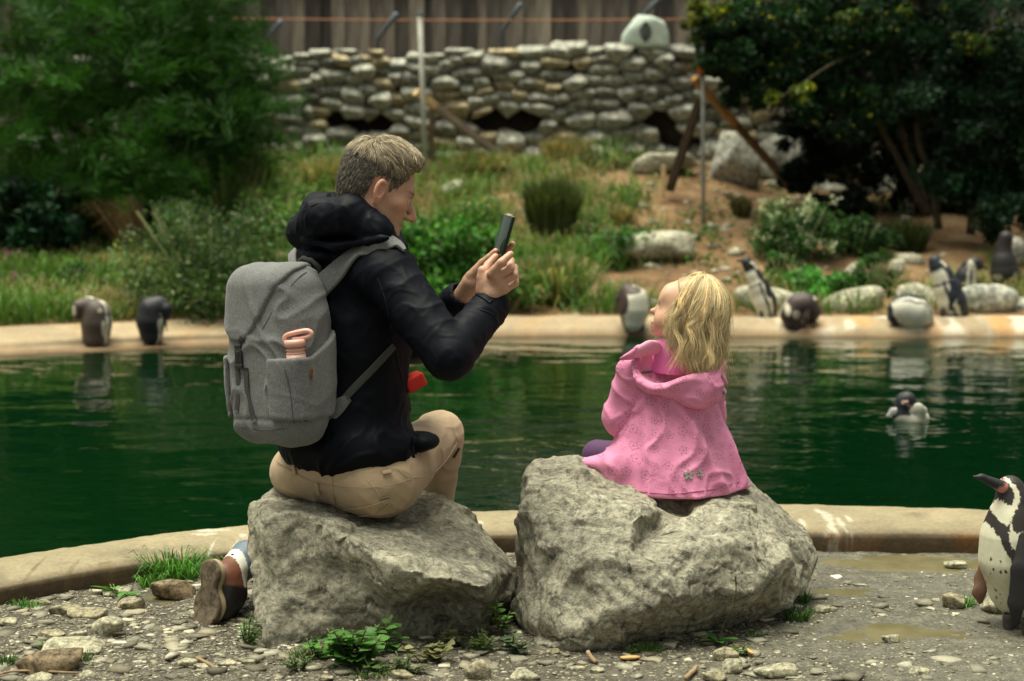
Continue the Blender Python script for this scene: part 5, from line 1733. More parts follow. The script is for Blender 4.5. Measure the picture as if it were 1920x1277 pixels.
dv += .0045 * (1 - np.abs(np.sin(V[:, 2] * 75 - V[:, 0] * 30 + f_ * 3))) ** 2 * blobw(V, W(800, 800, 4.85), .10)
dv += .005 * (1 - np.abs(np.sin(V[:, 2] * 80 + V[:, 0] * 40 + f_ * 3))) ** 2 * blobw(V, W(722, 945, 4.5), .075)
dv += .004 * creases(V, (9, 9, 5), 17, 1.2)
V = V + vnormals(V, F) * dv[:, None]
M_TAN = cloth_mat('tan_twill', (0.43, 0.315, 0.20), .8, 700, .2, .1, .1, .25)
tr = obj('trousers', make_mesh('trousers', V, F), M_TAN, man)
M_TAN2 = cloth_mat('tan_stitching', (0.36, 0.27, 0.17), .8)
M_TANL = cloth_mat('pale_stitching', (0.55, 0.45, 0.32), .8)
for pts, r, off in (([(625, 893), (627, 925), (634, 960)], .0014, 0), ([(520, 865), (575, 897), (640, 912), (720, 912), (770, 898)], .0016, .0002), ([(645, 955), (690, 948), (728, 935)], .0012, .0005),
                 ([(655, 966), (700, 962), (735, 940)], .0024, .0005), ([(745, 880), (760, 892), (778, 895)], .0012, .0), ([(765, 895), (800, 890), (830, 868), (855, 830)], .0012, 0), ([(690, 900), (710, 925), (722, 948)], .001, 0), ([(733, 938), (739, 955), (733, 968)], .0012, 0)):
    try:
        V, F = surf_tube(trousers, pts, r * .7, 26, off + .0036)
        obj('seam', make_mesh('seam', V, F), M_TAN2 if r > .0013 else M_TANL, tr)
    except Exception as e: print('seam', e)
for pts in ([(550, 862), (556, 890)], [(594, 903), (598, 924)], [(732, 885), (716, 888)]):
    V, F = surf_ribbon(trousers, pts, .011, .004, 8, .006); obj('belt_loop', make_mesh('belt_loop', V, F), M_TAN, tr)
V, F = surf_ribbon(trousers, [(711, 935), (729, 931)], .007, .003, 6, .006); obj('pocket_label', make_mesh('pocket_label', V, F), cloth_mat('olive_tab', (.16, .14, .09)), tr)
try:
    V, F = surf_ribbon(trousers, [(850, 858), (860, 840)], .010, .003, 6, .003); obj('patch', make_mesh('patch', V, F), cloth_mat('dark_tab', (.06, .04, .03)), tr)
except Exception as e: print('patch', e)

# left shoe, heel up and toes on the ground ------------------------
SN = unit([-.66, -.75, .12])
SU = unit(np.array([-.02, .10, 1.0]) - SN * (np.array([-.02, .10, 1.0]) @ SN))     # toe -> heel
SW = np.cross(SU, SN)
SR = np.array([SW, SN, SU]).astype(np.float32)
SC0 = W(396, 1110, 4.52)
def shoe_sole(p):
    q = (p - SC0.astype(np.float32)) @ SR.T / 1.12
    q = q.copy(); q[:, 1] += -0.30 * np.maximum(0, -q[:, 2] - .035) ** 1.0 * 1.2
    o = smin(ell(q * np.array([1, 0.0, 1], np.float32), (0.004, 0, .046), (.037, .05, .034)), ell(q * np.array([1, 0, 1], np.float32), (-.003, 0, -.036), (.049, .05, .052)), .03)
    d = smax(o, np.abs(q[:, 1]) - .013, .006)
    return d
def shoe_upper(p):
    q = (p - SC0.astype(np.float32)) @ SR.T / 1.06
    d = chain(q, [np.array(a) for a in ((0.002, -.040, .034), (0.0, -.050, -.006), (-.002, -.034, -.050))], (.039, .050, .041), .02)
    an = cap(q, np.array((0.002, -.045, .028)), ((W(464, 1046, 4.66) - SC0) @ SR.T / 1.06), .037, .048)
    d = smin(d, an, .02)
    return smax(d, q[:, 1] + .008, .006) + .002 * fbm(p * 30, 2)
M_SOLE = simple('worn_sole', (0.15, 0.115, 0.065), 0.85, 0.5, 45, 0.8, 0.004)
M_WELT = simple('pale_welt', (0.36, 0.29, 0.16), 0.8, 0.2, 300, 0.6, 0.001)
sh = empty('shoe', SC0, 0); sh.parent = man; sh.matrix_parent_inverse = wm(man).inverted()
V, F = sdf_mesh(shoe_upper, SC0 - .20, SC0 + .20, .004)
q = (V - SC0) @ SR.T
hl = sstep(.012, .022, q[:, 2] - .15 * (q[:, 1] + .05)) * (q[:, 1] > -.088)
C = np.tile([[.010, .009, .009]], (len(V), 1)); C = C * (1 - hl[:, None]) + np.array([.15, .055, .030]) * hl[:, None]
wcol = (q[:, 1] < -.088) ; C[wcol] = [.11, .15, .19]
wh = (q[:, 1] < -.072) & (q[:, 1] > -.100) & (q[:, 2] > .012) ; C[wh] = [.62, .60, .52]
me = make_mesh('shoe_upper', V, F); vcol(me, C)
k = NT('shoe_leather'); k.color(k.attr()).rough(.5, .4).bump(k.noise(120, 4), .2, .001)
obj('upper', me, k.m, sh, label='black upper with brown heel leather and white collar')
V, F = sdf_mesh(shoe_sole, SC0 - .14, SC0 + .14, .003)
q = (V - SC0) @ SR.T
me = make_mesh('sole', V, F)
ed = sstep(.006, .001, q[:, 1])[:, None]
C = np.array([.105, .078, .045]) * np.exp(1.1 * fbm(V * 38, 3) - .9 * creases(V, (50, 50, 50), 5, .5, 2, 5))[:, None] * (1 - ed) + np.array([.34, .27, .155]) * ed
vcol(me, C); k = NT('sole_rubber'); k.color(k.attr()).rough(.85).bump(k.noise(90, 6), .5, .002)
obj('sole', me, k.m, sh)
ic_, if_ = ico(2)
c = hit(shoe_upper, 436, 1040)
if c is not None: obj('eyelet', make_mesh('eyelet', ic_ * np.array([.0045, .003, .003]) + c, if_), simple('eyelet', (.05, .03, .03), .3), sh)

# phone ------------------------------------------------------------
PU = unit([.27, .06, .95]); PN = unit(np.array([-.90, -.36, .2])); PN = unit(PN - PU * (PN @ PU)); PW = np.cross(PU, PN)
PC = W(941, 455, 4.565)
ph = empty('phone', PC, 0, 'black smartphone held upright in the mans two hands', 'phone')
R = np.array([PW, PN, PU])
V, F = box_vf(PC, (.0360, .0045, .0745), R, .0035); obj('case', make_mesh('case', V, F), simple('black_phone', (.008, .008, .008), .3, .1, 20, 0), ph)
V, F = box_vf(PC + PN * .0048, (.0335, .0006, .072), R, .0004); obj('screen', make_mesh('screen', V, F), simple('dark_screen', (.008, .022, .010), .12, .3, 8, 0, spec=.6), ph)
V, F = box_vf(PC + PU * .068 - PN * .0065 + PW * -.016, (.015, .003, .012), R, .001); obj('camera_bump', make_mesh('camera_bump', V, F), simple('metal_rim', (.55, .5, .38), .3, .1, metal=.6), ph)
V, F = box_vf(PC + PU * .0748, (.034, .0030, .0008), R, .0003); obj('frame_edge', make_mesh('frame_edge', V, F), simple('metal_rim2', (.6, .56, .42), .35, .1, metal=.5), ph)

# ================================================================== backpack
BN = unit([-.66, -.75, .02]); BU = unit([-.13, -.03, .99]); BU = unit(BU - BN * (BU @ BN)); BW = np.cross(BU, BN)   # BW: towards the bottle side
BW = -BW if BW[0] < 0 else BW
BR = np.array([BW, BN, BU]).astype(np.float32)
BC = W(524, 664, 4.50)
bp = empty('backpack', BC, 0, 'grey canvas roll top backpack worn on the mans back', 'backpack')
def bq(p): return (p - BC.astype(np.float32)) @ BR.T
def bag_core(q, grow=0.0):
    z = q[:, 2]
    wv = 1 + .10 * sstep(-.26, -.05, z) - .16 * sstep(.05, .25, z)
    qq = q.copy(); qq[:, 0] = qq[:, 0] / wv; qq[:, 1] = (qq[:, 1] - .02 * np.clip(-z, 0, .2) * 1.5) / (1 + .12 * np.cos(z * 7))
    d = rbox(qq, (0, 0, -.002), (.128 + grow, .082 + grow, .236 + grow), .062)
    return d
def bag(p):
    q = bq(p)
    d = bag_core(q)
    # seam groove above the bottom panel
    d = d + .0035 * np.exp(-((q[:, 2] + .165 + .03 * np.abs(q[:, 0] + .02)) / .004) ** 2)
    return d
def flap_line(q):
    # lower edge of the lid: deepest at the middle of the back face, rising to the sides
    return .040 + 2.2 * np.maximum(0, np.abs(q[:, 0] + .055) - .02) ** 1.35 - .0 * q[:, 1] + .6 * np.maximum(0, .06 - q[:, 1])
def flap(p):
    q = bq(p)
    d = bag_core(q, .007)
    d = d - .005 * np.exp(-((q[:, 0] - .03 + .5 * (q[:, 2] - .1)) / .012) ** 2) * (q[:, 2] > .03)
    return smax(d, (flap_line(q) - q[:, 2]) * .6, .006)
_h0 = None
def _bagonly(p): return bag_core(bq(p))
_hb = hit(_bagonly, 557, 700)
BTU = unit([-.07, -.02, 1.0])
BT1 = W(557, 690, _hb[1] + .006) + BTU * .004
BT0 = BT1 - BTU * .15
def pocket(p):
    q = bq(p)
    d = smin(bag_core(q, .010), cap(p, BT0, BT1 + BTU * .03, .034, .034), .03)
    topz = -.005 + .55 * np.maximum(0, -(q[:, 1] - .02))
    c1 = (q[:, 2] - topz) * .8
    c2 = (.062 - q[:, 0]) 
    c3 = (-.165 - q[:, 2])
    return smax(smax(d, c1, .004), smax(c2, c3, .004), .004)
def pocket2(p):
    q = bq(p)
    d = bag_core(q, .009)
    return smax(smax(d, q[:, 2] - .0, .004), smax(q[:, 0] + .110, -.165 - q[:, 2], .004), .004)
k = NT('grey_melange')
fib = k.noise(520, 2, 0.8, vec=k.mapv(scale=(1, 1, .35)))
big = k.ramp(k.noise(7, 3), [(0.3, .85), (0.7, 1.08)])
k.color(k.mix(1.0, k.ramp(fib, [(0.35, (0.100, 0.103, 0.104)), (0.62, (0.215, 0.220, 0.215))]), big, 'MULTIPLY')).rough(.9, .2).bump(fib, .35, .001).bump(k.noise(30, 4, .6, dist=1.0), .25, .006)
k.b.inputs['Sheen Weight'].default_value = .1
M_BAG = k.m
M_BAGD = cloth_mat('grey_seam', (0.07, 0.07, 0.068), .8)
M_WEB = cloth_mat('dark_webbing', (0.055, 0.055, 0.053), .7, 500, .3)
M_PLA = simple('black_buckle', (.02, .02, .02), .35, .1, 20, 0, spec=.5)
lo, hi = BC - np.array([.26, .26, .32]), BC + np.array([.26, .26, .32])
for nm, fn in (('bag', bag), ('flap', flap), ('side_pocket', pocket), ('side_pocket', pocket2)):
    V, F = sdf_mesh(fn, lo, hi, .005)
    V = smooth_v(V, F, 1, .3)
    V = V + vnormals(V, F) * (.005 * fbm(V * 6, 3, seed=4) + .005 * creases(V, (6, 6, 9), 41, 1.5) * (0.3 + (nm == 'bag')))[:, None]
    obj(nm, make_mesh(nm, V, F), M_BAG, bp)
allbag = lambda p: np.minimum(np.minimum(bag(p), flap(p)), pocket(p))
def add_on(name, v, mat, par): return obj(name, make_mesh(name, *v), mat, par)
for pts, w in (([(446, 688), (448, 735), (444, 772)], .018), ([(462, 690), (465, 740), (478, 792)], .017), ([(455, 632), (448, 660)], .017)):
    add_on('strap', surf_ribbon(allbag, pts, w, .0022, 16, .003), M_WEB, bp)
h = hit(allbag, 451, 668)
nb_ = nrm_at(allbag, h); Rb = np.array([unit(np.cross(BU, nb_)), nb_, BU])
V, F = merge([box_vf(h + nb_ * .006, (.013, .0045, .022), Rb, .003), box_vf(h + nb_ * .0105 + BU * .008, (.008, .002, .006), Rb, .001), box_vf(h + nb_ * .007 - BU * .026, (.014, .004, .006), Rb, .002), box_vf(h + nb_ * .007 + BU * .026, (.0125, .004, .005), Rb, .002)])
obj('buckle', make_mesh('buckle', V, F), M_PLA, bp)
for pts in ([(452, 800), (500, 806), (552, 800), (580, 785)], [(534, 690), (545, 740), (550, 795)], [(597, 500), (560, 520), (520, 570), (490, 620), (470, 634)]):
    try: add_on('seam', surf_tube(allbag, pts, .0013, 26, .0004), M_BAGD, bp)
    except Exception as e: print('seam', e)
h = hit(allbag, 583, 700)
nb_ = nrm_at(allbag, h); ub = unit(np.array([.18, -.02, .35])); ub = unit(ub - nb_ * (ub @ nb_)); Rb = np.array([ub, nb_, np.cross(nb_, ub)])
V, F = box_vf(h + nb_ * .001, (.012, .0015, .005), Rb, .0008); obj('leather_tag', make_mesh('leather_tag', V, F), simple('brown_leather', (.16, .05, .02), .6), bp)
jk0 = lambda p: jacket(p, False)
# shoulder straps: padded bands lying on the jacket
V, F = surf_ribbon(jk0, [(604, 538), (634, 510), (664, 482), (696, 461), (724, 455), (744, 462), (756, 474)], .052, .009, 40, .006, widths=[.062, .056, .052, .048, .044, .034, .010])
obj('shoulder_strap', make_mesh('shoulder_strap', V, F), M_BAG, bp)
add_on('strap', surf_ribbon(jacket, [(628, 768), (660, 732), (700, 690), (738, 648)], .020, .0025, 26, .004), M_WEB, bp)
V, F = surf_ribbon(jacket, [(604, 766), (626, 766), (655, 746)], .05, .006, 12, .004, widths=[.075, .055, .02])
obj('strap_tab', make_mesh('strap_tab', V, F), M_BAG, bp)
V, F = surf_ribbon(jacket, [(552, 474), (552, 488), (556, 505)], .03, .008, 10, .006)
obj('shoulder_strap', make_mesh('shoulder_strap', V, F), M_BAG, bp, label='far shoulder strap, only a pale sliver shows')
V, F = tube([W(*a) for a in ((562, 490, 4.60), (570, 484, 4.56), (585, 488, 4.54), (597, 500, 4.54), (600, 515, 4.55))], .008, 8)
obj('grab_handle', make_mesh('grab_handle', V, F), M_WEB, bp)

# bottle -----------------------------------------------------------
B1 = BT1 + BTU * .034
BM_P = simple('pink_plastic', (.74, .40, .33), .35, .06, 10, 0, spec=.45)
bt = empty('bottle', B1 - BTU * .12, 0, 'pink drinking bottle with a loop lid in the backpack side pocket', 'bottle')
rr = [.0255, .0255] ; V, F = tube([B1 - BTU * .12, B1 - BTU * .001], .0255, 20); obj('body', make_mesh('body', V, F), BM_P, bt)
ps = [B1 + BTU * t for t in (.0, .003, .004, .008, .009, .013, .0135, .017, .0175, .019, .0195, .034, .037)]
V, F = tube(ps, [.0255, .0255, .0230, .0230, .0255, .0255, .0230, .0230, .0265, .0265, .0285, .0285, .025], 22); obj('lid', make_mesh('lid', V, F), BM_P, bt)
V, F = tube([B1 + BTU * .0172, B1 + BTU * .0196], .0272, 22); obj('ring', make_mesh('ring', V, F), simple('dark_ring', (.12, .11, .07), .3), bt)
L0 = B1 + BTU * .035
bs = unit(np.cross(BTU, [0, 1, 0]))
pts = [L0 + bs * .027 - BTU * .004, L0 + bs * .022 + BTU * .013, L0 - bs * .004 + BTU * .019, L0 - bs * .032 + BTU * .022, L0 - bs * .044 + BTU * .016, L0 - bs * .040 + BTU * .008, L0 - bs * .020 + BTU * .003, L0 + bs * .006 + BTU * .002]
V, F = tube(spline(pts, 30), .0066, 8); obj('loop_handle', make_mesh('loop_handle', V, F), BM_P, bt)

# ================================================================== the girl
girl = empty('person', W(1255, 900, 4.80), 0, 'small blond girl in a pink flowered coat sitting on the right boulder looking up', 'person')
GYw, GP = rad(180 - 12), rad(19)
gf = np.array([math.cos(GYw) * math.cos(GP), math.sin(GYw) * math.cos(GP), math.sin(GP)])
GR = frame(gf); GC = W(1290, 577, 4.74); GS = 0.86
def girl_body(p):
    d = near(p, GC, .17, lambda x: head_sdf(head_local(x, GC, GR, GS), child=True) * GS)
    d = smin(d, cap(p, GC + GR.T @ np.array([0, -.025, -.05]), W(1275, 690, 4.78), .038, .044), .02)
    d = smin(d, cap(p, W(1270, 715, 4.81), W(1258, 860, 4.82), .045, .07), .02)
    for a, b, c in ((W(1195, 700, 4.78), W(1170, 780, 4.84), W(1200, 828, 5.0)), (W(1320, 705, 4.80), W(1318, 785, 4.92), W(1280, 820, 5.05))):
        d = smin(d, cap(p, a, b, .030, .026), .02); d = smin(d, cap(p, b, c, .026, .020), .01)
        d = smin(d, ell(p, c, (.028, .03, .018)), .01)
    return d
V, F = sdf_mesh(girl_body, np.array([W(1100, 500, 4.7)[0], 4.5, .30]), np.array([W(1400, 500, 4.8)[0], 5.15, 1.06]), .0032)
q = head_local(V.astype(np.float32), GC, GR, GS); qa = q.copy(); qa[:, 0] = np.abs(q[:, 0])
C = np.tile([[0.56, 0.345, 0.225]], (len(V), 1))
blob(qa, (.042, .062, -.055), (.026, .03, .024), .5, (.66, .30, .22)); blob(q, (0, .10, -.05), (.014, .02, .014), .4, (.66, .33, .25))
blob(qa, (.082, -.006, -.026), (.016, .03, .04), .6, (0.60, 0.25, 0.17)); blob(q, (0, .098, -.087), (.024, .02, .010), .8, (.50, .18, .15))
eb = np.exp(-((np.abs(q[:, 0]) - .034) / .017) ** 2 - ((q[:, 1] - .088) / .02) ** 2 - ((q[:, 2] + .001) / .0035) ** 2)[:, None] * .15
C = C * (1 - eb) + np.array([.30, .20, .12]) * eb
el = np.exp(-((np.abs(q[:, 0]) - .033) / .014) ** 2 - ((q[:, 1] - .086) / .012) ** 2 - ((q[:, 2] + .0175 + .1 * np.abs(np.abs(q[:, 0]) - .033)) / .0030) ** 2)[:, None] * .95
C = C * (1 - el) + np.array([.08, .05, .035]) * el
me = make_mesh('body', V, F); vcol(me, C); obj('body', me, M_SKIN, girl)
for sx_ in (-1, 1):
    c = GC + GR.T @ np.array([sx_ * .031, .0745, -.0225]) * GS
    v, f = ico(3); me = make_mesh('eye', v * .0102 + c, f); dd = v @ GR[1]
    vcol(me, np.where((dd > .93)[:, None], [[.02, .02, .02]], np.where((dd > .80)[:, None], [[.09, .14, .20]], [[.62, .60, .58]])))
    k = NT('eyeball'); k.color(k.attr()).rough(0.15); obj('eye', me, k.m, girl)

# hair: mass plus long wavy locks ---------------------------------
rs = np.random.RandomState(202)
def gh(p):
    q = head_local(p, GC, GR, GS)
    d = ell(q, (0, -.012, .018), (.086, .106, .092))
    d = smin(d, ell(q, (0, -.052, -.045), (.078, .062, .075)), .03)
    lim = np.interp(q[:, 1], [-.13, -.03, -.01, .018, .034, .050, .066, .13], [-.105, -.075, .0, .012, .030, .052, .076, .09]).astype(np.float32)
    return smax(d, (lim - q[:, 2]) * .6, .010) * GS
V, F = sdf_mesh(gh, GC - .15, GC + .15, .0035)
N_ = grad(gh, V); q = head_local(V.astype(np.float32), GC, GR, GS)
V = V + N_ * (.004 * sstep(.05, -.01, q[:, 1]) * np.sin(np.arctan2(q[:, 0], q[:, 1]) * 30 + 3 * fbm(q * 14, 2)))[:, None] - N_ * .004
hm = make_mesh('hair', V, F); vcol(hm, np.tile([[.34, .25, .12]], (len(V), 1)) * np.exp(rs.normal(0, .15, (len(V), 1))))
gk = NT('blond_hair'); gk.color(gk.attr()).rough(.38, .4); M_BLOND = gk.m
ghair = obj('hair', hm, M_BLOND, girl)
def locks(n, seed, r0, jit, lo_az, hi_az, cols, per, lmin=.16, lmax=.26, wav=.010, out_=0.0):
    rs = np.random.RandomState(seed); paths = []; cc = []
    for i in range(n):
        az = rs.uniform(lo_az, hi_az)               # 0 = face side, +-pi = back, in head space around the up axis
        sx_, cy_ = math.sin(az), math.cos(az)
        L_ = rs.uniform(lmin, lmax); K = 16
        # start near the parting
        st = rs.uniform(.05, .75)
        base = np.array([rs.normal(0, .012), -.02 + rs.normal(0, .03), 0])
        pts = []
        ph0, ph1 = rs.uniform(0, 6.3), rs.uniform(0, 6.3); fr = rs.uniform(1.3, 2.6); wv = wav * rs.uniform(.5, 1.6)
        rx, ry, rz = .0875 + out_ + rs.uniform(-.004, .006), .1075 + out_ + rs.uniform(-.004, .006), .0935 + out_
        for t in np.linspace(0, 1, K):
            s = st * .9 + t * (L_ + .10) / .10
            if s < 1.75:
                p_ = np.array([sx_ * rx * math.sin(min(s, 1.62)), cy_ * ry * math.sin(min(s, 1.62)) - .012, .018 + rz * math.cos(s)])
            else:
                p_ = np.array([sx_ * rx * 1.0, cy_ * ry * 1.0 - .012, .018 + rz * math.cos(1.75) - (s - 1.75) * .100])
            e = max(0, s - 1.2)
            p_ = p_ + np.array([sx_, cy_, 0]) * (wv * math.sin(ph0 + fr * s * 2) * min(1, e) + .004 * e) + np.array([cy_, -sx_, 0]) * wv * 1.2 * math.sin(ph1 + fr * s * 1.7) * min(1, e)
            pts.append(p_)
        P = np.array(pts)
        # below the skull hair falls by gravity, not along the tilted head axis
        world_ = P * GS @ GR + GC
        low = np.clip((-.02 - P[:, 2]) / .12, 0, 1.5)[:, None]
        world_ = world_ + low * np.array([-.012 * 0, 0, 0])
        fall = np.where(P[:, 2] < -.03)[0]
        if len(fall) and fall[0] > 0:
            f0 = fall[0]; anch = world_[f0]
            for j in fall:
                dl = np.linalg.norm(world_[j] - anch)
                hor = (world_[j] - anch); hor[2] = 0
                world_[j] = anch + hor * .35 + np.array([0, 0, -dl * .97]) + np.array([math.sin(ph0 + j * .7), math.cos(ph1 + j * .6), 0]) * wv * .6 * min(1, dl / .05)
        c = np.array(cols[rs.randint(len(cols))]) * math.exp(rs.normal(0, .22))
        off = rs.normal(size=(per, 3)) * jit
        for o_ in off:
            sp_k = np.linspace(.6, 1.0, K)[:, None]
            sp_k = (.55 + 1.5 * np.linspace(0, 1, K) ** 2)[:, None]
            paths.append(world_ + o_ * sp_k + np.stack([np.sin(np.linspace(0, 9, K) + o_[0] * 900), np.cos(np.linspace(0, 8, K) + o_[1] * 900), np.zeros(K)], 1) * .0012 * sp_k + rs.normal(size=3) * .001); cc.append(c * math.exp(rs.normal(0, .15)))
    paths = np.array(paths)
    V, F = strand_mesh(paths, r0 * rs.uniform(.7, 1.3, len(paths)), rs, .35)
    return V, F, np.repeat(np.array(cc), 16 * 3, 0)
BL = [(.84, .67, .38), (.68, .52, .28), (.92, .79, .50), (.46, .34, .18)]
BB = [(.44, .33, .16), (.30, .22, .11), (.60, .47, .24)]
PI_ = math.pi
sets = [locks(50, 1, .0007, .0034, PI_ * .36, PI_ * .62, BL, 14, .13, .20, .012),
        locks(80, 2, .00055, .0034, -PI_ * .68, -PI_ * .54, BL, 30, .13, .215, .016),
        locks(34, 7, .00055, .0030, -PI_ * .47, -PI_ * .37, BL, 22, .10, .17, .016, .002),
        locks(150, 3, .00055, .0040, PI_ * .60, PI_ * 1.36, BB + BL[:2], 30, .11, .22, .012),
        locks(44, 4, .0006, .0028, PI_ * 1.0, PI_ * 1.5, [BL[2], BL[0]], 26, .12, .23, .018, .005),
        locks(240, 5, .0004, .006, PI_ * .27, PI_ * 1.6, BL, 4, .12, .24, .016, .007)]
names = ['side_locks', 'side_locks', 'side_locks', 'back_locks', 'loose_locks', 'flyaway_strands']
for nm, (V, F, C) in zip(names, sets):
    me = make_mesh(nm, V, F); vcol(me, C); tag(obj(nm, me, M_BLOND, ghair), kind='stuff')

# coat -------------------------------------------------------------
def coat_mat(name, base, lines=(0.16, 0.045, 0.10)):
    k = NT(name)
    sx = k.n.new('ShaderNodeSeparateXYZ'); k.l.new(k.co, sx.inputs[0])
    def layer(scale, ox, pet, rad0, wid, seed):
        cb = k.n.new('ShaderNodeCombineXYZ')
        k.l.new(k.math('ADD', k.math('MULTIPLY', k.math('ADD', sx.outputs[0], k.math('MULTIPLY', sx.outputs[1], .15)), scale), ox), cb.inputs[0])
        k.l.new(k.math('MULTIPLY', sx.outputs[2], scale), cb.inputs[1])
        v = k.n.new('ShaderNodeTexVoronoi'); v.voronoi_dimensions = '2D'; v.inputs['Scale'].default_value = 1; v.inputs['Randomness'].default_value = .55
        k.l.new(cb.outputs[0], v.inputs['Vector'])
        df = k.n.new('ShaderNodeVectorMath'); df.operation = 'SUBTRACT'; k.l.new(cb.outputs[0], df.inputs[0]); k.l.new(v.outputs['Position'], df.inputs[1])
        ln = k.n.new('ShaderNodeVectorMath'); ln.operation = 'LENGTH'; k.l.new(df.outputs[0], ln.inputs[0])
        s2 = k.n.new('ShaderNodeSeparateXYZ'); k.l.new(df.outputs[0], s2.inputs[0])
        cs = k.n.new('ShaderNodeSeparateColor'); k.l.new(v.outputs['Color'], cs.inputs[0])
        th = k.math('ADD', k.math('ARCTAN2', s2.outputs[0], s2.outputs[1]), k.math('MULTIPLY', cs.outputs[0], 6.28))
        pr = k.math('POWER', k.math('ABSOLUTE', k.math('COSINE', k.math('MULTIPLY', th, pet / 2))), .45)
        R_ = k.math('MULTIPLY', pr, k.math('ADD', rad0, k.math('MULTIPLY', cs.outputs[1], rad0 * .35)))
        e = k.math('ABSOLUTE', k.math('SUBTRACT', ln.outputs['Value'], R_))
        line = k.ramp(e, [(wid * .55, 1.0), (wid * 1.25, 0.0)])
        cen = k.ramp(ln.outputs['Value'], [(.045, 1.0), (.07, 0.0)])
        on = k.ramp(cs.outputs[2], [(.12, 0.0), (.14, 1.0)])
        return k.mix(1.0, k.mix(1.0, line, cen, 'ADD'), on, 'MULTIPLY')
    m1 = layer(25, 0.0, 5, .25, .026, 0)
    m2 = layer(30, 7.3, 2, .20, .026, 1)
    c0 = k.ramp(k.noise(6, 4), [(0.3, tuple(x * .93 for x in base)), (0.7, tuple(min(1, x * 1.05) for x in base))])
    c = k.mix(k.math('MULTIPLY', m1, .62), c0, lines); c = k.mix(k.math('MULTIPLY', m2, .35), c, lines)
    k.color(c).rough(.55, .3); k.b.inputs['Sheen Weight'].default_value = .05
    k.bump(k.noise(20, 4, .5, dist=1), .4, .008).bump(k.noise(600, 2), .08, .0005)
    return k.m
M_COAT = coat_mat('pink_coat', (0.66, 0.225, 0.385))
M_LIN = cloth_mat('pale_pink_lining', (0.74, 0.30, 0.44), .7, 500, .1, .15, .06, .2)
M_LIN2 = cloth_mat('bright_pink_lining', (0.74, 0.20, 0.47), .7)
HN = unit([-.10, -.66, .74])
hc = W(1270, 684, 4.70); HRm = np.array([unit(np.cross(HN, [0, 1, 0])) * -1, unit(np.cross(HN, np.cross(HN, [0, 1, 0]))), HN]).astype(np.float32)
hx = unit([1, .12, -.02]); hx = unit(hx - HN * (hx @ HN)); hy = np.cross(HN, hx); HRm = np.array([hx, hy, HN]).astype(np.float32)
HB = W(1258, 905, 4.80)
A1, A2, A3 = W(1194, 700, 4.77), W(1168, 782, 4.80), W(1200, 832, 4.96)
B1g, B2g, B3g = W(1318, 702, 4.80), W(1322, 782, 4.90), W(1285, 820, 5.04)
def coat(p):
    d = ell(p, W(1266, 735, 4.78), (.100, .086, .11))
    cone = cap(p, W(1262, 700, 4.78), HB + np.array([0, 0, -.03]), .080, .225, None)
    d = smin(d, cone, .05)
    d = smax(d, HB[2] - .006 - p[:, 2], .012)
    d = smin(d, cap(p, W(1205, 692, 4.77), W(1312, 698, 4.79), .060, .060), .03)
    # front panel spread over the rock to the left
    d = smin(d, cap(p, W(1185, 868, 4.74), W(1078, 868, 4.80), .075, .012, (0, 0, 1, .6)), .04)
    a = smin(cap(p, A1, A2, .056, .053), cap(p, A2, A3, .052, .044), .02)
    b = smin(cap(p, B1g, B2g, .056, .050), cap(p, B2g, B3g, .050, .044), .02)
    d = smin(d, a, .005); d = smin(d, b, .006)
    neck = cap(p, W(1278, 640, 4.77), W(1275, 690, 4.78), .055, .045)
    d = smax(d, -neck, .01)
    q = (p - hc.astype(np.float32)) @ HRm.T
    return smax(d, -ell(q, (.0, .010, .020), (.119, .081, .089)), .003)
def coat_disp(V):
    P = V - HB
    az = np.arctan2(P[:, 0], -P[:, 1])
    low = sstep(.28, -.02, P[:, 2])
    n = fbm(np.stack([np.sin(az) * 2.2, np.cos(az) * 2.2, P[:, 2] * 1.5], 1), 2, seed=5)
    dv = .011 * low * np.sin(az * 5 + 2.4 * n + 1.2) + .004 * low * np.sin(az * 11 + 3 * n)
    # diagonal drag from the left armpit to the right hem
    u = P @ unit([.55, 0, -.83]); 
    q1 = P[:, 0] + .06 + (P[:, 2] - .22) * .42
    dv += .017 * np.exp(-((P[:, 0] - (.02 + (.22 - P[:, 2]) * .55)) / .018) ** 2) * sstep(.30, .2, P[:, 2]) * sstep(-.02, .05, P[:, 2])
    dv += .010 * np.exp(-((P[:, 0] - (-.075 - (.22 - P[:, 2]) * .10)) / .016) ** 2) * sstep(.30, .2, P[:, 2]) * sstep(.02, .10, P[:, 2])
    dv += .009 * creases(V, (8, 8, 3.5), 3, 1.2) + .007 * fbm(V * 7, 3, seed=7)
    for A, B in ((A1, A2), (A2, A3), (B1g, B2g)):
        L_ = np.linalg.norm(B - A); ax = (B - A) / L_; uu = np.clip((V - A) @ ax / L_, 0, 1)
        r = np.linalg.norm(V - A - np.outer(uu * L_, ax), axis=1); w = sstep(.085, .06, r)
        dv += w * .005 * (1 - np.abs(np.sin(uu * L_ * 46 + 2.5 * fbm(V * 9, 2, seed=3)))) ** 2
    return dv
V, F = sdf_mesh(coat, np.array([W(1050, 500, 4.8)[0], 4.48, .26]), np.array([W(1430, 500, 4.8)[0], 5.2, .86]), .0048)
NC = vnormals(V, F); NC[:, 2] *= .35; lowz = V[:, 2] < HB[2] + .012; NC[lowz, 2] = 0
V = V + NC * coat_disp(V)[:, None]
ct = obj('coat', make_mesh('coat', V, F), M_COAT, girl)
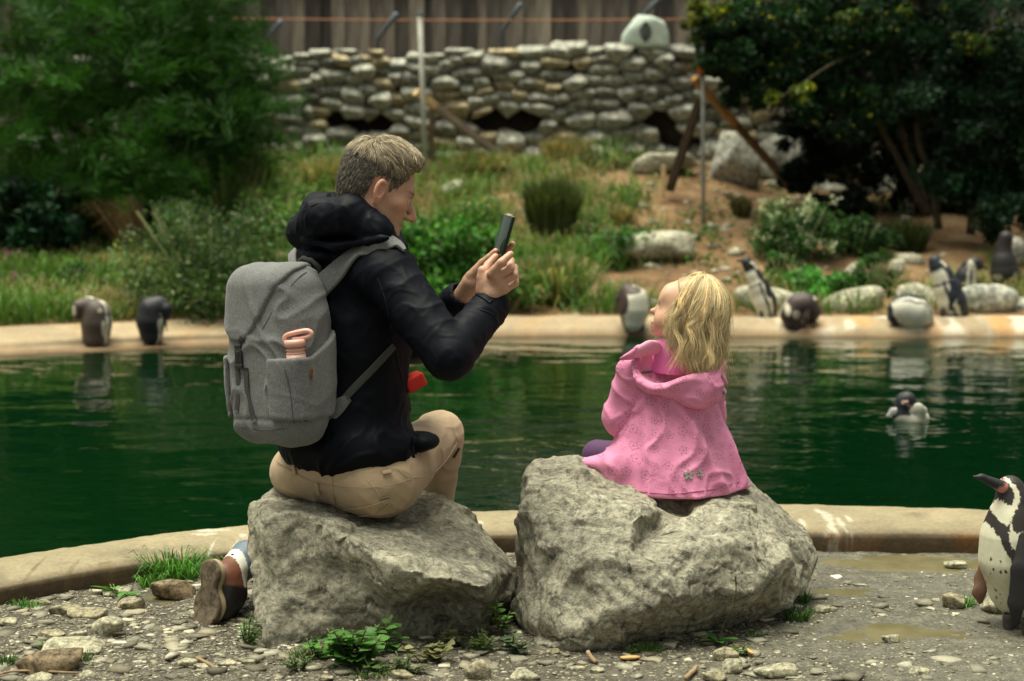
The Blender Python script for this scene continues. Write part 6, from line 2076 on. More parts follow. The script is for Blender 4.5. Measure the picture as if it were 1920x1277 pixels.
# bottom hem: drop the skirt's edge in a gentle wave and stitch it
me = ct.data
for rr_, zz in ((.0012, .018),):
    for sgn in (0,):
        pts = []
        for px in np.linspace(1100, 1400, 26):
            py = 938 - 30 * ((px - 1255) / 150) ** 2 - 12
            h = hit(coat, px, py)
            if h is not None: pts.append(h + nrm_at(coat, h) * (float(coat_disp(h[None])[0]) + .0006))
        V, F = tube(np.array(pts), rr_, 5); obj('hem_stitching', make_mesh('hem_stitching', V, F), cloth_mat('pink_stitch', (.42, .10, .2)), ct)
# hood hanging at the back: an open bowl, tipped towards the camera
def hood(p):
    q = (p - hc.astype(np.float32)) @ HRm.T
    rim = .014 * np.sin(q[:, 0] * 34 + 1.0) + .010 * np.cos(q[:, 0] * 20)
    o = ell(q, (.0, 0, -.005), (.126, .088, .085))
    i = ell(q, (.0, .010, .020), (.115, .077, .085))
    d = smax(o, -i, .004)
    d = smax(d, q[:, 2] - .004 - rim, .004)
    # bag of the hood sagging to the right
    sag = ell(p, W(1305, 728, 4.672), (.074, .045, .058))
    sag = smax(sag, -i, .004)
    d = smin(d, sag, .02)
    tip = cap(p, W(1222, 652, 4.72), W(1164, 673, 4.70), .030, .007, (.1, .75, .65, .35))
    tip2 = cap(p, W(1345, 680, 4.72), W(1358, 690, 4.72), .016, .008)
    d = smin(d, tip, .02); d = smin(d, tip2, .015)
    return d
V, F = sdf_mesh(hood, hc - .20, hc + .20, .004)
q = (V - hc) @ HRm.T
N_ = vnormals(V, F)
inside = (ell(q, (0, .010, .020), (.119, .081, .089)) < .0005)
V = V + N_ * ((.005 * creases(V, (9, 9, 6), 9, 1.4) + .004 * fbm(V * 12, 2)) * (~inside))[:, None]
me = make_mesh('hood', V, F); hd = obj('hood', me, M_COAT, ct)
me.materials.append(M_LIN)
fi = inside[F].all(axis=1)
me.polygons.foreach_set('material_index', fi.astype(np.int32)); me.update()
rim = []
for a in np.linspace(-2.9, 2.9, 60):
    pass
# collar round the neck with bright lining
def collar(p):
    d = np.abs(cap(p, W(1268, 652, 4.76), W(1266, 690, 4.78), .060, .072)) - .0045
    top = W(1268, 646, 4.76)[2] + (p[:, 0] - hc[0]) * -.25 + (p[:, 1] - 4.76) * -.25
    return smax(smax(d, p[:, 2] - top.astype(np.float32), .004), W(1268, 700, 4.76)[2] - p[:, 2], .01)
V, F = sdf_mesh(collar, hc - .16, hc + .16, .0038)
V = V + vnormals(V, F) * (.003 * fbm(V * 14, 2))[:, None]
obj('collar', make_mesh('collar', V, F), M_LIN2, ct)
# reflective piping, drawstring tab, two reflective flowers
cd = lambda h, e: h + nrm_at(coat, h) * e
M_REFL = simple('reflective_grey', (.13, .14, .13), .5, .1)
V, F = surf_ribbon(coat, [(1186, 702), (1205, 700), (1225, 698)], .005, .002, 10, .007); obj('piping', make_mesh('piping', V, F), M_REFL, ct)
try:
    V, F = surf_ribbon(coat, [(1346, 728), (1351, 732), (1355, 738)], .005, .002, 6, .007); obj('piping', make_mesh('piping', V, F), M_REFL, ct)
except Exception as e: print(e)
V, F = tube([W(1352, 696, 4.70), W(1357, 708, 4.695), W(1363, 720, 4.70)], [.005, .006, .004], 6); obj('drawstring_tab', make_mesh('drawstring_tab', V, F), M_LIN, ct)
for (px, py, r) in ((1289, 891, .015), (1308, 889, .010)):
    h = hit(coat, px, py); nn = nrm_at(coat, h); h = h + nn * (float(coat_disp(h[None])[0]) + .003)
    ux = unit(np.cross([0, 0, 1], nn)); uy = np.cross(nn, ux); parts = []
    for j in range(5):
        a = j * 1.2566 + .3; c = h + (ux * math.cos(a) + uy * math.sin(a)) * r * .62
        ring = [c + (ux * math.cos(a) + uy * math.sin(a)) * math.cos(t) * r * .42 + (-ux * math.sin(a) + uy * math.cos(a)) * math.sin(t) * r * .26 for t in np.linspace(0, 6.283, 12, endpoint=False)]
        V = np.array(ring + [p_ - nn * .004 for p_ in ring]); F = [tuple(range(12))] + [(i, (i + 1) % 12, 12 + (i + 1) % 12, 12 + i) for i in range(12)]
        parts.append((V, F))
    V, F = merge(parts); obj('reflective_flower', make_mesh('reflective_flower', V, F, False), simple('silver_print', (.26, .28, .24), .4, .2, 60), ct)
# leggings and knee
def leg_(p):
    d = cap(p, W(1230, 865, 4.86), W(1120, 852, 5.0), .058, .042)
    d = smin(d, cap(p, W(1120, 856, 5.0), W(1105, 960, 5.12), .042, .035), .02)
    d = smin(d, cap(p, W(1290, 870, 4.88), W(1230, 855, 5.12), .058, .045), .02)
    d = smin(d, cap(p, W(1230, 855, 5.12), W(1225, 960, 5.22), .042, .035), .02)
    return d
V, F = sdf_mesh(leg_, np.array([W(1060, 500, 5)[0], 4.7, .05]), np.array([W(1370, 500, 5)[0], 5.35, .5]), .006)
obj('leggings', make_mesh('leggings', V, F), cloth_mat('purple_leggings', (.075, .032, .085), .8), girl)

# ================================================================== penguins
M_PENG = None
k = NT('penguin_feathers'); k.color(k.attr()).rough(.55, .35); k.bump(k.noise(160, 4, .7, vec=k.mapv(scale=(1, 1, .5))), .35, .002); M_PENG = k.m
M_FOOT = simple('penguin_foot', (.05, .045, .045), .6, .4, 60, .6, .002)
BLACKF, WHITEF = np.array([.018, .018, .022]), np.array([.66, .63, .53])

def penguin(lb, spine, ventral, Y, flippers=(), feet=(), beak=None, tone=(.018, .018, .022), h=.007, whitehead=True, white=(.66, .63, .50), belly=62, band=14, group='penguins of the pool', spots=0, seed=0, side_sq=.92, eye=None, bandt=None, name='penguin', extra=None, fl_tone=None, patches=(), neckwhite=(.60, .75), headt=.80, polys=None):
    """spine: [(px, py, dY, r_px)] from tail to head; ventral: world direction the belly faces"""
    rs = np.random.RandomState(seed)
    P = np.array([W(a, b, Y + c) for a, b, c, _ in spine]); s = Y / FPX
    R = np.array([r * s for *_, r in spine])
    root = empty(name, P[len(P) // 3] * [1, 1, 0] + [0, 0, min(P[:, 2])], 0, lb, 'penguin', group)
    ven = unit(ventral)
    def fn(p):
        d = None
        for i in range(len(P) - 1):
            c = cap(p, P[i], P[i + 1], R[i], R[i + 1])
            d = c if d is None else smin(d, c, .35 * min(R[i], R[i + 1]) + .004)
        return extra(p, d) if extra else d
    V, F = sdf_mesh(fn, P.min(0) - R.max() - .03, P.max(0) + R.max() + .03, h)
    N_ = vnormals(V, F)
    # position along the spine
    best = np.full(len(V), 1e9); T = np.zeros(len(V)); seg = np.linalg.norm(np.diff(P, axis=0), axis=1); cum = np.r_[0, np.cumsum(seg)]; tot = cum[-1]
    ctr = np.zeros_like(V); AXI = np.zeros_like(V)
    for i in range(len(P) - 1):
        ba = P[i + 1] - P[i]; u = np.clip(((V - P[i]) @ ba) / (ba @ ba), 0, 1); c = P[i] + u[:, None] * ba
        d = np.linalg.norm(V - c, axis=1) - (R[i] + (R[i + 1] - R[i]) * u); m = d < best
        best[m] = d[m]; T[m] = (cum[i] + u[m] * seg[i]) / tot; ctr[m] = c[m]; AXI[m] = unit(ba)
    rv = V - ctr; rv = rv - AXI * (rv * AXI).sum(1)[:, None]; rv /= np.linalg.norm(rv, axis=1)[:, None] + 1e-9
    vv = ven[None] - AXI * (AXI @ ven)[:, None]; vv /= np.linalg.norm(vv, axis=1)[:, None] + 1e-9
    sz_ = np.median(R)
    ang = np.degrees(np.arccos(np.clip((rv * vv).sum(1), -1, 1))) + 7 * fbm(V / sz_ * 1.2, 3, seed=seed) + 5 * fbm(V / sz_ * 7, 2, seed=seed + 1)
    Tj = T + .018 * fbm(V / sz_ * 3, 3, seed=seed + 2)
    dark = np.array(tone); wht = np.array(white)
    w = sstep(belly + 4, belly - 4, ang) * sstep(.03, .08, Tj)                        # belly
    w = np.maximum(w, sstep(belly + band - 3, belly + band + 3, ang) * sstep(belly + band * 2 + 6, belly + band * 2, ang) * sstep(.1, .2, Tj))   # pale side stripe
    bt_ = bandt or (neckwhite[0] - .06)
    w = w * (1 - np.exp(-((Tj - bt_) / .022) ** 2) * (ang < 120) * (1.0 if belly > 0 else 0))
    nk = sstep(neckwhite[0] - .02, neckwhite[0] + .01, Tj) * sstep(headt + .0, headt - .03, Tj) * sstep(92, 80, ang)
    w = w * (1 - sstep(neckwhite[0] - .02, neckwhite[0] + .01, Tj)) + nk
    if whitehead:
        rg = np.abs(ang - (118 - (Tj - headt) * 180)) < 13
        w = np.where((Tj > headt - .03), np.maximum(w * 0 + nk, rg * (Tj < .985) * .95), w)
    C = dark[None] * (1 - w[:, None]) + wht[None] * w[:, None]
    C = C * np.exp(.18 * fbm(V / sz_ * 5, 3, seed=seed + 4))[:, None]
    for (px, py, rx, ry, col, sd) in patches:
        c = W(px, py, Y); d = ((V[:, 0] - c[0]) / (rx * s)) ** 2 + ((V[:, 2] - c[2]) / (ry * s)) ** 2
        m = sstep(1.2, .8, d) * (N_[:, 1] < .2); C = C * (1 - m[:, None]) + np.array(col) * m[:, None]
    if polys:
        Vc = V - np.array([0, 0, CAM_H]); fz = Vc[:, 1] * math.cos(TH) - Vc[:, 2] * math.sin(TH); uz = Vc[:, 1] * math.sin(TH) + Vc[:, 2] * math.cos(TH)
        jx, jy = fbm(V * 45, 3, seed=seed) * 5 + fbm(V * 200, 2) * 3, fbm(V * 45 + 7, 3, seed=seed) * 6 + fbm(V * np.array([200, 200, 90]), 2) * 5
        qx = CX + Vc[:, 0] / fz * FPX + jx; qy = CY - uz / fz * FPX + jy
        front = N_[:, 1] < .25
        C *= 1
        for poly, col in polys:
            ins = np.zeros(len(V), bool); n_ = len(poly)
            for i in range(n_):
                (x1, y1), (x2, y2) = poly[i], poly[(i + 1) % n_]
                if y1 == y2: continue
                ins ^= ((y1 > qy) != (y2 > qy)) & (qx < (x2 - x1) * (qy - y1) / (y2 - y1) + x1)
            m = ins & front; C[m] = np.array(col) * np.exp(.12 * fbm(V[m] * 60, 2) - .35 * sstep(.1, .5, fbm(V[m] * 14, 3)))[:, None] * (1 - np.outer(sstep(.0, .4, fbm(V[m] * 9, 2, seed=3)), [.04, .10, .30])) if m.any() else C[m]
    for i in range(spots):
        cand = np.where((C[:, 0] > .4) & (N_[:, 1] < 0) & (T > .1) & (T < .66))[0]
        j = rs.choice(cand); d = np.linalg.norm((V - V[j]) * [1, 1, .7], axis=1); C[d < rs.uniform(.0022, .0042)] = [.03, .025, .02]
    me = make_mesh('body', V, F); vcol(me, C); obj('body', me, M_PENG, root)
    for fl in flippers:
        pts = np.array([W(a, b, Y + c) for a, b, c in fl[0]]); wd = fl[1] * s
        nrm = unit(fl[2])
        def ff(p, pts=pts, wd=wd, nrm=nrm):
            d = None; rr = np.interp(np.linspace(0, 1, len(pts)), [0, .35, .75, 1], [.8 * wd, wd, .8 * wd, .4 * wd])
            for i in range(len(pts) - 1):
                c = cap(p, pts[i], pts[i + 1], rr[i], rr[i + 1], (*nrm, .3)); d = c if d is None else smin(d, c, .003)
            return d
        v, f = sdf_mesh(ff, pts.min(0) - wd - .02, pts.max(0) + wd + .02, max(h * .6, .0032))
        me = make_mesh('flipper', v, f)
        ft_ = np.array(fl[3]) if len(fl) > 3 else dark
        cc = np.tile(ft_, (len(v), 1)) * np.exp(.3 * fbm(v / sz_ * 4, 3))[:, None]
        if len(fl) > 4:
            mk = sstep(.1, .35, fbm(v * 28, 3, seed=5))[:, None]; cc = cc * (1 - mk) + np.array([.03, .02, .02]) * mk
        vcol(me, cc); obj('flipper', me, M_PENG, root)
    for (a, b, c, sc_) in feet:
        c0 = W(a, b, Y + c); parts = []
        fw_ = unit([ven[0], ven[1], 0]) if abs(ven[0]) + abs(ven[1]) > .1 else np.array([-1, 0, 0])
        sd = np.array([-fw_[1], fw_[0], 0]); L_ = sc_ * s
        ft_ = lambda p: smin(smin(smin(cap(p, c0 + [0, 0, L_ * .1], c0 + fw_ * L_ + sd * L_ * .45, L_ * .22, L_ * .13, (0, 0, 1, .6)), cap(p, c0 + [0, 0, L_ * .1], c0 + fw_ * L_ * 1.15, L_ * .22, L_ * .13, (0, 0, 1, .6)), .004), cap(p, c0 + [0, 0, L_ * .1], c0 + fw_ * L_ - sd * L_ * .45, L_ * .22, L_ * .13, (0, 0, 1, .6)), .004), cap(p, c0, c0 + np.array([0, 0, L_ * 1.5]) - fw_ * L_ * .1, L_ * .28, L_ * .5), .006)
        v, f = sdf_mesh(ft_, c0 - L_ * 1.8, c0 + L_ * 1.8, max(.0035, h * .6)); obj('foot', make_mesh('foot', v, f), M_FOOT, root)
    if beak:
        A, B = W(*beak[0][:2], Y + beak[0][2]), W(*beak[1][:2], Y + beak[1][2]); r = beak[2] * s
        bfn = lambda p: smin(cap(p, A, lerp(A, B, .75), r, r * .55), cap(p, lerp(A, B, .7), B - np.array([0, 0, r * .5]), r * .5, r * .22), r * .3)
        v, f = sdf_mesh(bfn, np.minimum(A, B) - 2 * r - .01, np.maximum(A, B) + 2 * r + .01, max(.0022, h * .4))
        me = make_mesh('beak', v, f); u = ((v - A) @ (B - A)) / ((B - A) @ (B - A))
        pk = sstep(.30, .12, u + .1 * fbm(v * 80, 2) + .25 * sstep(A[2] - r, A[2] + r, v[:, 2] + (A[2] - B[2]) * u)) [:, None]
        vcol(me, np.array([.018, .017, .019]) * (1 - pk) + np.array([.50, .20, .17]) * pk)
        obj('beak', me, M_PENG, root)
    if eye:
        c = W(eye[0], eye[1], Y + eye[2]); hh_ = hit(fn, eye[0], eye[1], Y - .3, Y + .3)
        if hh_ is not None:
            v, f = ico(2); r = eye[3] * s
            obj('eye', make_mesh('eye', v * r + hh_, f), simple('penguin_eye', (.08, .04, .03), .15, .1, 20, 0, spec=.6), root)
            nn = nrm_at(fn, hh_); a1 = unit(np.cross(nn, [0, 0, 1])); a2 = np.cross(nn, a1)
            v, f = tube([hh_ + (a1 * math.cos(t) + a2 * math.sin(t)) * r * 1.5 + nn * .001 for t in np.linspace(0, 6.283, 16)], r * .35, 5)
            obj('eye_ring', make_mesh('eye_ring', v, f), simple('pink_ring', (.45, .25, .22), .6), root)
    return root

# the near penguin
penguin('near penguin at the right edge, standing in the mud with its beak raised',
    [(1955, 1190, .10, 8), (1926, 1148, .05, 32), (1912, 1100, .02, 55), (1902, 1045, .0, 62), (1899, 1003, .0, 56), (1901, 968, .0, 44), (1900, 936, 0, 31), (1894, 916, 0, 25.5)],
    (-.72, -.55, .1), 4.45, flippers=[([(1850, 1050, .06), (1842, 1085, .06), (1836, 1112, .05), (1838, 1128, .05)], 15, (.2, 1, 0), (.16, .085, .055), 1), ([(1925, 1010, -.09), (1915, 1070, -.105), (1906, 1130, -.10), (1904, 1168, -.08)], 19, (.35, 1, 0), (.022, .020, .021))],
    feet=[(1890, 1197, -.02, 27), (1925, 1208, -.08, 27)], beak=[(1880, 913, -.02), (1826, 888, -.03), 12], h=.0033, tone=(.026, .022, .021), white=(.60, .58, .43), belly=70, band=11, spots=34, seed=4, eye=(1881, 906, 0, 3.4),
    neckwhite=(.70, .84), headt=.86, bandt=.66, whitehead=False,
    polys=[([(1830, 880), (1960, 880), (1960, 1000), (1830, 1000)], (.026, .022, .021)),
           ([(1800, 979), (1854, 979), (1879, 1003), (1882, 1027), (1894, 1050), (1899, 1074), (1897, 1122), (1905, 1165), (1925, 1200), (1800, 1200)], (.60, .58, .43)),
           ([(1840, 963), (1863, 957), (1867, 972), (1888, 991), (1893, 1015), (1905, 1042), (1902, 1068), (1894, 1052), (1882, 1027), (1876, 1009), (1854, 982)], (.028, .023, .021)),
           ([(1893, 979), (1899, 985), (1908, 1027), (1906, 1040), (1896, 1012)], (.58, .56, .42)),
           ([(1873, 935), (1850, 948), (1866, 967), (1888, 988), (1896, 973), (1909, 952), (1913, 931), (1908, 915), (1895, 901), (1884, 895), (1882, 901), (1893, 909), (1902, 924), (1901, 940), (1893, 948), (1879, 942)], (.64, .61, .46)),
           ([(1862, 893), (1886, 899), (1884, 912), (1860, 918)], (.48, .20, .17))])
Yr = 12.0
penguin('brownish stooping penguin on the far left kerb, head tucked under its flipper', [(182, 650, .03, 8), (180, 632, 0, 24), (181, 606, 0, 27), (180, 586, 0, 25), (166, 573, 0, 16), (150, 576, -.02, 14), (145, 592, -.03, 9)],
    (.55, .8, 0), 11.22, flippers=[([(200, 578, 0), (206, 600, -.02), (206, 628, -.02)], 8, (1, .3, 0), (.03, .035, .045))], feet=[(165, 650, -.05, 10), (187, 650, -.05, 10)], tone=(.075, .055, .044), seed=5, patches=[(200, 615, 4, 16, (.6, .55, .42), 1), (197, 562, 7, 5, (.6, .55, .42), 1), (193, 580, 4, 4, (.5, .45, .35), 1), (143, 580, 5, 9, (.55, .5, .4), 1)], whitehead=False)
penguin('black penguin preening on the far left kerb beside the brownish one', [(286, 648, .03, 8), (284, 628, 0, 20), (283, 602, 0, 26), (286, 580, 0, 24), (300, 571, 0, 15), (311, 580, -.02, 12), (313, 592, -.03, 8)],
    (.6, .75, 0), 11.3, flippers=[([(305, 585, -.02), (311, 602, -.03), (313, 620, -.03)], 7, (1, .3, 0))], feet=[(275, 644, -.05, 10), (300, 645, 0, 10)], tone=(.016, .017, .020), seed=6, patches=[(303, 610, 3, 14, (.6, .55, .42), 1)], whitehead=False)
penguin('white bellied penguin bending its head back, left of the girls face', [(1188, 622, .03, 8), (1187, 603, 0, 20), (1189, 580, 0, 27), (1189, 562, 0, 26), (1178, 548, .02, 16), (1166, 560, .03, 12), (1162, 576, .03, 8)],
    (.15, -1, 0), 11.95, flippers=[([(1163, 560, 0), (1160, 575, .0), (1164, 590, .02)], 7, (1, .2, 0))], feet=[(1176, 622, -.03, 10), (1204, 622, -.03, 10)], tone=(.045, .030, .024), seed=7, belly=52, band=5, neckwhite=(.58, .59), headt=.60, bandt=.99, whitehead=False, patches=[(1166, 566, 11, 24, (.05, .032, .025), 1), (1180, 543, 22, 8, (.06, .04, .03), 1)])
penguin('slender penguin leaning back on the far kerb behind the girl', [(1452, 596, .02, 6), (1440, 586, 0, 16), (1434, 565, 0, 21), (1424, 540, 0, 19), (1413, 517, 0, 14), (1406, 500, 0, 11.5), (1400, 492, 0, 10.5)],
    (-.95, -.35, 0), 12.2, flippers=[([(1432, 530, -.06), (1438, 555, -.07), (1440, 578, -.06)], 7, (.3, 1, 0))], feet=[(1428, 600, -.04, 11), (1442, 600, 0, 11)], beak=[(1396, 490, 0), (1381, 488, 0), 4.5], tone=(.022, .020, .022), seed=8, belly=66, neckwhite=(.66, .86), headt=.88, bandt=.62, h=.006)
penguin('dark brown penguin bent double at the waters edge behind the girl', [(1522, 600, .03, 8), (1520, 585, 0, 18), (1510, 572, 0, 22), (1495, 574, 0, 22), (1482, 590, -.02, 19), (1484, 606, -.03, 14), (1494, 618, -.03, 9)],
    (-.2, 1, 0), 12.0, flippers=[([(1515, 575, -.08), (1510, 595, -.09), (1504, 610, -.09)], 6, (.3, 1, 0), (.06, .04, .035))], feet=[(1505, 628, -.03, 10), (1525, 630, -.03, 10)], tone=(.055, .036, .032), seed=9, patches=[(1490, 588, 8, 8, (.52, .42, .33), 1), (1474, 580, 5, 12, (.50, .46, .34), 1), (1512, 590, 3, 12, (.55, .48, .36), 1), (1527, 558, 4, 4, (.6, .58, .48), 1)], whitehead=False)
penguin('white bellied penguin stooping low at the water below the big pale rocks', [(1746, 600, .03, 5), (1730, 592, .0, 20), (1714, 584, -.02, 29), (1698, 580, -.02, 29), (1682, 582, -.02, 17), (1676, 594, -.03, 12), (1680, 604, -.02, 8)],
    (.1, -.8, -.75), 12.0, flippers=[([(1730, 568, -.05), (1742, 585, -.07), (1746, 600, -.06)], 6, (.5, .7, .3))], feet=[(1700, 634, -.02, 12), (1722, 632, -.02, 12)], tone=(.020, .021, .025), seed=10, belly=74, band=8, neckwhite=(.66, .67), headt=.68, bandt=.62, whitehead=False, white=(.70, .68, .56))
penguin('tall dark penguin on the right kerb, head bowed with a white stripe', [(1812, 596, .03, 6), (1795, 586, .02, 20), (1785, 565, 0, 25), (1776, 540, 0, 24), (1767, 517, 0, 19), (1758, 500, 0, 15), (1753, 490, 0, 12)],
    (-.9, -.25, 0), 12.25, flippers=[([(1785, 530, -.09), (1786, 555, -.10), (1782, 580, -.09)], 9, (.3, 1, 0), (.02, .025, .035))], feet=[(1766, 600, -.06, 12), (1785, 599, -.02, 12)], beak=[(1750, 497, 0), (1748, 512, 0), 4.5], tone=(.018, .022, .030), seed=11, belly=50, neckwhite=(.72, .88), headt=.90, bandt=.67, patches=[(1772, 534, 4, 4, (.55, .52, .45), 1)])
penguin('black penguin behind the bowed one, turning its head right', [(1800, 588, .0, 14), (1806, 565, 0, 20), (1810, 540, 0, 22), (1812, 518, 0, 19), (1818, 500, 0, 14), (1828, 494, 0, 11), (1834, 498, 0, 10)],
    (.75, -.6, 0), 12.75, flippers=[([(1828, 515, -.03), (1834, 535, -.04), (1836, 556, -.03)], 6, (1, .2, 0))], feet=[(1800, 600, 0, 10), (1815, 600, 0, 10)], beak=[(1840, 500, 0), (1852, 503, 0), 4], tone=(.016, .017, .020), seed=12, belly=34, white=(.4, .37, .28), whitehead=False, neckwhite=(.8, .85), headt=.86)
penguin('blackish penguin seen from behind at the right edge above the rocks', [(1886, 556, .0, 12), (1884, 535, 0, 22), (1883, 512, 0, 25), (1882, 490, 0, 22), (1882, 470, 0, 14), (1884, 456, 0, 12.5), (1886, 446, 0, 13.5)],
    (.0, 1, 0), 13.1, flippers=[([(1862, 495, 0), (1858, 518, -.02), (1858, 535, -.02)], 6, (1, .2, 0)), ([(1904, 495, 0), (1910, 520, -.02), (1912, 545, -.02)], 6, (1, .2, 0))], feet=[(1875, 556, 0, 10), (1895, 556, 0, 10)], beak=[(1886, 445, 0), (1882, 436, 0), 4], tone=(.020, .018, .018), seed=13, whitehead=False, belly=30, band=4, neckwhite=(.9, .91), headt=.92, patches=[(1865, 518, 8, 5, (.35, .32, .24), 1), (1898, 518, 6, 9, (.35, .32, .24), 1)])
# the swimmer
Ysw = sw[1]
penguin('penguin floating in the pond, white wings spread and head bowed', [(1738, 789, .06, 8), (1726, 784, .04, 15), (1708, 786, .0, 22), (1692, 778, -.0, 18), (1693, 762, .0, 16), (1697, 751, -.01, 15.5), (1702, 748, -.02, 14)],
    (-.3, -1, .1), Ysw, flippers=[([(1712, 772, -.05), (1722, 765, -.06), (1730, 770, -.05), (1733, 784, -.04)], 9, (.2, 1, 0), (.62, .60, .50)), ([(1684, 768, -.02), (1674, 772, -.03), (1664, 780, -.03)], 7, (.2, 1, 0), (.50, .50, .46))], feet=[],
    beak=[(1700, 756, -.06), (1704, 765, -.08), 5], tone=(.022, .024, .030), seed=14, belly=80, neckwhite=(.52, .53), headt=.54, bandt=.99, whitehead=False, h=.005, patches=[(1690, 752, 4, 4, (.6, .58, .5), 1), (1703, 762, 4, 5, (.45, .25, .2), 1), (1693, 786, 18, 10, (.62, .6, .5), 1)])

# ================================================================== rocks on the bank and along the far kerb
def prock(px, py, w, h, lb, mat, seed, name='rock', Y=None, dep=.8, tilt=0.0, sub=4, flat=False, group=None, sink=.25, ground=False, pw=18):
    """rock whose visible outline is about w x h photo pixels, its foot at (px, py)"""
    if ground: b = G(px, py, 0)
    elif Y is None: b = on_bank(px, py)
    else: b = W(px, py, Y)
    s = b[1] / FPX; rx, rz = w * s / 2, h * s / (2 - sink)
    V, F = random_stone(rx, rx * dep, rz, seed, sub, .06, 13, pw)
    V = V + .05 * min(rx, rz) * fbm(V / min(rx, rz) * 2.5, 3, seed=seed, ridge=True)[:, None] * unit([1, 1, 1])
    if tilt: 
        c_, s_ = math.cos(tilt), math.sin(tilt); V = V @ np.array([[c_, 0, s_], [0, 1, 0], [-s_, 0, c_]])
    c = b + np.array([0, rx * dep * .4, rz * (1 - sink)])
    o = obj(name, make_mesh(name, V, F), mat); o.location = c
    return tag(o, lb, 'rock', group)
FR = [(1440, 602, 175, 72, 'flat topped pale rock on the far kerb behind the girls hair', M_PALE, 1, 12.45), (1602, 602, 160, 66, 'broad low pale rock on the far kerb between brown and white penguins', M_PALE, 2, 12.4),
      (1604, 545, 66, 60, 'upright pointed pale rock above the broad low one', M_PALE, 3, 12.95), (1722, 600, 110, 76, 'pale boulder behind the stooping white bellied penguin', M_PALE, 4, 12.6),
      (1862, 602, 135, 72, 'grey pointed rock on the kerb right of the tall dark penguin', M_STONE, 5, 12.4), (1915, 602, 90, 50, 'grey rock cut by the right picture edge on the far kerb', M_STONE, 6, 12.5),
      (1908, 500, 60, 60, 'grey rock behind the right edge penguin', M_STONE2, 7, 13.4), (1684, 522, 40, 34, 'small pale rock beside the upright pointed rock', M_PALE, 8, 13.3), (1232, 585, 26, 26, 'small pale rock at the far kerb behind the girls nose', M_PALE, 9, 12.4),
      (1080, 600, 26, 14, 'tiny pale stone on the far kerb right of the phone hands', M_PALE, 10, 12.3)]
for (px, py, w, h, lb, m, sd, Y) in FR: prock(px, py, w, h * 1.05, lb, m, sd, Y=Y, name='rock', pw=3.6)
BR = [(1225, 492, 165, 62, 'large flat pale rock halfway up the bare bank', M_PALE, 21), (846, 372, 42, 34, 'round pale stone right of the mans forehead', M_PALE, 22), (915, 330, 42, 20, 'small pale stone lying in the grass right of the round one', M_PALE, 23),
      (1250, 322, 130, 34, 'flat white slab at the foot of the wall', M_PALE, 24), (1100, 296, 110, 24, 'low pale slab in the grass below the wall', M_PALE, 25), (1010, 292, 95, 56, 'grey boulder under the dark cavity of the wall', M_STONE, 26),
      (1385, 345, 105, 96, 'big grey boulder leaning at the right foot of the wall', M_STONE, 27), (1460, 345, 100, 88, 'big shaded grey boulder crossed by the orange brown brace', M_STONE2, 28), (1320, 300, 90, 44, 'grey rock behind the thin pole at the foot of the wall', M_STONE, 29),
      (1370, 250, 80, 46, 'grey rock on top of the leaning boulder', M_STONE, 30), (280, 430, 34, 24, 'small pale rock hidden in the shrub on the left bank', M_PALE, 31), (1706, 398, 18, 34, 'small grey standing stone at the foot of the leaning stems', M_STONE, 32),
      (560, 290, 90, 60, 'grey boulder at the left foot of the wall', M_STONE, 33), (1190, 285, 70, 50, 'pale block at the wall foot above the white slab', M_PALE, 34)]
for (px, py, w, h, lb, m, sd) in BR: prock(px, py, w, h, lb, m, sd)

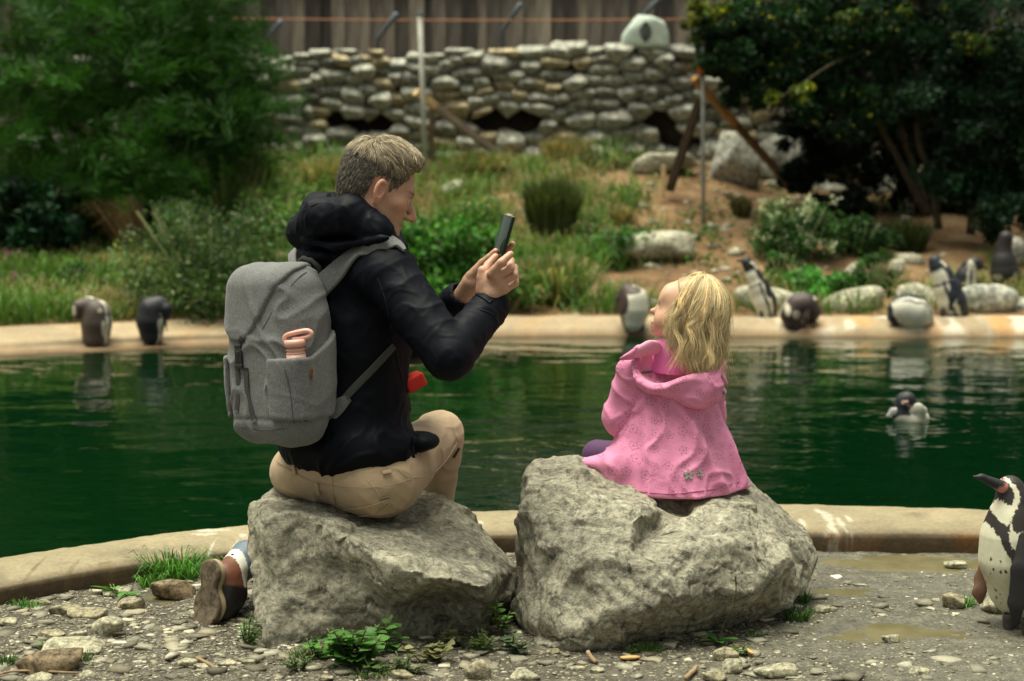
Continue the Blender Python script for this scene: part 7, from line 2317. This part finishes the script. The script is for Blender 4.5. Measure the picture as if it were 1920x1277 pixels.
# ================================================================== stones on the near ground
NG = [(82, 1262, 130, 46, 'large flat brown stone at the lower left corner', M_BROWNROCK, 41), (130, 1222, 120, 22, 'flat pale grey slab behind the large brown stone', M_COBBLE2, 42), (200, 1190, 64, 42, 'pointed pale stone on the gravel left of the shoe', M_COBBLE2, 43),
      (120, 1152, 60, 24, 'rounded pale stone near the left kerb', M_COBBLE, 44), (160, 1160, 76, 16, 'long low stone right of the rounded pale one', M_COBBLE, 45), (242, 1142, 56, 26, 'brown stone below the kerb grass', M_COBBLE, 46),
      (325, 1120, 84, 36, 'broad brown stone in front of the kerb grass', M_BROWNROCK, 47), (82, 1136, 28, 14, 'small round stone by the kerb at far left', M_COBBLE, 48), (12, 1170, 40, 14, 'pale stone cut by the left edge', M_COBBLE2, 49),
      (95, 1196, 60, 16, 'low rounded stone left of the pointed one', M_COBBLE, 50), (145, 1195, 38, 14, 'small oval stone between two low stones', M_COBBLE2, 51), (372, 1158, 46, 18, 'light flat stone left of the shoe sole', M_COBBLE2, 52),
      (215, 1118, 60, 14, 'grey flat stone at the puddle under the kerb', M_COBBLE2, 53), (345, 1250, 50, 16, 'greenish grey slab near the bottom left', M_COBBLE2, 54), (380, 1255, 40, 12, 'flat pale stone beside the broken twig', M_COBBLE2, 55),
      (70, 1276, 56, 14, 'pale chunk at the bottom edge far left', M_COBBLE2, 56), (160, 1272, 40, 14, 'small light stone at the bottom edge', M_COBBLE2, 57), (425, 1248, 38, 11, 'thin pale flake right of the twig', M_COBBLE2, 58), (465, 1248, 30, 12, 'small pale flake left of the left boulders foot', M_COBBLE2, 59),
      (895, 1276, 54, 46, 'rounded brown grey stone between the boulders at the bottom', M_COBBLE, 60), (985, 1277, 60, 22, 'pale stone at the bottom edge below the gap', M_COBBLE2, 61), (755, 1272, 44, 14, 'small pale stone under the nettle plant', M_COBBLE, 62),
      (1360, 1238, 52, 26, 'tan stone right of the plantain leaves', M_COBBLE, 63), (1374, 1262, 48, 26, 'rounded pale tan stone below the plantain leaves', M_COBBLE2, 64), (1455, 1268, 84, 22, 'flat light tan slab at the bottom right of the big boulder', M_COBBLE2, 65),
      (1340, 1277, 50, 22, 'grey stone at the bottom edge right of the girls boulder', M_COBBLE, 66), (1538, 1150, 40, 14, 'flat grey stone right of the big boulders foot', M_COBBLE2, 67), (1670, 1202, 34, 14, 'light stone in front of the brown puddle', M_COBBLE2, 68),
      (1790, 1140, 52, 30, 'pale brown rock by the near penguins flipper', M_COBBLE, 69), (1872, 1148, 60, 40, 'grey rock behind the near penguins belly', M_COBBLE2, 70), (1790, 1062, 44, 12, 'flat stone in mud left of the near penguins chest', M_COBBLE2, 71),
      (1080, 1258, 40, 10, 'thin pale flake below the big boulder', M_COBBLE2, 73), (1120, 1262, 30, 12, 'small pale pebble below the big boulder', M_COBBLE2, 74), (1035, 1228, 34, 14, 'little grey stone at the left foot of the big boulder', M_COBBLE, 75),
      (610, 1275, 30, 10, 'small tan pebble below the left boulder', M_COBBLE, 76), (690, 1262, 26, 9, 'tiny grey pebble in front of the nettle plant', M_COBBLE2, 77), (1725, 1262, 44, 12, 'light flat stone at the bottom right', M_COBBLE2, 78)]
for (px, py, w, h, lb, m, sd) in NG:
    o = prock(px, py, w, h * .85, lb, m, sd, name='ground_stone', ground=True, sub=4, sink=.55, dep=.7)
# gravel (uncountable)
rs = np.random.RandomState(301)
BX = (np.array([[x, y, z] for z in (-.8, .8) for x, y in ((-1, -.8), (1, -.9), (.8, 1), (-.7, .8))]), np.array([[0, 1, 5], [0, 5, 4], [1, 2, 6], [1, 6, 5], [2, 3, 7], [2, 7, 6], [3, 0, 4], [3, 4, 7], [4, 5, 6], [4, 6, 7], [3, 2, 1], [3, 1, 0]]))
def gravel(n, smin_, smax_, xr, yr, dens, ic_, seed):
    rs = np.random.RandomState(seed)
    V0, F0 = BX
    x = rs.uniform(*xr, n); y = rs.uniform(*yr, n)
    kp = dens(x, y, rs); x, y = x[kp], y[kp]; n = len(x)
    sz = smin_ * (smax_ / smin_) ** (rs.rand(n) ** 2.6)
    sc_ = np.stack([sz * rs.uniform(.8, 1.7, n), sz * rs.uniform(.8, 1.4, n), sz * rs.uniform(.15, .5, n)], 1)
    V = V0[None] * sc_[:, None] * (1 + .20 * rs.normal(size=(n, len(V0), 1)).clip(-1.5, 1.5) * 1.25)
    a = rs.uniform(0, 6.283, n); ca, sa = np.cos(a)[:, None], np.sin(a)[:, None]
    X = V[..., 0] * ca - V[..., 1] * sa; Y_ = V[..., 0] * sa + V[..., 1] * ca
    V = np.stack([X + x[:, None], Y_ + y[:, None], V[..., 2] + (near_h(x, y) + sc_[:, 2] * .25)[:, None]], -1).reshape(-1, 3)
    F = (F0[None] + (np.arange(n) * len(V0))[:, None, None]).reshape(-1, 3)
    br = np.exp(rs.normal(0, .38, n)); tw = rs.rand(n, 1)
    C = (np.array([.22, .195, .135]) * (1 - tw) + np.array([.27, .255, .195]) * tw) * br[:, None]
    return V, F, np.repeat(C, len(V0), 0)
def dn(x, y, rs):
    P = np.stack([x, y, 0 * x], 1)
    base = .62 + .38 * sstep(.1, -.5, x) + .5 * fbm(P * 3, 3, seed=4) - .42 * sstep(.55, .9, x)
    ok = rs.rand(len(x)) < base
    for (cx, cy, rx, ry) in PUD: ok &= (((x - cx) / rx) ** 2 + ((y - cy) / ry) ** 2) > 1.3
    lim = np.interp(x, nbase[:, 0], nbase[:, 1]); return ok & (y < lim - .01)
k = NT('gravel'); k.color(k.mix(.5, k.attr(), k.ramp(k.noise(150, 4), [(0.3, .55), (.7, 1.2)]), 'MULTIPLY')).rough(.9, .2); M_GRAV = k.m
d0 = ico(1)
t20 = bmesh.new(); bmesh.ops.create_icosphere(t20, subdivisions=0 + 1, radius=1); t20.free()
oc = (np.array([[1, 0, 0], [-1, 0, 0], [0, 1, 0], [0, -1, 0], [0, 0, 1], [0, 0, -1.]]), np.array([[0, 2, 4], [2, 1, 4], [1, 3, 4], [3, 0, 4], [2, 0, 5], [1, 2, 5], [3, 1, 5], [0, 3, 5]]))
for nm, (V, F, C) in (('gravel', gravel(6800, .004, .020, (-1.7, 1.7), (4.0, 5.6), dn, ico(1), 1)), ('fine_gravel', gravel(60000, .0013, .0045, (-1.6, 1.7), (3.95, 5.4), dn, oc, 2))):
    me = make_mesh(nm, V, F, False); vcol(me, C); tag(obj(nm, me, M_GRAV), kind='stuff')

# ================================================================== near plants
GB = [(.075, .20, .03), (.05, .15, .025), (.11, .24, .045)]
def gtuft(px, py, w, h, lb, seed, n=220, cols=GB, lean=.95, wd=.0036): return tuft(px, py, w, h * 1.1, lb, cols, seed, int(n * .7), lean, (0, 0), wd, ground=True)
gtuft(325, 1085, 150, 62, 'bright green grass tuft growing against the kerb behind the shoe', 401, 520, wd=.005)
gtuft(283, 1100, 60, 40, 'grass blades left of the big kerb tuft', 402, 160)
gtuft(50, 1140, 60, 26, 'small grass tuft under the kerb at far left', 403, 140)
gtuft(8, 1245, 50, 34, 'dark grass tuft cut by the left edge', 404, 110, [(.04, .09, .02)])
gtuft(85, 1216, 30, 22, 'tiny grass tuft on the pale slab', 405, 70)
gtuft(155, 1240, 50, 26, 'small grass tuft right of the brown stone', 406, 110, [(.05, .10, .025), (.08, .12, .04)])
gtuft(575, 1230, 90, 24, 'low creeping grass at the foot of the left boulder', 408, 260, [(.07, .12, .03), (.10, .15, .04)])
gtuft(1205, 1225, 90, 28, 'short grass in the shadow under the big boulder', 410, 200, [(.05, .10, .02)])
gtuft(1495, 1165, 60, 36, 'dark grass at the right foot of the big boulder', 411, 200, [(.04, .09, .02), (.06, .12, .025)])
gtuft(1508, 1130, 20, 36, 'bright grass spikes at the right side of the big boulder', 412, 60)
gtuft(1812, 1135, 46, 30, 'grass tuft on the rock by the penguins flipper', 413, 120)
gtuft(1866, 1145, 40, 26, 'small grass tuft under the near penguins belly', 414, 90)
gtuft(1415, 1190, 50, 20, 'thin grass right of the plantain leaves', 415, 70)
gtuft(700, 1265, 130, 26, 'dim grass mat under the nettle plant', 416, 320, [(.045, .08, .022), (.08, .11, .04)])

def leaf_shape(c, d, up, L, Wd, lobes=0, cup=.15):
    """one real leaf: midrib folded, toothed outline"""
    d = unit(d); s = unit(np.cross(d, up)); u = np.cross(s, d)
    n = 9; V = []; 
    for i in range(n):
        t = i / (n - 1); w = Wd * .5 * (math.sin(math.pi * min(1, t ** .75)) ** .8 if 0 < t < 1 else 0) * (1 + (.22 * (i % 2) if lobes else 0))
        m = c + d * L * t + u * (-.35 * L * t * t * .5)
        V += [m - s * w + u * w * cup, m, m + s * w + u * w * cup]
    F = []
    for i in range(n - 1):
        a = i * 3; F += [(a, a + 1, a + 4, a + 3), (a + 1, a + 2, a + 5, a + 4)]
    return np.array(V), F
M_NETTLE = m_leaf('broad_leaf', .5, .25)
def leafy_weed(px, py, w, h, lb, seed, stems=9, per=9, L=.032, Wd=.022, col=(.07, .17, .03), Yoff=0.0, cat='plant', name='weed', lobes=1, droop=.2):
    rs = np.random.RandomState(seed); b = G(px, py, 0) + np.array([0, Yoff, 0]); s = b[1] / FPX
    t = empty(name, b, 0, lb, cat)
    sp = []; 
    for i in range(stems):
        a = rs.uniform(-1, 1) * w * s * .42; bk = rs.uniform(-.03, .03); H = h * s * rs.uniform(.45, 1.0) * (1 - .45 * abs(a) / (w * s * .5))
        P = spline([b + [a * .25, 0, 0], b + [a * .6, bk * .5, H * .55], b + [a, bk, H]], 8)
        sp.append(tube(P, [.0018] * 8, 4))
        for j in range(per):
            u = .25 + .75 * (j / per); i0 = min(7, int(u * 7)); an = j * 2.4 + rs.uniform(-.4, .4)
            d = np.array([math.cos(an), math.sin(an) * .8, .35 - droop * rs.rand()]); sz = (.6 + .6 * math.sin(math.pi * (1 - u) * .8 + .3)) * rs.uniform(.75, 1.15)
            V, F = leaf_shape(P[i0], d, np.array([0, 0, 1.0]) + rs.normal(size=3) * .25, L * sz, Wd * sz, lobes)
            me = make_mesh('leaf', V, F); c = np.array(col) * math.exp(rs.normal(0, .28)); vcol(me, np.tile(c, (len(V), 1)))
            obj('leaf', me, M_NETTLE, t)
    V, F = merge(sp); tag(obj('stems', make_mesh('stems', V, F), M_STEM, t))
    return t
leafy_weed(462, 1212, 70, 84, 'feathery green weed at the left foot of the left boulder', 511, 12, 14, .017, .0045, (.085, .17, .04), lobes=0)
leafy_weed(905, 1222, 76, 50, 'light green feathery weed between the two boulders', 512, 12, 12, .015, .0045, (.11, .20, .045), lobes=0)
leafy_weed(560, 1258, 90, 44, 'low mat of tiny leaves left of the nettle like plant', 513, 10, 10, .012, .006, (.055, .10, .028), lobes=0)
leafy_weed(760, 1262, 120, 44, 'low mat of small dull leaves at the bottom right of the nettle like plant', 514, 10, 9, .014, .008, (.07, .10, .035), lobes=0)
leafy_weed(725, 1225, 90, 80, 'slender leafy weed leaning on the left boulder beside the nettle like plant', 515, 5, 7, .032, .018, (.065, .16, .032))
leafy_weed(850, 1215, 70, 50, 'scrubby pale leaved weed under the overhang of the left boulder', 516, 6, 6, .022, .02, (.15, .165, .08))
leafy_weed(660, 1252, 150, 112, 'leafy nettle like plant in front of the left boulder', 501, 13, 9, .040, .026, (.070, .175, .034))
leafy_weed(595, 1235, 60, 60, 'small round leaved weed left of the nettle plant', 502, 3, 4, .028, .026, (.075, .20, .035), lobes=0)
leafy_weed(800, 1240, 120, 62, 'dull brownish green creeping weed right of the nettle plant', 503, 7, 6, .024, .022, (.17, .17, .075))
leafy_weed(700, 1262, 110, 40, 'low dusty weed at the bottom under the nettle plant', 508, 5, 5, .022, .016, (.06, .11, .03))
leafy_weed(935, 1185, 56, 76, 'bright green weed hanging in the gap between the boulders', 504, 5, 6, .026, .016, (.11, .23, .04), lobes=0)
leafy_weed(965, 1225, 60, 60, 'shadowy weed low in the gap between the boulders', 505, 5, 6, .024, .018, (.05, .08, .035))
leafy_weed(1385, 1225, 34, 34, 'small pale weed right of the plantain leaves', 506, 3, 5, .02, .012, (.09, .14, .04))
leafy_weed(222, 1120, 50, 40, 'dock like leaves under the left kerb', 507, 3, 3, .055, .022, (.08, .22, .035), lobes=0)
# plantain with a long bent stalk
b = G(1345, 1205, 0) ; t = empty('plantain', b, 0, 'broad leaved plantain with a long bent seed stalk before the big boulder', 'plant')
for i, (dx, dy, dz, L_) in enumerate(((-.8, -.5, .35, .06), (.7, -.5, .4, .065), (.1, -.8, .3, .055), (.9, .1, .25, .05), (-.5, .2, .5, .045), (-.9, -.1, .15, .05))):
    V, F = leaf_shape(b + [0, 0, .004], np.array([dx, dy, dz]), np.array([0, 0, 1.]), L_, .030)
    me = make_mesh('leaf', V, F); vcol(me, np.tile([[.06, .15, .03]], (len(V), 1)) * math.exp(.2 * math.sin(i * 2.2))); obj('leaf', me, M_NETTLE, t)
V, F = tube(spline([b, W(1362, 1160, b[1] - .02), W(1378, 1130, b[1] - .06), W(1380, 1095, b[1] - .10), W(1378, 1080, b[1] - .11)], 20), [.0013] * 14 + [.0022] * 6, 5)
obj('stalk', make_mesh('stalk', V, F), simple('brown_stalk', (.09, .085, .045), .8), t)

# twigs and wood chips
M_TWIG = simple('dry_twig', (.26, .18, .10), .85, .35, 60, .5, .002)
def twig(pts, r, lb, mat=M_TWIG, cat='twig', name='twig'):
    P = [G(x, y, z) for x, y, z in pts]; V, F = tube(spline(P, 10), r, 6)
    V = V + .0008 * fbm(V * 120, 2)[:, None]
    return tag(obj(name, make_mesh(name, V, F), mat), lb, cat)
twig([(368, 1233, .012), (390, 1244, .012), (408, 1256, .006)], .0045, 'broken brown twig on the gravel at the lower left')
twig([(212, 1188, .006), (235, 1188, .008)], .004, 'short dark stick right of the pointed pale stone', simple('dark_twig', (.07, .05, .035), .9))
twig([(1102, 1222, .02), (1108, 1232, .012), (1118, 1242, .006)], .006, 'split wood stub at the foot of the big boulder')
twig([(1285, 1272, .012), (1300, 1258, .012), (1306, 1250, .010)], .006, 'pale stick pointing up at the bottom right of centre')
twig([(150, 1262, .01), (30, 1258, .01), (-20, 1272, .01)], .003, 'thin straw lying across the brown stone')
for (a, b_, w, lb) in (((1158, 1234), (1205, 1232), .012, 'orange wood chip lying below the big boulder'), ((1395, 1215), (1415, 1228), .006, 'thin pale wood splinter right of the tan stone'), ((700, 1070), (701, 1071), .001, None)):
    if lb is None: continue
    A, B = G(*a, .008), G(*b_, .010); m = (A + B) / 2; L_ = np.linalg.norm(B - A) / 2; d = unit(B - A)
    V, F = random_stone(L_, w, .0045, 7, 2, .12); V = V @ np.array([d, unit(np.cross([0, 0, 1], d)), [0, 0, 1]]) + m
    tag(obj('wood_chip', make_mesh('wood_chip', V, F, False), simple('fresh_wood', (.50, .30, .11), .8, .3, 80)), lb, 'wood chip')
